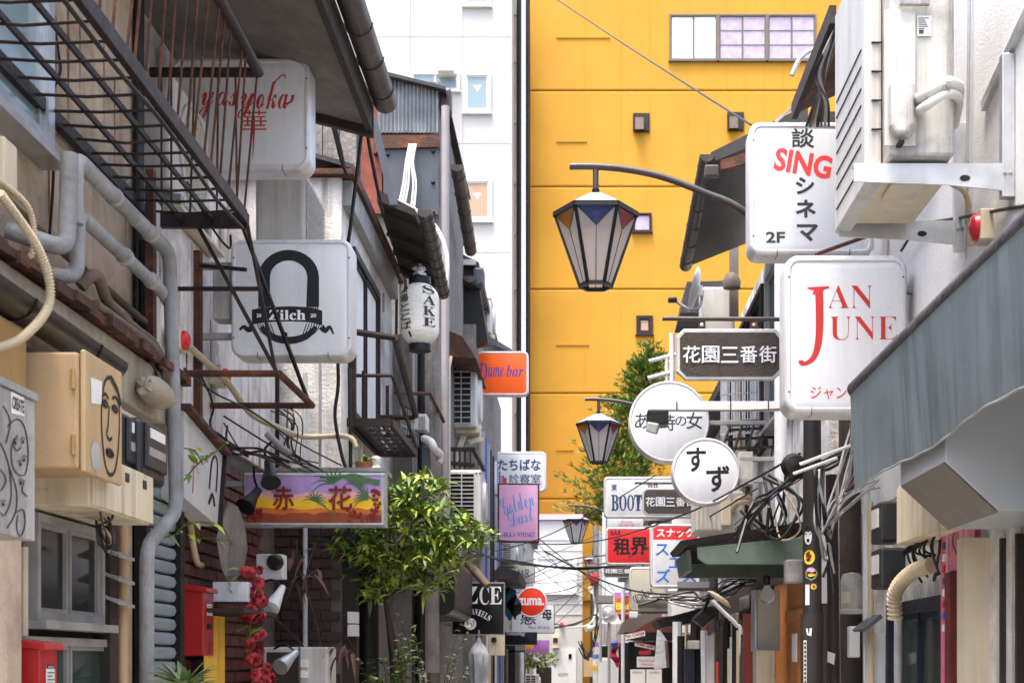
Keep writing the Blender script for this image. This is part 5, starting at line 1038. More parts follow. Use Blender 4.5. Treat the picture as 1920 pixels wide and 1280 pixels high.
for (X, Y, rz, lab) in ((1.41, 14.6, 0, 'second street lamp with stained glass lantern in front of the conifer'), (1.18, 24.5, 0, 'third street lamp with stained glass lantern before the white end building'), (.40, 35.2, math.pi / 2, 'farthest small street lamp beside the tangle of wires')):
    c = copy_tree(lamp); c.location = (X, Y, 0); c.rotation_euler = (0, 0, rz); c['label'] = lab
# stickers on the nearest pole
def on_pole(cx_, cy_, r=.055):
    def f(px, py):
        a = (px - 1525) * DLp / F / r; a = max(-1.5, min(1.5, a)); return (PX_ + r * math.sin(a), DLp - r * math.cos(a), V(py, DLp))
    return f
f = on_pole(0, 0, .0535)
def stick(label, fill, m, cat='sticker', f=None, extra=()):
    q = MB(); fill(q, f or on_pole(0, 0, .0535)); o = one('sticker', q, m, label, cat, 'stickers on the nearest pole')
    for e_m, e_f in extra:
        q = MB(); e_f(q, on_pole(0, 0, .0555 if f is None else .0655)); q.v = [tuple(Vector(v) - o.location) for v in q.v]; x = q.build('print', e_m, None); x.parent = o
    return o
def blob(px, py, rx, ry, n=14, j=.12): return lambda q, f: flat(q, f, [(px + rx * math.cos(6.283 * k / n) * R.uniform(1 - j, 1), py + ry * math.sin(6.283 * k / n) * R.uniform(1 - j, 1)) for k in range(n)])
stick('black and white face sticker near the top of the dark pole', blob(1514, 1007, 8, 16), 'paper', extra=(('ink_black', lambda q, f: [blob(1514, 993, 8, 5)(q, f), disc(q, f, 1510, 1002, 2, 1, 8), disc(q, f, 1518, 1002, 2, 1, 8), disc(q, f, 1514, 1014, 3, 4, 8)]),))
stick('round yellow sticker on the dark pole', lambda q, f: disc(q, f, 1516, 1045, 11, 13.5), 'ink_gold', extra=(('ink_darkred', blob(1516, 1044, 7, 7, 9, .5)), ('ink_black', blob(1514, 1050, 6, 3, 9, .5))))
stick('pink and green cut out sticker on the dark pole', blob(1520, 1076, 14, 13, 16, .25), 'leaf_pale', extra=(('sign_pink', blob(1520, 1069, 11, 5, 10, .4)), ('ink_yellow', blob(1521, 1078, 10, 4, 10, .4))))
stick('small round orange sticker on the dark pole', lambda q, f: disc(q, f, 1525, 1100, 5.5), 'ink_gold', extra=(('ink_red', blob(1525, 1100, 3.4, 3.4, 8, .3)),))
stick('white upright sticker on the left of the dark pole', lambda q, f: flat(q, f, [(1508, 1096), (1517, 1096), (1517, 1134), (1508, 1134)]), 'paper')
fl = lambda px, py: on_pole(0, 0, .0635)(px, py)
stick('small torn white label low on the dark pole', lambda q, f: flat(q, f, [(1509, 1178), (1521, 1177), (1520, 1192), (1512, 1190)]), 'paper', f=fl)
stick('tall white lettered strip on the left of the dark pole', lambda q, f: flat(q, f, [(1504, 1200), (1511, 1200), (1511, 1285), (1504, 1285)]), 'paper', f=fl, extra=(('ink_black', lambda q, f: [flat(q, f, [(1505.5, 1203 + k * 8), (1509.5, 1203 + k * 8), (1509.5, 1208 + k * 8), (1505.5, 1208 + k * 8)]) for k in range(10)]),))
# ---- cast street name plates
def plate(label, x0, y0, x1, y1, D, bx0, bx1, by, wall):
    r = thing('street_name_plate', label, 'street sign', P((x0 + x1) / 2, y1, D), 'brown street name plates'); k = (y1 - y0) / 97
    def nt_(i, ins):
        a, b, c, d_ = x0 + ins, y0 + ins, x1 - ins, y1 - ins; n = 20 * k; o = []
        for cx_, cy_, a0 in ((a, b, 90), (c, b, 180), (c, d_, 270), (a, d_, 0)):
            for j in range(6):
                t = math.radians(a0 - 90 * j / 5) if False else math.radians(a0 - 18 * j); o.append((cx_ + n * math.cos(t) * (1 if True else 1), cy_ + n * math.sin(t)))
        return o
    q = MB(); o = [(x0 + 14 * k, y0), (x1 - 14 * k, y0), (x1, y0 + 14 * k), (x1, y1 - 16 * k), (x1 - 18 * k, y1), (x0 + 18 * k, y1), (x0, y1 - 16 * k), (x0, y0 + 14 * k)]
    q.slab([P(a, b, D) for a, b in o], (0, .035, 0)); q.build('frame', 'sign_silver', r, bevel=.006)
    i = 7 * k; o2 = [(x0 + 16 * k, y0 + i), (x1 - 16 * k, y0 + i), (x1 - i, y0 + 18 * k), (x1 - i, y1 - 20 * k), (x1 - 20 * k, y1 - i), (x0 + 20 * k, y1 - i), (x0 + i, y1 - 20 * k), (x0 + i, y0 + 18 * k)]
    q = MB().slab([P(a, b, D - .003) for a, b in o2], (0, .003, 0)); q.build('plate', 'sign_brown', r)
    q = MB(); w_ = (x1 - x0 - 22 * k) / 5; 
    for j, c in enumerate('花園三番街'): write(q, lambda a, b: (U(a, D), D - .008, V(b, D)), c, x0 + 11 * k + j * w_ + 1.5 * k, y0 + 33 * k + (1 if c == '三' else 0) * 2 * k, x0 + 11 * k + (j + 1) * w_ - 1.5 * k, y0 + 65 * k, off=.011)
    q.build('lettering', 'sign_white', r)
    MB().tube([P(bx0, by, D + .02), (wall, D + .02, V(by, D))], .0105 * 1.2, 10).build('hanger_bar', 'lamp_metal', r, smooth=True)
    for fx in (.24, .73):
        px = x0 + (x1 - x0) * fx; MB().pbox(px - 7 * k, by, px + 7 * k, y0 + 4 * k, D + .012, .012).build('lug', 'rust', r); MB().lathe([(0, -.008), (.01, -.005), (.011, .002)], 10, P(px, by + 12 * k, D + .01), 'y').build('bolt', 'alu', r, smooth=True)
    return r
plate('nearest brown street name plate with white kanji and silver frame', 1268, 616, 1468, 712, 7.8, 1242, 1468, 597, 1.24)
plate('second smaller brown street name plate beside the BOOT lettering', 1204, 914, 1310, 966, 14.65, 1190, 1310, 905, 1.38)
plate('third tiny brown street name plate below the red brush sign', 1131, 1058, 1196, 1082, 26.0, 1128, 1196, 1055, 1.2)
# ---- large white signs
s = sign('shop_sign', 'white light box sign with red serif JAN JUNE lettering', 1471, 477, 1702, 776, 6.9, r=28, t=.17, w=13, wall=1.65)
letters(s, 6.9, 'ink_red', (serif('AN'), 1552, 534, 1637, 578, dict(off=-.012)), (serif('UNE'), 1556, 593, 1683, 637, dict(off=-.014)), ('ジャン・', 1520, 724, 1604, 748, dict(off=.004)), ('ジュン', 1610, 724, 1672, 748, dict(off=.004)),
        lambda m, f: [flat(m, f, [(1514, 538), (1555, 536), (1555, 540), (1546, 542), (1540, 552), (1523, 552), (1526, 544), (1514, 541)]), m.ribbon(f, [(1536, 545), (1537, 590), (1536, 630), (1531, 658), (1522, 674), (1508, 682)], lambda t: 15 - 9 * t ** 2), m.ribbon(f, [(1526, 668), (1516, 679), (1504, 681), (1502, 675)], lambda t: 5 + 5 * t)])
s = sign('shop_sign', 'white light box sign with kanji and red slanted SING', 1405, 227, 1640, 478, 7.42, r=22, t=.16, w=11, wall=1.65)
letters(s, 7.42, 'ink_grey', ('談', 1484, 240, 1527, 277, dict(off=.016)), ('シ', 1492, 332, 1527, 364, dict(off=.035)), ('ネ', 1492, 374, 1530, 408, dict(off=.035)), ('マ', 1494, 420, 1534, 452, dict(off=.035)), ('2F', 1436, 434, 1472, 455, dict(off=.03)), ('O', 1566, 240, 1576, 256, dict(off=.03)), ('O', 1567, 262, 1576, 276, dict(off=.03)), ('H', 1568, 282, 1578, 300, dict(off=.03)))
letters(s, 7.42, 'ink_bright_red', ('SING', 1452, 284, 1560, 328, dict(off=.035, rot=.17)))
# ---- round signs and the camera on its arm
s = sign('shop_sign', 'large round white sign lettered in thin brush Japanese', 1179, 713, 1331, 866, 10.6, r=76, w=5, t=.14, n=14, wall=1.5, by=(.5,))
letters(s, 10.6, 'ink_grey', ('あ', 1190, 774, 1217, 803, dict(off=.008)), ('の', 1218, 786, 1238, 801), ('時', 1238, 776, 1266, 807, dict(off=.008)), ('の', 1266, 780, 1287, 798, dict(off=.008)), ('女', 1287, 772, 1317, 804, dict(off=.01)))
s = sign('shop_sign', 'smaller round white sign with two bold black hiragana', 1260, 820, 1388, 946, 9.9, r=63, w=5, t=.14, n=14, wall=1.5, by=(.3, .62))
letters(s, 9.9, 'ink_black', ('す', 1287, 838, 1324, 884, dict(off=.022)), ('ず', 1324, 872, 1368, 922, dict(off=.022)))
cc = thing('security_camera', 'security camera under a white trunking arm before the round sign', 'security camera', P(1235, 770, 8.6))
m_ = MB(); m_.box(U(1216, 8.6), 1.5, 8.6, 8.66, V(768, 8.6), V(752, 8.6)); m_.build('arm', 'white_plastic', cc, bevel=.003)
for px in (1268, 1369, 1440): MB().pbox(px, 751, px + 2, 769, 8.595, .004).build('joint', 'steel_dark', cc)
MB().pbox(1214, 768, 1254, 795, 8.55, .14).build('mount', 'steel_dark', cc, bevel=.006)
m_ = MB(); m_.slab([P(1214, 790, 8.45), P(1236, 794, 8.45), P(1230, 814, 8.45), P(1210, 808, 8.45)], (.02, .2, .03)); m_.build('camera_body', 'alu_dull', cc, bevel=.008)
MB().tube(spline([P(1254, 770, 8.58), P(1330, 770, 8.58), P(1420, 768, 8.58), P(1475, 766, 8.6)], 4), .004, 5).build('cable', 'cable_black', cc)
# ---- signs further down the right side
s = sign('shop_sign', 'white sign lettered BOOT in bold condensed serif', 1132, 893, 1300, 970, 15.4, r=9, w=4, wall=1.5)
letters(s, 15.4, 'ink_navy', (serif('B'), 1146, 927, 1160, 957, dict(off=.012)), (serif('O'), 1161, 927, 1175, 957, dict(off=.012)), (serif('O'), 1176, 927, 1189, 957, dict(off=.012)), (serif('T'), 1189, 927, 1204, 957, dict(off=.01)), ('東', 1146, 907, 1157, 920, dict(off=.012)), ('京', 1213, 906, 1225, 918, dict(off=.012)))
s = sign('shop_sign', 'red sign with black brush kanji', 1136, 988, 1260, 1058, 17.0, face='sign_red', r=7, w=3.5, wall=1.5)
letters(s, 17.0, 'ink_black', ('租', 1150, 1008, 1182, 1040, dict(off=.03)), ('界', 1182, 1006, 1216, 1040, dict(off=.03)), ('BAR', 1145, 994, 1165, 1003, dict(off=.02)))
s = sign('shop_sign', 'white and red sign with blue katakana', 1219, 981, 1313, 1101, 13.0, r=9, w=5, wall=1.5)
letters(s, 13.0, 'sign_red', lambda m, f: flat(m, f, [(a, b if b < 1000 else 1011) for a, b in outline(1225, 987, 1307, 1040, 6)]), name='red_field')
letters(s, 13.0, 'ink_white', ('スナック', 1231, 990, 1301, 1007, dict(off=.025)), eps=.004)
letters(s, 13.0, 'ink_blue', ('ス', 1229, 1019, 1254, 1041, dict(off=.02)), ('エ', 1254, 1045, 1280, 1064, dict(off=.02)), ('ズ', 1230, 1066, 1257, 1092, dict(off=.02)), ('ス', 1278, 1068, 1306, 1092, dict(off=.02)))
s = sign('shop_sign', 'cream sign with slanting black script', 1180, 1062, 1248, 1145, 19.0, face='sign_cream', rim='sign_cream', r=8, w=4, wall=1.3); letters(s, 19.0, 'ink_black', (script('Caboc'), 1186, 1104, 1226, 1126, dict(rot=-.75)))
s = sign('shop_sign', 'small sunset coloured sign lettered Bat in yellow', 1151, 1108, 1196, 1150, 22.0, face='paint_orange', rim='sign_rim', r=2, w=2, wall=1.3)
letters(s, 22.0, 'sign_purple', lambda m, f: flat(m, f, [(1154, 1110), (1193, 1110), (1193, 1116), (1154, 1121)]), name='purple_band'); letters(s, 22.0, 'ink_gold', ('Bat', 1155, 1129, 1182, 1142, dict(off=.04)), eps=.004)
s = sign('shop_sign', 'thin white sign with fine red script above the red brush sign', 1138, 968, 1206, 992, 18.5, r=2, w=1.5, wall=1.3, t=.05); letters(s, 18.5, 'ink_red', (script('Premium'), 1164, 974, 1186, 979), (serif('SENICHI'), 1160, 981, 1190, 987))
# ---- near air conditioner on brackets
ac = thing('air_conditioner', 'large streaked white air conditioner bracketed to the upper right wall', 'air conditioner', (1.3, 5.6, 3.4))
xa_, xb_ = 1.17, U(1790, 5.3); za = V(292, 5.3)
MB().box(xa_, xb_, 5.30, 5.98, za, 4.35).build('case', 'ac_dirty', ac, bevel=.012)
MB().box(1.10, xa_ - .003, 5.42, 6.05, za - .07, 4.35).build('front_panel', 'ac_white', ac, bevel=.014)
for k in range(7): z = za + .02 + k * .075 + (k % 2) * .01; MB().box(1.096, 1.0995, 5.48, 6.0, z, z + .004).build('seam', 'steel_dark', ac)
for k in range(4): z = za + .14 + k * .11; MB().box(xa_ - .045, xa_ - .004, 5.412, 5.4195, z, z + .004).build('seam', 'steel_dark', ac)
MB().pbox(1658, 20, 1716, 275, 5.298, -.008).build('service_panel', 'ac_white', ac, bevel=.003)
vc = MB(); o0, o1 = [(1666, 158), (1718, 156), (1718, 236), (1706, 262), (1676, 262), (1666, 240)], [(1670, 152), (1712, 150), (1712, 230), (1702, 250), (1678, 250), (1670, 234)]
vc.add([P(a, b, 5.29) for a, b in o0] + [P(a, b, 5.22) for a, b in o1], [tuple(range(6, 12))] + [(i, (i + 1) % 6, (i + 1) % 6 + 6, i + 6) for i in range(6)]); vc.build('valve_cover', 'ac_dirty', ac, bevel=.012)
MB().pbox(1686, 262, 1696, 268, 5.24, .05).build('drain_notch', 'steel_dark', ac)
MB().pbox(1720, 30, 1746, 68, 5.296, -.002).build('rating_plate', 'white_plastic', ac)
q = MB(); fn = lambda x, y: (U(x, 5.292), 5.2925, V(y, 5.292)); [flat(q, fn, [(1722, 33 + k * 4), (1742 - (k * 7) % 9, 33 + k * 4), (1742 - (k * 7) % 9, 34.5 + k * 4), (1722, 34.5 + k * 4)]) for k in range(6)]; flat(q, fn, [(1723, 56), (1732, 56), (1732, 63), (1723, 63)]); q.build('rating_print', 'ink_grey', ac)
MB().pbox(1686, 2, 1742, 13, 5.29, -.02).build('handle', 'ac_dirty', ac, bevel=.004)
for k in range(2): MB().tube(spline([P(1716, 190 + 22 * k, 5.33), P(1735, 178 + 22 * k, 5.2), P(1768, 156 + 22 * k, 5.2), P(1790, 158 + 20 * k, 5.28), P(1798, 172 + 20 * k, 5.5), P(1790, 215 + 20 * k, 5.9)], 6), .022 - .004 * k, 12).build('lagged_hose', 'cable_white', ac, smooth=True)
for k in range(5): t = k / 4; MB().lathe([(0, -.008), (.026, -.008), (.026, .008), (0, .008)], 10, P(1738 + 38 * t, 178 - 20 * t, 5.2), 'x').build('tie', 'ac_dirty', ac)
MB().box(1.12, xb_, 5.36, 5.95, za - .055, za - .004).build('base_pan', 'beige_plastic', ac, bevel=.01)
MB().box(1.2, 1.33, 5.42, 5.6, za - .07, za - .056).build('pan_rib', 'beige_plastic', ac, bevel=.006)
for i, (D, dy) in enumerate(((5.34, 0), (6.0, 0))):
    br = MB(); zt1 = za - .02 if i == 0 else za - .03; xl = U(1605, 5.3) if i == 0 else U(1572, 6.0)
    br.slab([(xl, D, zt1), (1.645, D, zt1), (1.645, D, zt1 - .10), (1.40, D, zt1 - .075), (xl, D, zt1 - .062)], (0, .008, 0)); br.box(xl, 1.645, D, D + .05, zt1, zt1 + .006); br.build('bracket_arm', 'alu', ac)
    MB().box(1.60, 1.648, D - .003, D + .04, zt1 - .12, zt1 + .42).build('bracket_leg', 'alu', ac, bevel=.003)
    q = MB(); disc(q, lambda a, b: (a, D - .002, b), 1.46, zt1 - .05, .02, .012, 14); q.build('slot', 'steel_dark', ac)
    for x_ in (1.61, 1.63): MB().lathe([(0, -.006), (.008, -.004), (.008, .0)], 6, (x_, D - .003, zt1 - .03), 'y').build('bolt', 'alu_dull', ac)
MB().bar((1.655, 4.95, 3.92), (1.64, 5.55, 3.78), .03, .05)
wt = MB().bar((1.64, 5.05, 3.98), (1.64, 5.72, 3.83), .025, .04); one('wall_track', wt, 'alu', 'short aluminium track on the white wall beside the air conditioner', 'track')
pipe('wall_pipe', 'thin grey pipe rising past the air conditioner bracket', [P(1818, -40, 5.9), P(1816, 130, 5.9), P(1812, 420, 5.95)], .007, 'cable_grey')
pipe('drain_hose', 'cream drain hose curving down from the air conditioner', [P(1785, 345, 5.8), P(1808, 360, 5.85), P(1818, 395, 5.9), P(1820, 460, 5.9)], .012, 'cable_beige', 5)
fa = thing('fire_alarm_lamp', 'red alarm lamp on a cream box over the grey awning', 'alarm', P(1845, 440, 5.5)); MB().pbox(1838, 390, 1870, 448, 5.6, .1).build('box', 'beige_box', fa, bevel=.006); MB().lathe([(0, -.03), (.03, -.028), (.05, -.018), (.055, .0), (0, 0)], 18, (U(1838, 5.6), 5.65, V(420, 5.6)), 'x').build('lens', 'red_lens', fa, smooth=True)
for i, dx in enumerate((0, 9)): pipe('conduit', ('upper', 'lower')[i] + ' cream conduit bending between the white sign and awning', elbow([P(1704, 545 + dx, 7.3), P(1745, 478 + dx, 7.2), P(1762, 540 + dx, 7.0), P(1766, 580, 6.9)], .06), .016, 'cable_beige', group='right wall conduits')
# ---- big grey awning
aw = thing('shop_awning', 'slate grey fabric awning with rolled top on the right', 'awning', (1.4, 4.9, 2.1))
MB().tube([(1.18, 3.0, 2.735), (1.18, 4.5, 2.745), (1.175, 5.98, 2.745)], .036, 14).build('roll', 'awning_roll', aw, smooth=True)
m_ = MB(); n, k_ = 60, 8
for i in range(n + 1):
    y = 3.0 + 2.97 * i / n
    for j in range(k_ + 1):
        v = j / k_; fold = .016 * math.sin(y * 4 + 1.2) * v; m_.v.append((1.15 + .02 * v + fold * .6, y, 2.735 - (.42 + .002 * math.sin(y * 23) * (j == k_) - .006 * math.sin(y * 5)) * v))
m_.f = [(i * (k_ + 1) + j, (i + 1) * (k_ + 1) + j, (i + 1) * (k_ + 1) + j + 1, i * (k_ + 1) + j + 1) for i in range(n) for j in range(k_)]; m_.build('valance', 'awning_fabric', aw, smooth=True)
MB().tube([(1.17 + .6 * (.016 * math.sin(y * 4 + 1.2)), y, 2.735 - (.42 + .002 * math.sin(y * 23) - .006 * math.sin(y * 5))) for y in [3 + 2.97 * i / 60 for i in range(61)]], .004, 6).build('hem', 'alu_dull', aw, smooth=True)
MB().add([(1.18, 3.0, 2.77), (1.18, 5.97, 2.77), (1.64, 5.97, 3.0), (1.64, 3.0, 3.0)], [(0, 1, 2, 3)]).build('canopy', 'awning_fabric', aw)
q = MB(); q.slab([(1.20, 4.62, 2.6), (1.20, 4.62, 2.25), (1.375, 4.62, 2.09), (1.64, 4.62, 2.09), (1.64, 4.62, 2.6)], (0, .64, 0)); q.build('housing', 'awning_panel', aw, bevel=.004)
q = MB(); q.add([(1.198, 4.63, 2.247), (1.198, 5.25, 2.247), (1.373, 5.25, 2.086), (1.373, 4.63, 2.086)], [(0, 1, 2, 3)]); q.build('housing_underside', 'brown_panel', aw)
MB().box(1.46, 1.64, 4.0, 4.6, 2.1, 2.13).build('beam', 'brown_panel', aw)
# ---- cream switch cabinet and meters under the awning
sw = thing('switch_cabinet', 'cream switch cabinet with black streaks under the grey awning', 'cabinet', (1.55, 6.3, 1.98))
xq = 1.50; y0, y1 = DX(1757, xq), DX(1642, xq)
MB().box(xq, 1.655, 5.72, 6.62, V(1008, 6.2), 2.42).build('case', 'beige_box', sw, bevel=.008)
MB().box(xq - .012, xq, 5.74, 6.1, V(1006, 6.2), 2.40).build('door', 'beige_box', sw, bevel=.004); MB().box(xq - .012, xq, 6.12, 6.6, V(1006, 6.2), 2.40).build('door', 'beige_box', sw, bevel=.004)
MB().box(xq - .022, xq - .012, 5.80, 5.84, 2.10, 2.18).build('latch', 'beige_plastic', sw, bevel=.003)
for k in range(2):
    r = thing('electric_meter', ('upper', 'lower')[k] + ' grey electric meter between pole and cream switch cabinet', 'electric meter', (1.5, 6.9, 2.1 + .2 * k), 'electric meters'); z = 2.36 - k * .22
    MB().box(1.44, 1.56, 6.72, 6.95, z - .19, z).build('case', 'meter_black', r, bevel=.012); MB().box(1.432, 1.4395, 6.76, 6.90, z - .12, z - .03).build('window', 'sign_back', r)
flex('corrugated_conduit', 'thick cream corrugated conduit curling below the switch cabinet', [(1.55, 6.2, 2.02), (1.50, 6.35, 2.0), (1.46, 6.5, 1.92), (1.47, 6.55, 1.80)], .032, 'cable_beige', .022)
pipe('stone_pipe', 'black and white flecked pipe beside the dark window', [(1.50, 6.62, 1.80), (1.50, 6.62, 1.0)], .02, 'grey_pipe')
# ---- shopfronts on the right
win(RA, ('x', 1.66), DX(1778, 1.62), DX(1672, 1.62), .6, V(1118, 6.4), 2, fm='sign_navy', gm='glass_green', fw=.06, dp=.07, sill=False)
MB().box(1.60, 1.66, 5.22, 6.25, 0, 2.42).build('pink_door_wall', 'stucco_white', RA)
dd = thing('pink_door', 'pink painted door frame with peeling paint under the awning', 'door', (1.6, 5.8, 0))
MB().box(1.575, 1.60, 5.62, 6.02, 1.98, 2.16).build('lintel', 'pink_paint', dd); MB().box(1.575, 1.60, 6.02, 6.14, .1, 2.16).build('jamb', 'pink_paint', dd)
MB().box(1.56, 1.60, 5.93, 6.018, .1, 1.975).build('door_stile', 'red_wood', dd); MB().box(1.59, 1.60, 5.62, 5.928, .1, 1.94).build('door_glass', 'glass_dark', dd); MB().box(1.585, 1.598, 5.68, 5.86, .1, 1.78).build('inner_poster', 'mustard', dd)
for k in range(8): MB().box(1.568, 1.5745, 6.06, 6.09, 2.08 - k * .05, 2.11 - k * .05).build('small_sticker', ('sign_blue', 'paper', 'ink_red')[k % 3], dd)
db = MB().box(1.50, 1.60, 5.50, 5.60, 0, 2.08); one('door_pillar', db, 'beige_plastic', 'pale door pillar at the right edge under the awning', 'pillar')
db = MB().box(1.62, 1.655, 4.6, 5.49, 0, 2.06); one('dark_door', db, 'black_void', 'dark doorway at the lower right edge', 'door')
for k in range(4): q = MB().box(1.58 - .0, 1.615, 4.72 + k * .19, 4.74 + k * .19, 0, 2.06); one('door_batten', q, 'dark_wood', ('first', 'second', 'third', 'fourth')[k] + ' dark batten of the doorway, lower right edge', 'batten', 'door battens')
q = MB().tube(spline([(1.60, 5.7, 2.20), (1.6, 6.1, 2.18), (1.57, 6.5, 2.14), (1.55, 7.0, 2.1)], 5), .016, 8); one('cable_bundle', q, 'cable_black', 'sagging black cable bundle over the pink door', 'cable')
for k in range(14):
    y = 5.8 + R.uniform(0, .9); q = MB().tube(spline([(1.58, y, 2.18), (1.56 + R.uniform(-.03, .03), y + R.uniform(-.06, .06), 2.10), (1.58, y + R.uniform(-.1, .1), 2.03 + R.uniform(-.08, .05))], 4), .006, 5)
    q.build('loose_wire', 'cable_black', RA)
# ---- poles beside the lamp
pipe('brown_pole', 'slim dark brown pole right of the stickered pole', [P(1559, 890, 7.95), P(1566, 1400, 7.95)], .033, 'pole_brown', n=14)
pipe('wooden_pole', 'thick dark wooden utility pole behind the slim brown pole', [P(1592, 770, 8.25), P(1597, 1400, 8.25)], .062, 'dark_wood', n=16)
pipe('pale_pole', 'pale blue steel pipe right of the wooden pole', [P(1624, 900, 7.7), P(1627, 1400, 7.7)], .022, 'pipe_light', n=12)
pipe('cream_pipe', 'cream pipe leaning beside the pale blue steel pipe', [P(1632, 940, 7.6), P(1634, 1400, 7.6)], .016, 'cable_beige', n=10)
pipe('white_pipe', 'tall white drainpipe between the street plate and white sign', [P(1464, 380, 9.3), P(1464, 900, 9.3), P(1466, 1000, 9.3)], .042, 'pipe_light', n=14)
pipe('white_pipe', 'pale grey duct rising beside the near air conditioner', [P(1596, -60, 7.0), P(1594, 250, 7.0)], .03, 'pipe_light', n=12)
pipe('white_pipe', 'thin cream pipe next to the pale grey duct', [P(1609, -60, 7.0), P(1608, 250, 7.0)], .012, 'beige_plastic', n=10)
tr = thing('capped_transformer', 'grey round capped terminal box on the wooden pole', 'terminal box', P(1597, 1150, 8.0)); MB().lathe([(0, 0), (.075, 0), (.075, .02), (.062, .025), (.062, .19), (.05, .225), (0, .235)], 20, P(1597, 1150, 8.05)).build('body', 'grey_panel', tr, smooth=True); MB().pbox(1580, 1108, 1596, 1130, 7.975, .01).build('rust_patch', 'beige_plastic', tr)
q = MB().pbox(1592, 1173, 1613, 1232, 7.95, .06); one('white_box', q, 'white_plastic', 'upright white box below the capped terminal box', 'box', bevel=.008)
q = MB().pbox(1474, 1048, 1507, 1092, 8.0, .1); one('grey_bracket', q, 'grey_panel', 'grey steel bracket box left of the stickered pole', 'bracket', bevel=.01)
q = MB().slab([P(1552, 1220, 7.85), P(1566, 1225, 7.85), P(1564, 1245, 7.85), P(1551, 1240, 7.85)], (0, .004, 0)); one('paper_scrap', q, 'paper', 'torn paper scrap taped to the slim brown pole', 'paper')
bl = thing('notice_board', 'pale blue notice panel behind the pale steel pipe', 'panel', P(1640, 1280, 7.6)); MB().pbox(1625, 1185, 1660, 1400, 7.62, .04).build('board', 'pipe_light', bl); MB().pbox(1630, 1190, 1640, 1207, 7.61, .008).build('notice', 'paper', bl); MB().pbox(1630, 1228, 1642, 1275, 7.61, .008).build('notice', 'white_plastic', bl)
q = MB().slab([P(1618, 1178, 7.4), P(1652, 1150, 7.4), P(1655, 1158, 7.4), P(1624, 1182, 7.4)], (0, .3, 0)); one('small_roof', q, 'navy_panel', 'tiny slanting metal roof above the pale blue panel', 'roof')
fr = thing('rusted_sheet', 'pale blue painted sheet between the poles', 'sheet', P(1553, 1000, 8.3)); MB().pbox(1528, 795, 1556, 1130, 8.3, .03).build('sheet', 'pipe_light', fr)
# fluorescent tubes and cable knot by the poles
for i, (a, b) in enumerate((((1500, 870), (1595, 835)), ((1488, 888), (1570, 858)))): pipe('fluorescent_tube', ('upper', 'lower')[i] + ' bare white fluorescent tube across the dark pole', [P(*a, 7.4), P(*b, 7.3)], .009, 'white_plastic')
sk = MB().lathe([(0, -.02), (.05, -.01), (.07, .03), (.065, .035), (.045, 0), (0, -.01)], 18, P(1490, 872, 7.6), 'y'); one('black_reflector', sk, 'lamp_black', 'round black reflector left of the fluorescent tubes', 'reflector', smooth=True)
# ---- roofs, dish, boxes, cage
ds = thing('satellite_dish', 'satellite dish seen edge on above the street name plate', 'satellite dish', P(1305, 590, 11.5))
m_ = MB(); m_.lathe([(0, .03), (.08, .025), (.16, .006), (.18, -.01), (.182, -.014), (.16, .0), (0, .02)], 28, (0, 0, 0), 'x')
rot = Matrix.Rotation(math.radians(14), 3, 'Y') @ Matrix.Rotation(math.radians(-8), 3, 'Z'); c_ = Vector(P(1303, 543, 11.5)); m_.v = [tuple(c_ + rot @ Vector(v)) for v in m_.v]; m_.build('reflector', 'white_plastic', ds, smooth=True)
MB().tube(spline([P(1318, 545, 11.5), P(1312, 575, 11.45), P(1296, 580, 11.4), P(1280, 573, 11.4), P(1266, 563, 11.4)], 5), .011, 8).build('feed_arm', 'alu_dull', ds, smooth=True)
MB().pbox(1253, 556, 1270, 565, 11.36, .06).build('feed_horn', 'steel_dark', ds, bevel=.01); MB().pbox(1306, 535, 1318, 553, 11.45, .06).build('mount', 'white_plastic', ds)
q = MB().pbox(1316, 537, 1378, 640, 11.7, .3); one('white_roof_box', q, 'ac_white', 'white metal box standing behind the street name plate', 'box', bevel=.02)
q = MB(); q.slab([P(1288, 528, 13), P(1362, 526, 13), P(1368, 532, 13), P(1360, 586, 13), P(1276, 586, 13)], (0, .8, 0)); one('dark_roof_end', q, 'roof_dark', 'dark shingled roof end behind the satellite dish', 'roof')
dm = MB().lathe([(0, 0), (.07, .0), (.075, .05), (.05, .11), (0, .13)], 18, P(1372, 540, 11.5)); one('vent_cowl', dm, 'brown_panel', 'round brown vent cowl above the white roof box', 'vent', smooth=True)
an = thing('pipe_stub_frame', 'pale steel tube frame left of the street name plate', 'frame', P(1260, 760, 11.0))
for a, b, r in (((1260, 625), (1260, 770), .022), ((1250, 665), (1250, 760), .014), ((1217, 677), (1268, 664), .016), ((1215, 709), (1262, 697), .018)): MB().tube([P(*a, 11.0), P(*b, 11.0)], r, 10).build('tube', 'pipe_light', an, smooth=True)
cg = thing('wire_cage_balcony', 'white wire cage balcony below the street name plate', 'balcony', P(1420, 850, 11.0))
for i in range(22): MB().tube([P(1352 + i * 5, 712, 11.2), P(1352 + i * 5, 818 - i * .7, 11.2)], .005, 5).build('wire', 'alu', cg)
for y in (716, 740, 765, 790, 815): MB().tube([P(1350, y, 11.2), P(1462, y - 8, 11.2)], .006, 5).build('rail', 'alu', cg)
for k in range(5): MB().bar(P(1370 + k * 22, 796, 11.1), P(1350 + k * 24, 852, 10.3), .012, .025).build('floor_bar', 'brown_steel', cg)
for k in range(3): MB().bar(P(1366 - k * 7, 806 + k * 18, 11.0 - .3 * k), P(1470, 800 + k * 18, 11.0 - .3 * k), .012, .02).build('floor_rod', 'brown_steel', cg)
MB().bar(P(1362, 794, 11.2), P(1468, 790, 11.2), .03, .04).build('floor_edge', 'rust', cg)
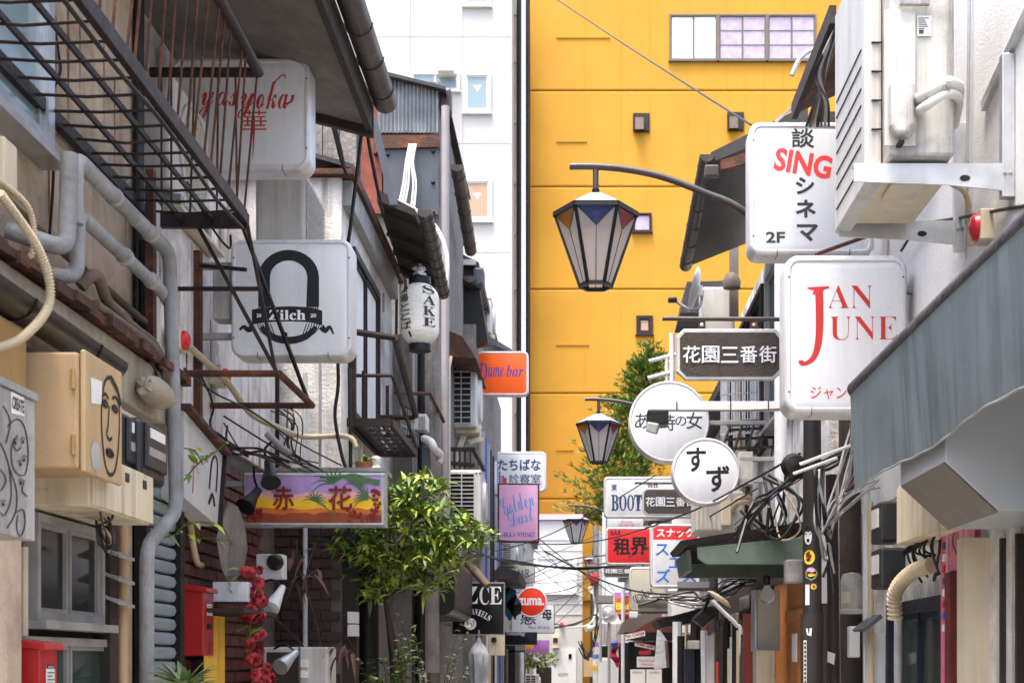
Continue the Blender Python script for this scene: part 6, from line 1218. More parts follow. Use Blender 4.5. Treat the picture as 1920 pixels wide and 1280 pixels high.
q = MB(); q.slab([P(1352, 712, 11.6), P(1470, 712, 11.6), P(1470, 1000, 11.6), P(1352, 1000, 11.6)], (0, .04, 0)); one('pale_screen', q, 'stucco_stained', 'pale board behind the white wire cage', 'screen')
for i, px in enumerate((1368, 1384, 1402, 1418, 1440)): pipe('cage_pipe', ('dark', 'cream', 'black', 'pale', 'rusty')[i] + ' pipe running up behind the wire cage', [P(px, 640, 11.45), P(px + R.uniform(-3, 3), 1000, 11.45)], .02 + .008 * (i % 2), ('steel_dark', 'cable_beige', 'cable_black', 'pipe_light', 'rust')[i], group='pipes behind the wire cage')
q = MB().pbox(1386, 846, 1412, 908, 9.95, .1); one('sign_box', q, 'grey_panel', 'grey metal box right of the small round sign', 'box', bevel=.004)
ac = thing('air_conditioner', 'cream air conditioner with lagged hoses below the small round sign', 'air conditioner', P(1350, 995, 11.2)); MB().pbox(1305, 920, 1396, 996, 11.2, .5).build('case', 'ac_white', ac, bevel=.02); MB().pbox(1352, 925, 1372, 985, 11.16, .036).build('valve_cover', 'beige_box', ac, bevel=.012)
for k in range(5): MB().pbox(1309 + k * 8, 922, 1310 + k * 8, 992, 11.192, .006).build('rib', 'beige_plastic', ac)
for k in range(2): MB().tube(spline([P(1372, 950 + 8 * k, 11.2), P(1385, 935 + 8 * k, 11.05), P(1402, 932 + 9 * k, 11.05), P(1410, 945 + 8 * k, 11.2), P(1402, 975, 11.4)], 6), .022, 8).build('lagged_hose', 'cable_beige', ac, smooth=True)
# ---- green canopy
gc = thing('green_canopy', 'green painted canopy with dark underside above the orange door', 'canopy', P(1390, 1070, 9.2))
D0, D1 = 8.7, 9.7; XL = .66
MB().add([(XL, D0, 2.44), (XL, D1, 2.44), (1.48, D1, 2.56), (1.48, D0, 2.56), (XL - .02, D0 - .02, 2.47), (XL - .02, D1 + .02, 2.47), (1.49, D1 + .02, 2.60), (1.49, D0 - .02, 2.60)], [(0,1,2,3),(4,5,6,7),(0,1,5,4),(1,2,6,5),(2,3,7,6),(3,0,4,7)]).build('roof', 'roof_dark', gc)
q = MB(); q.slab([(.74, D0, 2.43), (1.48, D0, 2.50), (1.48, D0, 2.22), (1.40, D0, 2.28), (1.30, D0, 2.325), (.80, D0, 2.325), (.745, D0, 2.36)], (0, .03, 0)); q.build('front_board', 'green_paint', gc, bevel=.004)
q = MB(); q.slab([(.68, D0 + .1, 2.42), (.68, D1, 2.42), (.70, D1, 2.30), (.70, D0 + .2, 2.30)], (.03, 0, 0)); q.build('side_board', 'green_paint', gc, bevel=.004)
MB().box(.72, 1.48, D1 - .04, D1, 2.30, 2.40).build('back_board', 'green_paint', gc)
for k in range(3): MB().bar((.72, D0 + .2 + k * .28, 2.40), (1.48, D0 + .2 + k * .28, 2.46), .04, .05).build('rafter', 'dark_wood', gc)
bu = thing('bare_bulb', 'clear glass bulb hanging below the green canopy', 'lamp', P(1438, 1100, 8.9)); MB().lathe([(0, -.05), (.025, -.045), (.046, -.02), (.05, .005), (.042, .03), (.022, .052), (.018, .07), (0, .07)], 20, P(1438, 1086, 8.9)).build('globe', 'glass_clear', bu, smooth=True); MB().lathe([(0, 0), (.02, 0), (.024, .05), (.012, .06), (0, .06)], 12, P(1438, 1066, 8.9)).build('socket', 'lamp_black', bu, smooth=True)
q = MB(); q.box(1.42, 1.495, 8.75, 9.45, 0, 2.2); od = thing('orange_wooden_door', 'orange wooden door behind the stickered pole', 'door', (1.4, 9.1, 0))
for k in range(6): MB().box(1.40, 1.42, 8.6 + k * .14, 8.735 + k * .14, 0, 2.2).build('board', 'orange_wood', od, bevel=.003)
MB().box(1.385, 1.3995, 8.6, 9.44, 1.86, 1.93).build('rail', 'orange_wood', od); MB().box(1.39, 1.3995, 9.0, 9.16, 1.6, 1.78).build('notice', 'paper', od); MB().tube([(1.33, 8.9, 1.30), (1.40, 8.9, 1.30)], .022, 10).build('handle', 'beige_plastic', od, smooth=True)
gc.location.z -= .13; bu.location.z -= .10
bxs = thing('beige_wall_box', 'tall beige wall cabinet below the green canopy', 'cabinet', P(1440, 1215, 9.6)); MB().pbox(1420, 1105, 1462, 1220, 9.6, .2).build('case', 'sign_cream', bxs, bevel=.006); MB().pbox(1415, 1105, 1419, 1220, 9.59, .2).build('edge', 'alu', bxs); MB().pbox(1418, 1217, 1454, 1300, 9.4, .2).build('lower_case', 'beige_box', bxs, bevel=.01)
q = MB().pbox(1395, 1150, 1410, 1400, 10.5, .06); one('red_post', q, 'red_wood', 'dark red post left of the beige wall cabinet', 'post')
# ---- clutter further along the right side
q = MB(); q.slab([P(1230, 1162, 13.2), P(1330, 1135, 13.2), P(1352, 1142, 13.2), P(1338, 1160, 13.2), P(1240, 1176, 13.2)], (0, .9, 0)); one('black_awning', q, 'steel_dark', 'black slanting awning below the blue katakana sign', 'awning')
q = MB(); q.slab([P(1186, 1184, 16.5), P(1232, 1156, 16.5), P(1262, 1154, 16.5), P(1268, 1186, 16.5)], (0, .8, 0)); one('red_awning', q, 'red_wood', 'dark red awning above the banner lettering', 'awning')
q = MB(); q.slab([P(1160, 1186, 19), P(1168, 1166, 19), P(1190, 1152, 19), P(1240, 1148, 19), P(1240, 1190, 19)], (0, .8, 0)); one('mauve_awning', q, 'brown_panel', 'faded mauve rounded awning behind the dark red awning', 'awning')
s = sign('banner_sign', 'black banner board with red No Charge lettering', 1171, 1184, 1270, 1200, 15.8, face='sign_black', rim='sign_black', r=1, w=1, t=.04, wall=1.5); letters(s, 15.8, 'paper', lambda m, f: flat(m, f, [(1171, 1189), (1209, 1181), (1210, 1191), (1172, 1199)]), name='label_strip'); letters(s, 15.8, 'ink_red', ('No Charge', 1173, 1186, 1208, 1194, dict(rot=-.2, off=.03)), eps=.004)
s = sign('poster_board', 'black board pasted with white notices below the banner', 1178, 1202, 1262, 1330, 15.9, face='sign_black', rim='sign_black', r=1, w=2, t=.04, wall=1.5)
letters(s, 15.9, 'paper', lambda m, f: [flat(m, f, [(1194, 1230), (1234, 1230), (1234, 1250), (1194, 1250)]), flat(m, f, [(1182, 1254), (1210, 1254), (1210, 1300), (1182, 1300)]), flat(m, f, [(1212, 1254), (1241, 1254), (1241, 1300), (1212, 1300)]), flat(m, f, [(1190, 1202), (1228, 1210), (1227, 1218), (1190, 1210)])], name='notices')
letters(s, 15.9, 'ink_red', ('Fresh open', 1194, 1205, 1226, 1214, dict(rot=.2, off=.03)), ('Good Luck', 1198, 1234, 1230, 1240), ('Welcome', 1202, 1242, 1228, 1247), lambda m, f: flat(m, f, [(1198, 1219), (1220, 1218), (1220, 1226), (1198, 1227)]), eps=.004)
letters(s, 15.9, 'ink_black', *[(t_, a, b, c, d_) for t_, a, b, c, d_ in (('MENU', 1186, 1258, 1205, 1262), ('OPEN', 1217, 1258, 1236, 1262))], eps=.0045, name='notice_lettering')
fl_ = thing('red_flag', 'small red and blue cloth hanging beside the mauve awning', 'flag', P(1150, 1262, 20)); m_ = MB()
for i in range(9): t = i / 8; m_.v += [(U(1142 + 8 * t, 20) + .03 * math.sin(i), 20 + .03 * math.cos(i * 2), V(1205 + 40 * t, 20)), (U(1158 + 2 * t, 20) + .03 * math.sin(i * 1.3), 20.02, V(1200 + 52 * t, 20))]
m_.f = [(2 * i, 2 * i + 2, 2 * i + 3, 2 * i + 1) for i in range(8)]; m_.build('cloth', 'cloth_red', fl_, smooth=True); m_ = MB(); m_.lathe([(0, 0), (.04, .02), (.05, .08), (0, .12)], 8, P(1152, 1215, 19.9)); m_.build('blue_knot', 'sign_blue', fl_)
fl2 = thing('floodlight', 'black floodlight below the blue katakana sign', 'floodlight', P(1320, 1185, 11.5)); m_ = MB(); m_.slab([P(1298, 1160, 11.5), P(1316, 1142, 11.5), P(1334, 1158, 11.5), P(1318, 1176, 11.5)], (0, .12, 0)); m_.build('housing', 'lamp_black', fl2, bevel=.01); MB().bar(P(1316, 1150, 11.55), P(1330, 1120, 11.6), .02).build('bracket', 'steel_dark', fl2)
dl = MB().lathe([(0, .012), (.08, .008), (.11, -.01), (.112, -.014), (.08, .0), (0, .006)], 20, (0, 0, 0)); rot = Matrix.Rotation(math.radians(35), 3, 'Y'); c_ = Vector(P(1350, 1120, 11)); dl.v = [tuple(c_ + rot @ Vector(v)) for v in dl.v]; one('lamp_shade', dl, 'beige_plastic', 'tilted round cream lamp shade below the green canopy', 'lamp', smooth=True)
pipe('bent_lamp_arm', 'bent grey pipe arm under the tilted lamp shade', [P(1335, 1125, 10.8), P(1360, 1150, 10.8), P(1380, 1170, 10.8), P(1390, 1200, 10.8), P(1390, 1400, 10.8)], .016, 'pipe_light', 5)
for i in range(16):
    px = 1270 + i * 8.5; D = 12.6 - i * .12; q = MB().tube([P(px, 1195 - R.uniform(0, 40), D), P(px + R.uniform(-2, 2), 1330, D)], R.uniform(.012, .045), 8)
    one('front_pipe', q, ('pipe_light', 'steel_dark', 'cable_beige', 'dark_wood', 'pole_brown', 'sign_black')[i % 6], ('pale', 'black', 'cream', 'brown', 'dark brown', 'jet black')[i % 6] + ' pipe standing low on the right fronts, ' + '1st 2nd 3rd 4th 5th 6th 7th 8th 9th 10th 11th 12th 13th 14th 15th 16th'.split()[i] + ' from the notice board', 'pipe', 'pipes along the right fronts')
for i, (a, b, c, d_, D, m) in enumerate(((1284, 1215, 1318, 1330, 12.0, 'sign_navy'), (1326, 1190, 1340, 1330, 11.6, 'sign_back'), (1365, 1215, 1384, 1330, 11.2, 'beige_plastic'), (1290, 1200, 1312, 1216, 11.9, 'grey_panel'), (1345, 1240, 1350, 1330, 11.4, 'ink_red'))):
    q = MB().pbox(a, b, c, d_, D, .12); one('wall_box', q, m, ('navy upright box below the floodlight', 'stickered grey post box below the floodlight', 'tall cream cover beside the bent lamp arm', 'grey hood on the navy upright box', 'narrow red strip left of the tall cream cover')[i], 'box', bevel=.006)
pv = MB().slab([P(1232, 1180, 14.5), P(1246, 1200, 14.5), P(1250, 1250, 14.5), P(1226, 1255, 14.5)], (.05, .3, 0)); one('plastic_sheet', pv, 'plastic_sheet', 'clear plastic weather sheet beside the notice board', 'plastic sheet')
# pole at the far end
fp = thing('utility_pole', 'slim pole wrapped in pale stickers at the far end of alley', 'utility pole', (U(1117, 33), 33, 0)); MB().tube([(U(1117, 33), 33, 0), (U(1117, 33), 33, V(1160, 33))], .07, 12).build('wrapped_base', 'paper', fp, smooth=True); MB().tube([(U(1117, 33), 33, V(1160, 33)), (U(1117, 33), 33, V(985, 33))], .075, 12).build('shaft', 'old_wood', fp, smooth=True)
for k, m in enumerate(('ink_yellow', 'sign_purple', 'ink_lightblue', 'ink_yellow')): MB().lathe([(.072, 0), (.073, 0), (.073, .1), (.072, .1)], 12, (U(1117, 33), 33, V(1190 + 22 * k, 33))).build('band', m, fp)
MB().lathe([(0, 0), (.12, 0), (.14, .08), (.12, .18), (0, .2)], 14, (U(1117, 33) - .02, 32.9, V(1092, 33))).build('red_lamp', 'red_lens', fp, smooth=True); MB().pbox(1103, 1098, 1113, 1110, 32.8, .1).build('junction_box', 'beige_box', fp)
for i, px in enumerate((1105, 1133)): 
    r = thing('security_camera', ('left', 'right')[i] + ' white bullet camera on the far slim pole', 'security camera', P(px, 1185, 32.7)); MB().tube([P(px - 6, 1178 + i * 2, 32.6), P(px + 8, 1176 + i * 3, 32.7)], .07, 10).build('body', 'white_plastic', r, smooth=True); MB().bar(P(px + (8 if i == 0 else -8), 1180, 32.8), P(1117, 1181, 32.9), .04).build('arm', 'white_plastic', r)
# ================================================================ plants
def leaf_at(mb, c, dirv, L, w, droop, roll=0.):
    d = Vector(dirv).normalized(); sd = d.cross(Vector((0, 0, 1))); sd = sd.normalized() if sd.length > .05 else Vector((1, 0, 0)); c = Vector(c); up = sd.cross(d)
    sd = (sd * math.cos(roll) + up * math.sin(roll)).normalized(); up = sd.cross(d); P_ = []
    for t, ww in ((0, .12), (.3, 1), (.62, .8), (1, 0.02)):
        q = c + d * (L * t) + Vector((0, 0, -droop * L * t * t)); P_ += [q - sd * w * ww + up * w * ww * .35, q, q + sd * w * ww + up * w * ww * .35]
    mb.add([tuple(p) for p in P_], [(3 * k + j, 3 * k + j + 1, 3 * k + j + 4, 3 * k + j + 3) for k in range(3) for j in (0, 1)])
def clump(mb, c, n, L, w, out, droop=(.3, 1.0), spread=.9):
    out = Vector(out).normalized()
    for _ in range(n):
        v = (out + Vector((R.gauss(0, spread), R.gauss(0, spread), R.gauss(0, spread * .6)))); leaf_at(mb, Vector(c) + Vector((R.gauss(0, .03), R.gauss(0, .03), R.gauss(0, .02))), v, L * R.uniform(.55, 1.1), w * R.uniform(.7, 1.1), R.uniform(*droop), R.uniform(-.5, .5))
tr = thing('peach_leaf_tree', 'leafy green tree growing over the alley beside the painted sign', 'tree', P(735, 1560, 9.2))
DTt = 9.2; base = Vector(P(735, 1560, DTt))
lobes = [(745, 1015, 105, 55, 70), (790, 935, 52, 42, 40), (872, 998, 52, 26, 30), (650, 1012, 62, 28, 30), (705, 1070, 55, 38, 34), (800, 1070, 46, 40, 30), (735, 965, 50, 40, 30), (840, 1035, 45, 30, 24), (715, 1105, 40, 20, 12)]
cr = MB(); tips = []
for cx_, cy_, rx, ry, n in lobes:
    for _ in range(n):
        a = R.uniform(0, 6.28); q = math.sqrt(R.uniform(.05, 1)); px, py = cx_ + rx * q * math.cos(a), cy_ + ry * q * math.sin(a); D = DTt + R.uniform(-.34, .3) * math.sqrt(1 - q * q * .8)
        c = Vector(P(px, py, D)); o = c - Vector(P(cx_, cy_ + 12, DTt)); tips.append(c); clump(cr, c, R.randint(7, 11), .105, .0165, (o.x * 1.3, o.y - .05, o.z * .9 + .14), (.0, .7))
cr.build('crown', 'leaf', tr, smooth=True)
fk = Vector(P(722, 1125, DTt))
for dx, dy, r in ((0, 0, .014), (.035, .03, .010), (-.03, .05, .009)): MB().tube(spline([tuple(base + Vector((dx, dy, 0))), tuple(Vector(P(742, 1290, DTt)) + Vector((dx, dy, 0))), tuple(Vector(P(733, 1200, DTt)) + Vector((dx * .6, dy, 0))), tuple(fk)], 5), [r * 1.5 - k * r * .5 / 15 for k in range(16)], 8).build('trunk', 'bark', tr, smooth=True)
for cx_, cy_, rx, ry, n in lobes: MB().tube(spline([tuple(fk), tuple(fk.lerp(Vector(P(cx_, cy_ + 20, DTt)), .5) + Vector((0, 0, .04))), P(cx_, cy_, DTt)], 4), [.008 - .0006 * k for k in range(9)], 6).build('limb', 'bark', tr, smooth=True)
for k in range(0, len(tips), 3):
    t = tips[k]; l = min(lobes, key=lambda q: (Vector(P(q[0], q[1], DTt)) - t).length); MB().tube([P(l[0], l[1] + 5, DTt), tuple(t)], [.004, .002], 4).build('twig', 'bark', tr)
# shrubs
def shrub(name, label, px, py, D, n, h, L, w, m, lean=.3, per=10):
    r = thing(name, label, 'shrub', P(px, py, D)); o = Vector(P(px, py, D)); lv = MB()
    for _ in range(n):
        a = R.uniform(0, 6.28); e = o + Vector((math.cos(a) * lean * R.uniform(.3, 1) * h, math.sin(a) * lean * .6 * h, h * R.uniform(.6, 1.05))); mid = o.lerp(e, .5) + Vector((R.uniform(-.04, .04), 0, .05)); pts = spline([tuple(o), tuple(mid), tuple(e)], 6); MB().tube(pts, [.005 - .0003 * k for k in range(len(pts))], 5).build('stem', 'bark', r)
        for k in range(per):
            p = Vector(pts[int(len(pts) * (.35 + .65 * k / per)) if k < per else -1]); leaf_at(lv, p, (R.gauss(0, 1), R.gauss(0, 1), R.uniform(.1, .9)), L * R.uniform(.6, 1.1), w, R.uniform(0, .5), R.uniform(-.8, .8))
    lv.build('leaves', m, r, smooth=True); return r
shrub('olive_shrub', 'small leaved shrub at the foot of the leafy tree', 735, 1400, 8.6, 15, .66, .045, .011, 'leaf_dark', .34, 22)
shrub('olive_shrub', 'pale upright shrub with sparse leaves right of the leafy tree', 815, 1400, 8.6, 11, .78, .05, .009, 'leaf_pale', .3, 18)
r = thing('broad_leaf_plant', 'broad leaved green plant at the bottom left edge', 'plant', P(340, 1340, 5.6)); blades(34, Vector(P(345, 1288, 5.6)), .21, .018, (.5, 1.35), .3).build('leaves', 'leaf_pale', r, smooth=True); MB().tube([P(345, 1500, 5.6), P(345, 1285, 5.6)], .008, 6).build('stem', 'bark', r)
vn = thing('climbing_vine', 'thin climbing vine with yellow green leaves around grey drainpipe', 'vine', P(370, 1010, 6.2)); lv = MB()
for pts in ([(330, 1000), (345, 985), (375, 978), (400, 985)], [(300, 1010), (335, 1000), (365, 1005)], [(345, 900), (370, 870), (400, 850), (425, 828)], [(345, 840), (365, 845), (380, 870)], [(355, 1012), (395, 1008), (420, 1016)]):
    p3 = spline([P(a, b, 6.1 - .3 * i / 3) for i, (a, b) in enumerate(pts)], 5); MB().tube(p3, .003, 4).build('stem', 'leaf_dark', vn)
    for p in p3[2::3]: leaf_at(lv, p, (R.uniform(-.3, 1), R.uniform(-1, .2), R.uniform(-.3, .3)), R.uniform(.05, .09), .014, R.uniform(.1, .7), R.uniform(-.5, .5))
lv.build('leaves', 'leaf', vn, smooth=True)
dt = thing('dead_stalks', 'withered brown stalks against the dark brick wall', 'plant', P(590, 1330, 8.4)); lv = MB()
for pts in ([(612, 1330), (605, 1230), (590, 1160), (560, 1060), (555, 1010)], [(615, 1330), (600, 1200), (575, 1090), (590, 1020)], [(600, 1260), (560, 1200), (505, 1150)], [(615, 1300), (625, 1240), (650, 1215)]):
    p3 = spline([P(a, b, 8.3) for a, b in pts], 5); MB().tube(p3, .006, 5).build('stalk', 'bark', dt, smooth=True)
for px, py in ((565, 1075), (585, 1070), (555, 1040), (640, 1205), (655, 1215), (570, 1090)): clump(lv, P(px, py, 8.28), 5, .11, .016, (0, -.3, -.4), (.3, 1.2))
lv.build('withered_leaves', 'leaf_dead', dt, smooth=True)
# flower garland
gl = thing('flower_garland', 'hanging garland of red artificial flowers beside the brick wall', 'garland', P(485, 1300, 7.2))
fl0 = MB()
for k in range(5):
    a = 6.283 * k / 5; dx, dz = math.cos(a), math.sin(a); sx, sz = -dz, dx; rows_ = []
    for t, ww, yy in ((.06, .15, .0), (.35, .7, -.012), (.65, 1, -.016), (.9, .85, -.010), (1.06, .35, -.002)):
        for s_ in (-1, -.5, 0, .5, 1): rows_.append((dx * t * .052 + sx * s_ * ww * .030, yy + .007 * s_ * s_ * (1 - t) + .004 * math.sin(5 * s_ + 9 * t + k), dz * t * .052 + sz * s_ * ww * .030))
    fl0.add(rows_, [(5 * i + j, 5 * i + j + 1, 5 * i + j + 6, 5 * i + j + 5) for i in range(4) for j in range(4)])
proto = fl0.build('flower', 'petal', None, smooth=True); first = True
spots = [(478 + R.gauss(0, 16), 1075 + R.gauss(0, 8)) for _ in range(7)] + [(485 + R.gauss(0, 16), 1112 + R.gauss(0, 12)) for _ in range(9)] + [(468, 1145), (476, 1160), (462, 1155)] + [(480, 1195), (470, 1205), (488, 1190)] + [(470 + R.gauss(0, 10), 1240 + R.gauss(0, 16)) for _ in range(10)] + [(490 + R.gauss(0, 14), 1265 + R.gauss(0, 10)) for _ in range(8)]
for px, py in spots:
    o = proto if first else proto.copy()
    if not first: COL.objects.link(o)
    first = False; o.parent = gl; o.location = Vector(P(px, py, 7.2 + R.uniform(-.08, .05))) - gl.location; o.rotation_euler = (R.uniform(-.7, .7), R.uniform(0, 6.28), R.uniform(-.7, .7)); s_ = R.uniform(.4, .72); o.scale = (s_,) * 3
lv = MB()
for px, py in ((452, 1075), (446, 1085), (468, 1170), (462, 1185), (474, 1180), (445, 1092)): clump(lv, P(px, py, 7.18), 3, .07, .014, (-.3, -.5, .3), (0, .6))
lv.build('leaves', 'leaf', gl, smooth=True); MB().tube(spline([P(475, 1060, 7.22), P(482, 1120, 7.22), P(468, 1180, 7.22), P(475, 1300, 7.22)], 5), .006, 6).build('stem', 'leaf_dark', gl)
# conifer in front of the yellow building
cn = thing('conifer_tree', 'feathery green conifer in front of the yellow building', 'tree', (1.5, 40, 0))
DC = 40.0; lv = MB(); zt1 = V(645, DC); 
brs = []
for i in range(260):
    t = R.random() ** .8; z = zt1 - t * (zt1 - V(985, DC)); rad = .2 + 1.35 * min(1, t * 1.3) ** .8; a = R.uniform(0, 6.28); l = rad * R.uniform(.45, 1.1); x0 = 2.15 - 1.15 * t
    s0 = Vector((x0, DC + .2, z - .15)); e = s0 + Vector((math.cos(a) * l, math.sin(a) * l * .5, l * .38 + .1)); brs.append((s0, e))
    for k in range(13):
        u = R.uniform(.25, 1.1); p = s0.lerp(e, u) + Vector((R.gauss(0, .09), R.gauss(0, .08), R.gauss(0, .07)))
        for _ in range(4): leaf_at(lv, p, (e - s0).normalized() + Vector((R.gauss(0, .55), R.gauss(0, .5), R.uniform(-.1, .7))), R.uniform(.12, .26), .020, R.uniform(-.1, .5), R.uniform(-1, 1))
lv.build('crown', 'leaf_dark', cn)
MB().tube([(1.5, 40.2, 0), (1.6, 40.2, 4), (2.1, 40.2, zt1 - .3)], [.14, .09, .03], 10).build('trunk', 'bark', cn, smooth=True)
for k in range(0, 260, 6): MB().tube([tuple(brs[k][0]), tuple(brs[k][1])], [.025, .008], 4).build('limb', 'bark', cn)
# small far tree
sf_ = thing('small_street_tree', 'small green tree far down the left side', 'tree', P(1012, 1330, 30)); lv = MB()
for _ in range(110): a, q = R.uniform(0, 6.28), math.sqrt(R.random()); clump(lv, P(1008 + 34 * q * math.cos(a), 1236 + 19 * q * math.sin(a), 30 + R.uniform(-.3, .3)), 6, .12, .022, (math.cos(a), -.2, .4), (.1, .6))
lv.build('crown', 'leaf', sf_); MB().tube([P(1010, 1400, 30), P(1008, 1240, 30)], [.05, .03], 8).build('trunk', 'bark', sf_)
# ================================================================ cables
def cable(label, pts, r=.005, m='cable_black', k=6, name='overhead_cable', n=6):
    p = [P(*q) for q in pts]; mb = MB().tube(spline(p, k) if len(p) > 2 else p, r, n); return one(name, mb, m, label, 'cable', 'cables across the alley', smooth=True)
cable('grey cable sloping across the yellow wall to the kanji sign', [(1030, -10, 16), (1150, 70, 13), (1290, 160, 10), (1408, 234, 7.6)], .006, 'steel_dark')
cable('pale cable rising from the kanji sign to the rusty eave', [(1455, 228, 7.5), (1520, 170, 7.3), (1605, 82, 7.0)], .008, 'cable_grey')
cable('thick black cable slung across the far end of the alley', [(880, 1030, 16), (960, 1054, 18), (1080, 1064, 20), (1190, 1057, 18), (1268, 1040, 15)], .016)
cable('second thick black cable twisted round the thick one', [(880, 1036, 16), (960, 1050, 18), (1080, 1067, 20), (1190, 1055, 18), (1268, 1042, 15)], .010)
cable('black cable from painted sign to the pink whisky sign', [(560, 880, 7.6), (725, 928, 9), (830, 975, 12), (945, 1020, 16)], .006)
cable('black cable from pink whisky sign up to the stickered pole', [(935, 1012, 16), (1040, 1020, 17), (1140, 1010, 15), (1280, 965, 11), (1400, 905, 9), (1500, 850, 8)], .007)
cable('thin cable from BOOT sign down to the round red sign', [(1230, 890, 14), (1130, 950, 16), (1010, 1010, 18), (900, 1040, 18)], .006)
cable('drooping cable below the red brush sign', [(1020, 1032, 20), (1100, 1075, 20), (1180, 1105, 19), (1262, 1115, 16)], .012)
cable('long thin wire crossing the white end building', [(1000, 1000, 24), (1060, 1050, 25), (1130, 1100, 26), (1160, 1120, 26)], .009)
cable('wire running from the navy banner to the far pole', [(960, 1110, 24), (1040, 1110, 28), (1090, 1092, 32), (1117, 1070, 33)], .009)
cable('slack wire looping under the round red sign', [(1040, 1150, 26), (1080, 1110, 29), (1116, 1060, 33)], .009)
cable('wire from the BAR sign across to the far pole', [(990, 1086, 26), (1050, 1062, 28), (1100, 1055, 30), (1150, 1060, 28)], .008)
cable('slanting wire from the round red sign to red brush sign', [(935, 1110, 22), (1000, 1075, 22), (1060, 1050, 22), (1140, 1040, 18)], .008)
cable('low wire stretching to the far pole from the kanji sign', [(1036, 1168, 26), (1075, 1172, 30), (1115, 1150, 33)], .012)
cable('dark rope drooping below the low wire', [(1040, 1176, 26), (1080, 1168, 29), (1120, 1150, 32)], .02)
cable('wire from the far pole to the cream script sign', [(1118, 1065, 33), (1150, 1105, 28), (1184, 1120, 20)], .009)
cable('cream conduit looping from the far pole to the left', [(1060, 1176, 31), (1100, 1172, 32), (1116, 1150, 32.8), (1112, 1115, 32.8), (1108, 1110, 32.8)], .022, 'cable_white')
cable('cream conduit looping from the far pole to the right', [(1114, 1118, 32.8), (1120, 1150, 32.8), (1135, 1158, 30), (1152, 1150, 26)], .022, 'cable_white')
cable('thin cable along the right eaves to the green canopy', [(1100, 1075, 22), (1200, 1035, 16), (1300, 985, 12), (1420, 915, 9.5)], .006)
cable('black cable dropping from the big eave to the arch sign', [(683, 205, 8.2), (672, 300, 8.2), (655, 440, 8.2), (650, 455, 8.2)], .012)
cable('black cable dropping from the big eave past the lantern roof', [(686, 205, 8.2), (690, 260, 8.3), (705, 340, 8.4), (718, 402, 8.5)], .011)
cable('thin black cable left of the big eave corner', [(600, 175, 8.3), (622, 230, 8.3), (640, 300, 8.3), (652, 330, 8.3)], .012)
cable('second thin black cable left of the big eave corner', [(614, 178, 8.3), (632, 250, 8.3), (648, 325, 8.3)], .010)
cable('black cable hugging the corner of white house', [(632, 645, 8.8), (634, 720, 8.85), (628, 780, 8.85), (640, 850, 8.85), (650, 880, 8.85)], .012)
cable('black wire swinging from fire escape to arch sign', [(350, 340, 6.3), (400, 430, 6.4), (430, 465, 6.6), (432, 440, 6.6)], .006)
cable('thin wire crossing the streaked wall to the painted sign', [(345, 690, 6.6), (400, 735, 6.8), (470, 770, 7.2), (560, 830, 7.6), (640, 872, 8.6)], .005)
cable('second thin wire below the first on the streaked wall', [(420, 780, 7.1), (500, 830, 7.4), (600, 890, 7.6), (722, 930, 8.4)], .005)
cable('black wire sagging from sign frame to the brick wall', [(375, 700, 6.7), (400, 760, 6.8), (395, 800, 6.9), (440, 850, 7.2)], .005)
cable('orange rod slanting behind the railing to the script sign', [(405, -10, 7.6), (470, 45, 7.6), (540, 112, 7.6)], .009, 'mustard')
cable('black wire trailing down the beige wall by the window', [(95, 0, 5.3), (110, 100, 5.35), (112, 140, 5.35), (85, 200, 5.2), (80, 250, 5.15)], .005)
cable('black cable kinked along the wall left of the lagged pipe', [(95, 270, 5.2), (100, 310, 5.25), (98, 370, 5.25), (92, 450, 5.2)], .006)
cable('rusty stay rod above the red serif sign', [(1530, 477, 6.95), (1620, 445, 7.1), (1720, 412, 7.3)], .010, 'rust')
cable('black wire swagging past the air conditioner to the awning', [(1690, 470, 7.0), (1725, 425, 6.6), (1800, 408, 6.0), (1925, 385, 5.2)], .007)
cable('grey pipe hook beside the rusty eave', [(1485, 142, 7.8), (1500, 110, 7.8), (1525, 92, 7.8), (1540, 92, 7.8)], .014, 'cable_grey')
for i in range(7): cable(('first', 'second', 'third', 'fourth', 'fifth', 'sixth', 'seventh')[i] + ' cable draped down the rusty eave counting from the left', [(1590 - i * 3, -10 + i * 10, 6.0 + i * .04), (1566 - i * 6, 90 + i * 8, 6.35), (1528 + i * 4, 190, 6.9), (1512 + i * 7, 236, 7.1)], .007 + .003 * (i % 2), ('cable_black', 'brown_pipe', 'cable_grey')[i % 3])
# tangle of cables by the poles on the right
def tangle(label, n, boxes, D, mats, rr, cat='cable'):
    t = thing('cable_tangle', label, cat, P(boxes[0][0], boxes[0][1], D), 'cable tangles')
    for i in range(n):
        pts = []
        for (x, y, rx, ry) in boxes: pts.append(P(x + R.gauss(0, rx), y + R.gauss(0, ry), D + R.uniform(-.25, .25)))
        MB().tube(spline(pts, 7), R.choice(rr), 6).build('cable', R.choice(mats), t, smooth=True)
    return t
tangle('thick black cable tangle running from canopy to the dark pole', 7, [(1385, 1000, 8, 14), (1415, 955, 6, 9), (1450, 925, 6, 7), (1500, 895, 5, 6), (1550, 868, 5, 6), (1620, 830, 5, 5)], 7.9, ['cable_black'], [.004, .006, .009])
tangle('looping grey and white cables between the poles', 8, [(1600, 790, 8, 10), (1596, 880, 14, 14), (1570, 960, 12, 16), (1548, 1000, 6, 10), (1575, 950, 10, 12), (1640, 905, 8, 10)], 7.55, ['cable_grey', 'cable_black', 'pipe_mauve'], [.004, .006])
tangle('dark loops of cable under the round sign brackets', 7, [(1440, 890, 18, 18), (1480, 960, 18, 18), (1450, 1000, 18, 14), (1420, 950, 18, 20)], 8.6, ['cable_black', 'cable_black', 'cable_beige'], [.006, .010])
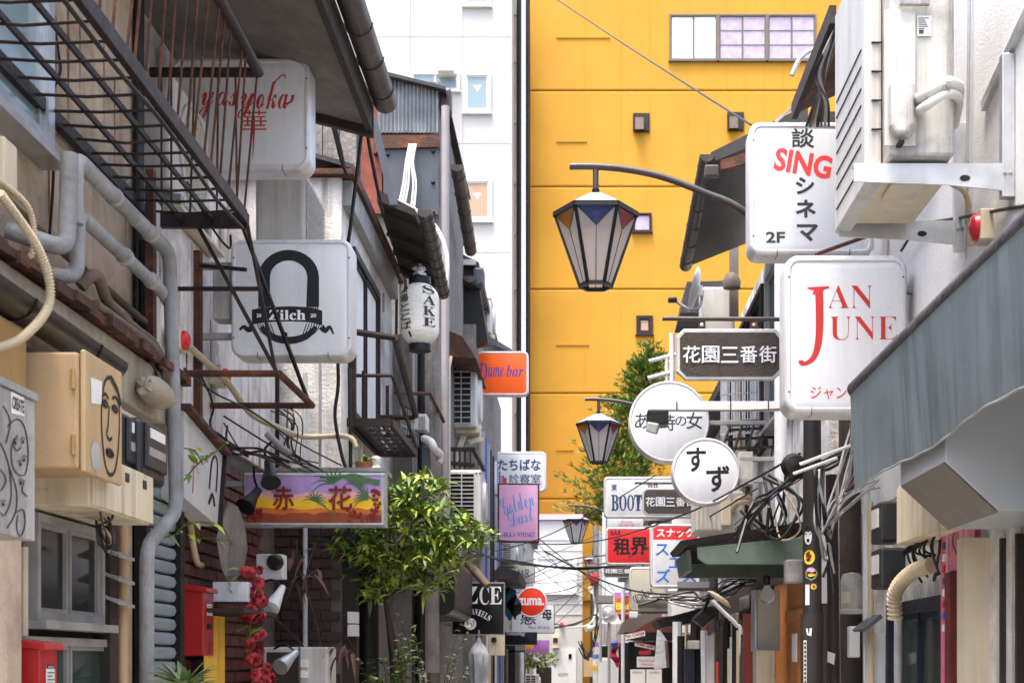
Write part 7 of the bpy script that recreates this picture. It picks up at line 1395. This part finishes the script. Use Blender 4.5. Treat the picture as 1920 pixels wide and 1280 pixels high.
tangle('black loops of cable below the blue katakana sign', 12, [(1230, 1120, 20, 8), (1290, 1130, 8, 8), (1330, 1122, 8, 8), (1365, 1100, 8, 8), (1420, 1080, 14, 10)], 11.8, ['cable_black', 'cable_grey'], [.006, .010])
tangle('hanging wires down the stickered pole', 6, [(1535, 880, 6, 6), (1540, 960, 6, 10), (1550, 1030, 8, 14), (1560, 1080, 14, 20)], 7.6, ['cable_grey', 'cable_black'], [.008, .006])
tangle('brown twigs and wires above the brick wall', 9, [(400, 800, 14, 10), (440, 842, 12, 8), (490, 846, 10, 6), (545, 868, 14, 8)], 7.2, ['bark', 'cable_black'], [.004, .006])
tangle('old wires and straw behind the rusty flashing', 12, [(220, 600, 10, 8), (255, 640, 10, 10), (285, 680, 8, 10), (300, 740, 8, 10)], 5.95, ['cable_black', 'bark'], [.005, .007])
tangle('thin wires trailing below the electric meters', 7, [(180, 890, 10, 6), (190, 960, 12, 8), (205, 1000, 10, 8), (200, 1035, 6, 10)], 4.9, ['cable_beige', 'cable_black', 'bark'], [.003, .005])
tangle('wires bunched on the far right pole', 7, [(1090, 1205, 3, 6), (1100, 1232, 3, 4), (1108, 1222, 3, 4), (1116, 1190, 3, 8), (1122, 1160, 4, 8)], 32.5, ['cable_black'], [.01, .014])
tangle('wires hanging down the corner of the white house', 7, [(500, 760, 20, 6), (540, 800, 14, 20), (545, 850, 12, 10), (600, 880, 14, 8)], 8.7, ['cable_black'], [.004, .006])
# ================================================================ clutter at the far end
for i, (a, b) in enumerate((((935, 1062), (1125, 1000)), ((1000, 1030), (1118, 1090)), ((960, 1100), (1118, 1040)), ((1005, 1015), (1118, 1120)), ((1040, 1110), (1150, 1060)), ((1030, 1180), (1160, 1040)), ((935, 1085), (1118, 1082)), ((1002, 1060), (1118, 1130)), ((955, 1130), (1118, 1100)))):
    mx, my = (a[0] + b[0]) / 2, (a[1] + b[1]) / 2 + 9
    cable(('top', 'second', 'third', 'fourth', 'fifth', 'sixth', 'seventh', 'eighth', 'lowest')[i] + ' of the fine wires fanning from the far pole', [(a[0], a[1], 25), (mx, my, 29), (b[0], b[1], 32.8)], .007)
ac_end('small white air conditioner at the foot of the small far tree', 984, 1263, 1010, 1300, 28, .5, rows=7)
cm = thing('convex_mirror', 'round grey convex mirror near the far pole', 'mirror', P(1142, 1165, 30)); MB().lathe([(0, -.05), (.09, -.04), (.16, -.01), (.17, .01), (0, .02)], 24, P(1142, 1150, 30), 'y').build('glass', 'zinc', cm, smooth=True); MB().lathe([(.165, -.02), (.19, -.02), (.19, .03), (.165, .03)], 24, P(1142, 1150, 30), 'y').build('frame', 'alu', cm, smooth=True); MB().tube([P(1142, 1165, 30.05), P(1142, 1330, 30.05)], .03, 8).build('post', 'alu_dull', cm)
for i, (x0, y0, x1, y1, D, m, lab, cat) in enumerate((
    (1094, 1232, 1113, 1268, 34, 'mustard', 'orange brown panel left of the far slim pole', 'panel'), (1124, 1168, 1164, 1208, 31, 'grey_panel', 'grey metal hood box right of the far slim pole', 'box'),
    (1128, 1210, 1146, 1232, 31, 'steel_dark', 'dark meter box below the grey metal hood', 'box'), (1122, 1236, 1166, 1330, 31.5, 'sign_white', 'pale shop panel below the dark meter box', 'panel'),
    (1160, 1204, 1178, 1330, 24, 'steel_dark', 'dark doorway left of the notice board', 'door'), (940, 1209, 966, 1330, 22.5, 'steel_dark', 'dark doorway below the navy banner', 'door'),
    (966, 1216, 984, 1330, 25, 'brown_panel', 'brown doorway left of the small far tree', 'door'), (1008, 1250, 1034, 1330, 33, 'dark_wood', 'dark brown door behind the small far tree', 'door'),
    (1180, 1146, 1196, 1158, 18, 'sign_white', 'tiny white light box under the sunset coloured sign', 'sign'), (1252, 1104, 1300, 1112, 14, 'alu', 'grey steel beam below the blue katakana sign', 'beam'))):
    q = MB().pbox(x0, y0, x1, y1, D, .15); one(('wall_panel', 'hood_box', 'meter_box', 'shop_board', 'doorway', 'doorway', 'doorway', 'doorway', 'light_box', 'steel_beam')[i], q, m, lab, cat, bevel=.01)
for i, (x0, y0, x1, y1, D, m, lab) in enumerate(((1120, 1118, 1150, 1132, 28, 'roof_dark', 'narrow dark awning left of the sunset coloured sign'), (1196, 1128, 1252, 1150, 17.5, 'dark_wood', 'dark awning under the cream script sign'), (945, 1208, 985, 1222, 23, 'roof_dark', 'dark awning edge under the navy banner'), (1270, 1096, 1330, 1108, 12.5, 'roof_dark', 'thin dark canopy below the green canopy'))):
    q = MB(); q.slab([P(x0, y1, D - .5), P(x1, y1, D - .5), P(x1, y0, D), P(x0, y0, D)], (0, 0, .03)); one('shop_awning', q, m, lab, 'awning')
pl = thing('paper_lantern', 'small red paper lantern hanging far down the right side', 'lantern', P(1172, 1165, 23)); MB().lathe([(.05, 0), (.1, .05), (.12, .13), (.1, .21), (.05, .26)], 18, P(1172, 1165, 23)).build('shade', 'red_lens', pl, smooth=True); MB().lathe([(0, 0), (.055, 0), (.055, .03), (0, .03)], 14, P(1172, 1133, 23)).build('cap', 'lamp_black', pl)
for i, (px, py0, py1, D, r, m) in enumerate(((1133, 960, 1130, 30, .04, 'pipe_light'), (1126, 1000, 1240, 30, .03, 'alu_dull'), (1168, 1100, 1330, 22, .03, 'pipe_light'), (978, 1205, 1330, 24, .04, 'pipe_light'))):
    pipe('downpipe', ('pale', 'grey', 'white', 'pale grey')[i] + ' downpipe ' + ('behind the BOOT lettering', 'right of the far slim pole', 'left of the notice board', 'below the purple sign')[i], [P(px, py0, D), P(px, py1, D)], r, m)
# clips, collars and bands that break up the long pipes
for i, (X, Y, z) in enumerate(((-1.72, 5.3, 3.33), (-1.72, 5.75, 3.33), (-1.745, 5.5, 3.165), (-1.745, 5.85, 3.165))):
    o = MB().lathe([(.031, -.012), (.034, -.012), (.034, .012), (.031, .012)], 14, (X, Y, z), 'y'); one('pipe_band', o, 'grey_panel', ('first', 'second', 'third', 'fourth')[i] + ' taped joint on the grey lagged pipes', 'pipe band', 'taped joints', smooth=True)

# more fittings on the middle left fronts
for i, (px, y0, y1, D, r, m) in enumerate(((655, 690, 1000, 8.92, .012, 'cable_black'), (600, 560, 880, 8.94, .010, 'cable_grey'), (520, 700, 880, 8.9, .014, 'steel_dark'), (716, 840, 1100, 11.3, .03, 'old_wood'), (728, 860, 1100, 11.4, .02, 'steel_dark'), (820, 880, 1080, 12.6, .02, 'pipe_mauve'), (862, 990, 1080, 13.4, .02, 'pipe_light'))):
    pipe('wall_conduit', ('black cable', 'grey cable', 'dark conduit', 'grey wooden batten', 'black conduit', 'mauve conduit', 'pale conduit')[i] + ' running down the ' + ('corner of the white house', 'white wall right of arch sign', 'white wall above the painted sign', 'front below the small balcony', 'front right of the wooden batten', 'front left of the lower air conditioner', 'front below the lower air conditioner')[i], [P(px, y0, D), P(px + R.uniform(-3, 3), (y0 + y1) / 2, D), P(px, y1, D)], r, m, 4)
q = MB().pbox(702, 548, 720, 583, 10.9, .05); one('switch_box', q, 'grey_panel', 'small grey switch box between the white window and the lantern', 'switch box', bevel=.006)
q = MB().pbox(690, 985, 760, 1045, 11.0, .3); one('meter_cupboard', q, 'old_wood', 'weathered cupboard half hidden by the tree crown', 'cupboard', bevel=.01)
# rust runs and cracks on the near walls, each with its own shape
def runs(name, X, spots, m, parent):
    for (px, py, w_, h_) in spots:
        q = MB(nv=(1e-4, 0, 0)); f = W(X); D = DX(px, X); n = 7; L, Rr = [], []
        for k in range(n + 1):
            t = k / n; z = V(py, D) - h_ * t; ww = w_ * (1 - t) ** .6 * R.uniform(.6, 1.1) + .001; L.append((X, D - ww, z)); Rr.append((X, D + ww * R.uniform(.5, 1), z))
        q.add(L + Rr, [(k, k + 1, n + 2 + k, n + 1 + k) for k in range(n)]); q.build(name, m, parent)
mat('stain_rust', (.20, .095, .045), .95, var=.4, sc=14, bump=.3); mat('stain_grime', (.12, .10, .085), .95, var=.4, sc=14, bump=.3)
runs('rust_run', -1.9492, [(105, 30, .012, .35), (128, 0, .02, .5), (150, 40, .01, .3), (215, 150, .012, .4), (92, 300, .015, .25), (195, 60, .008, .5), (235, 330, .014, .3)], 'stain_rust', LB)
runs('grime_run', -1.8792, [(300, 470, .012, .3), (330, 520, .02, .35), (360, 455, .01, .4), (395, 600, .016, .3), (415, 500, .01, .25), (350, 640, .02, .2)], 'stain_grime', LC)
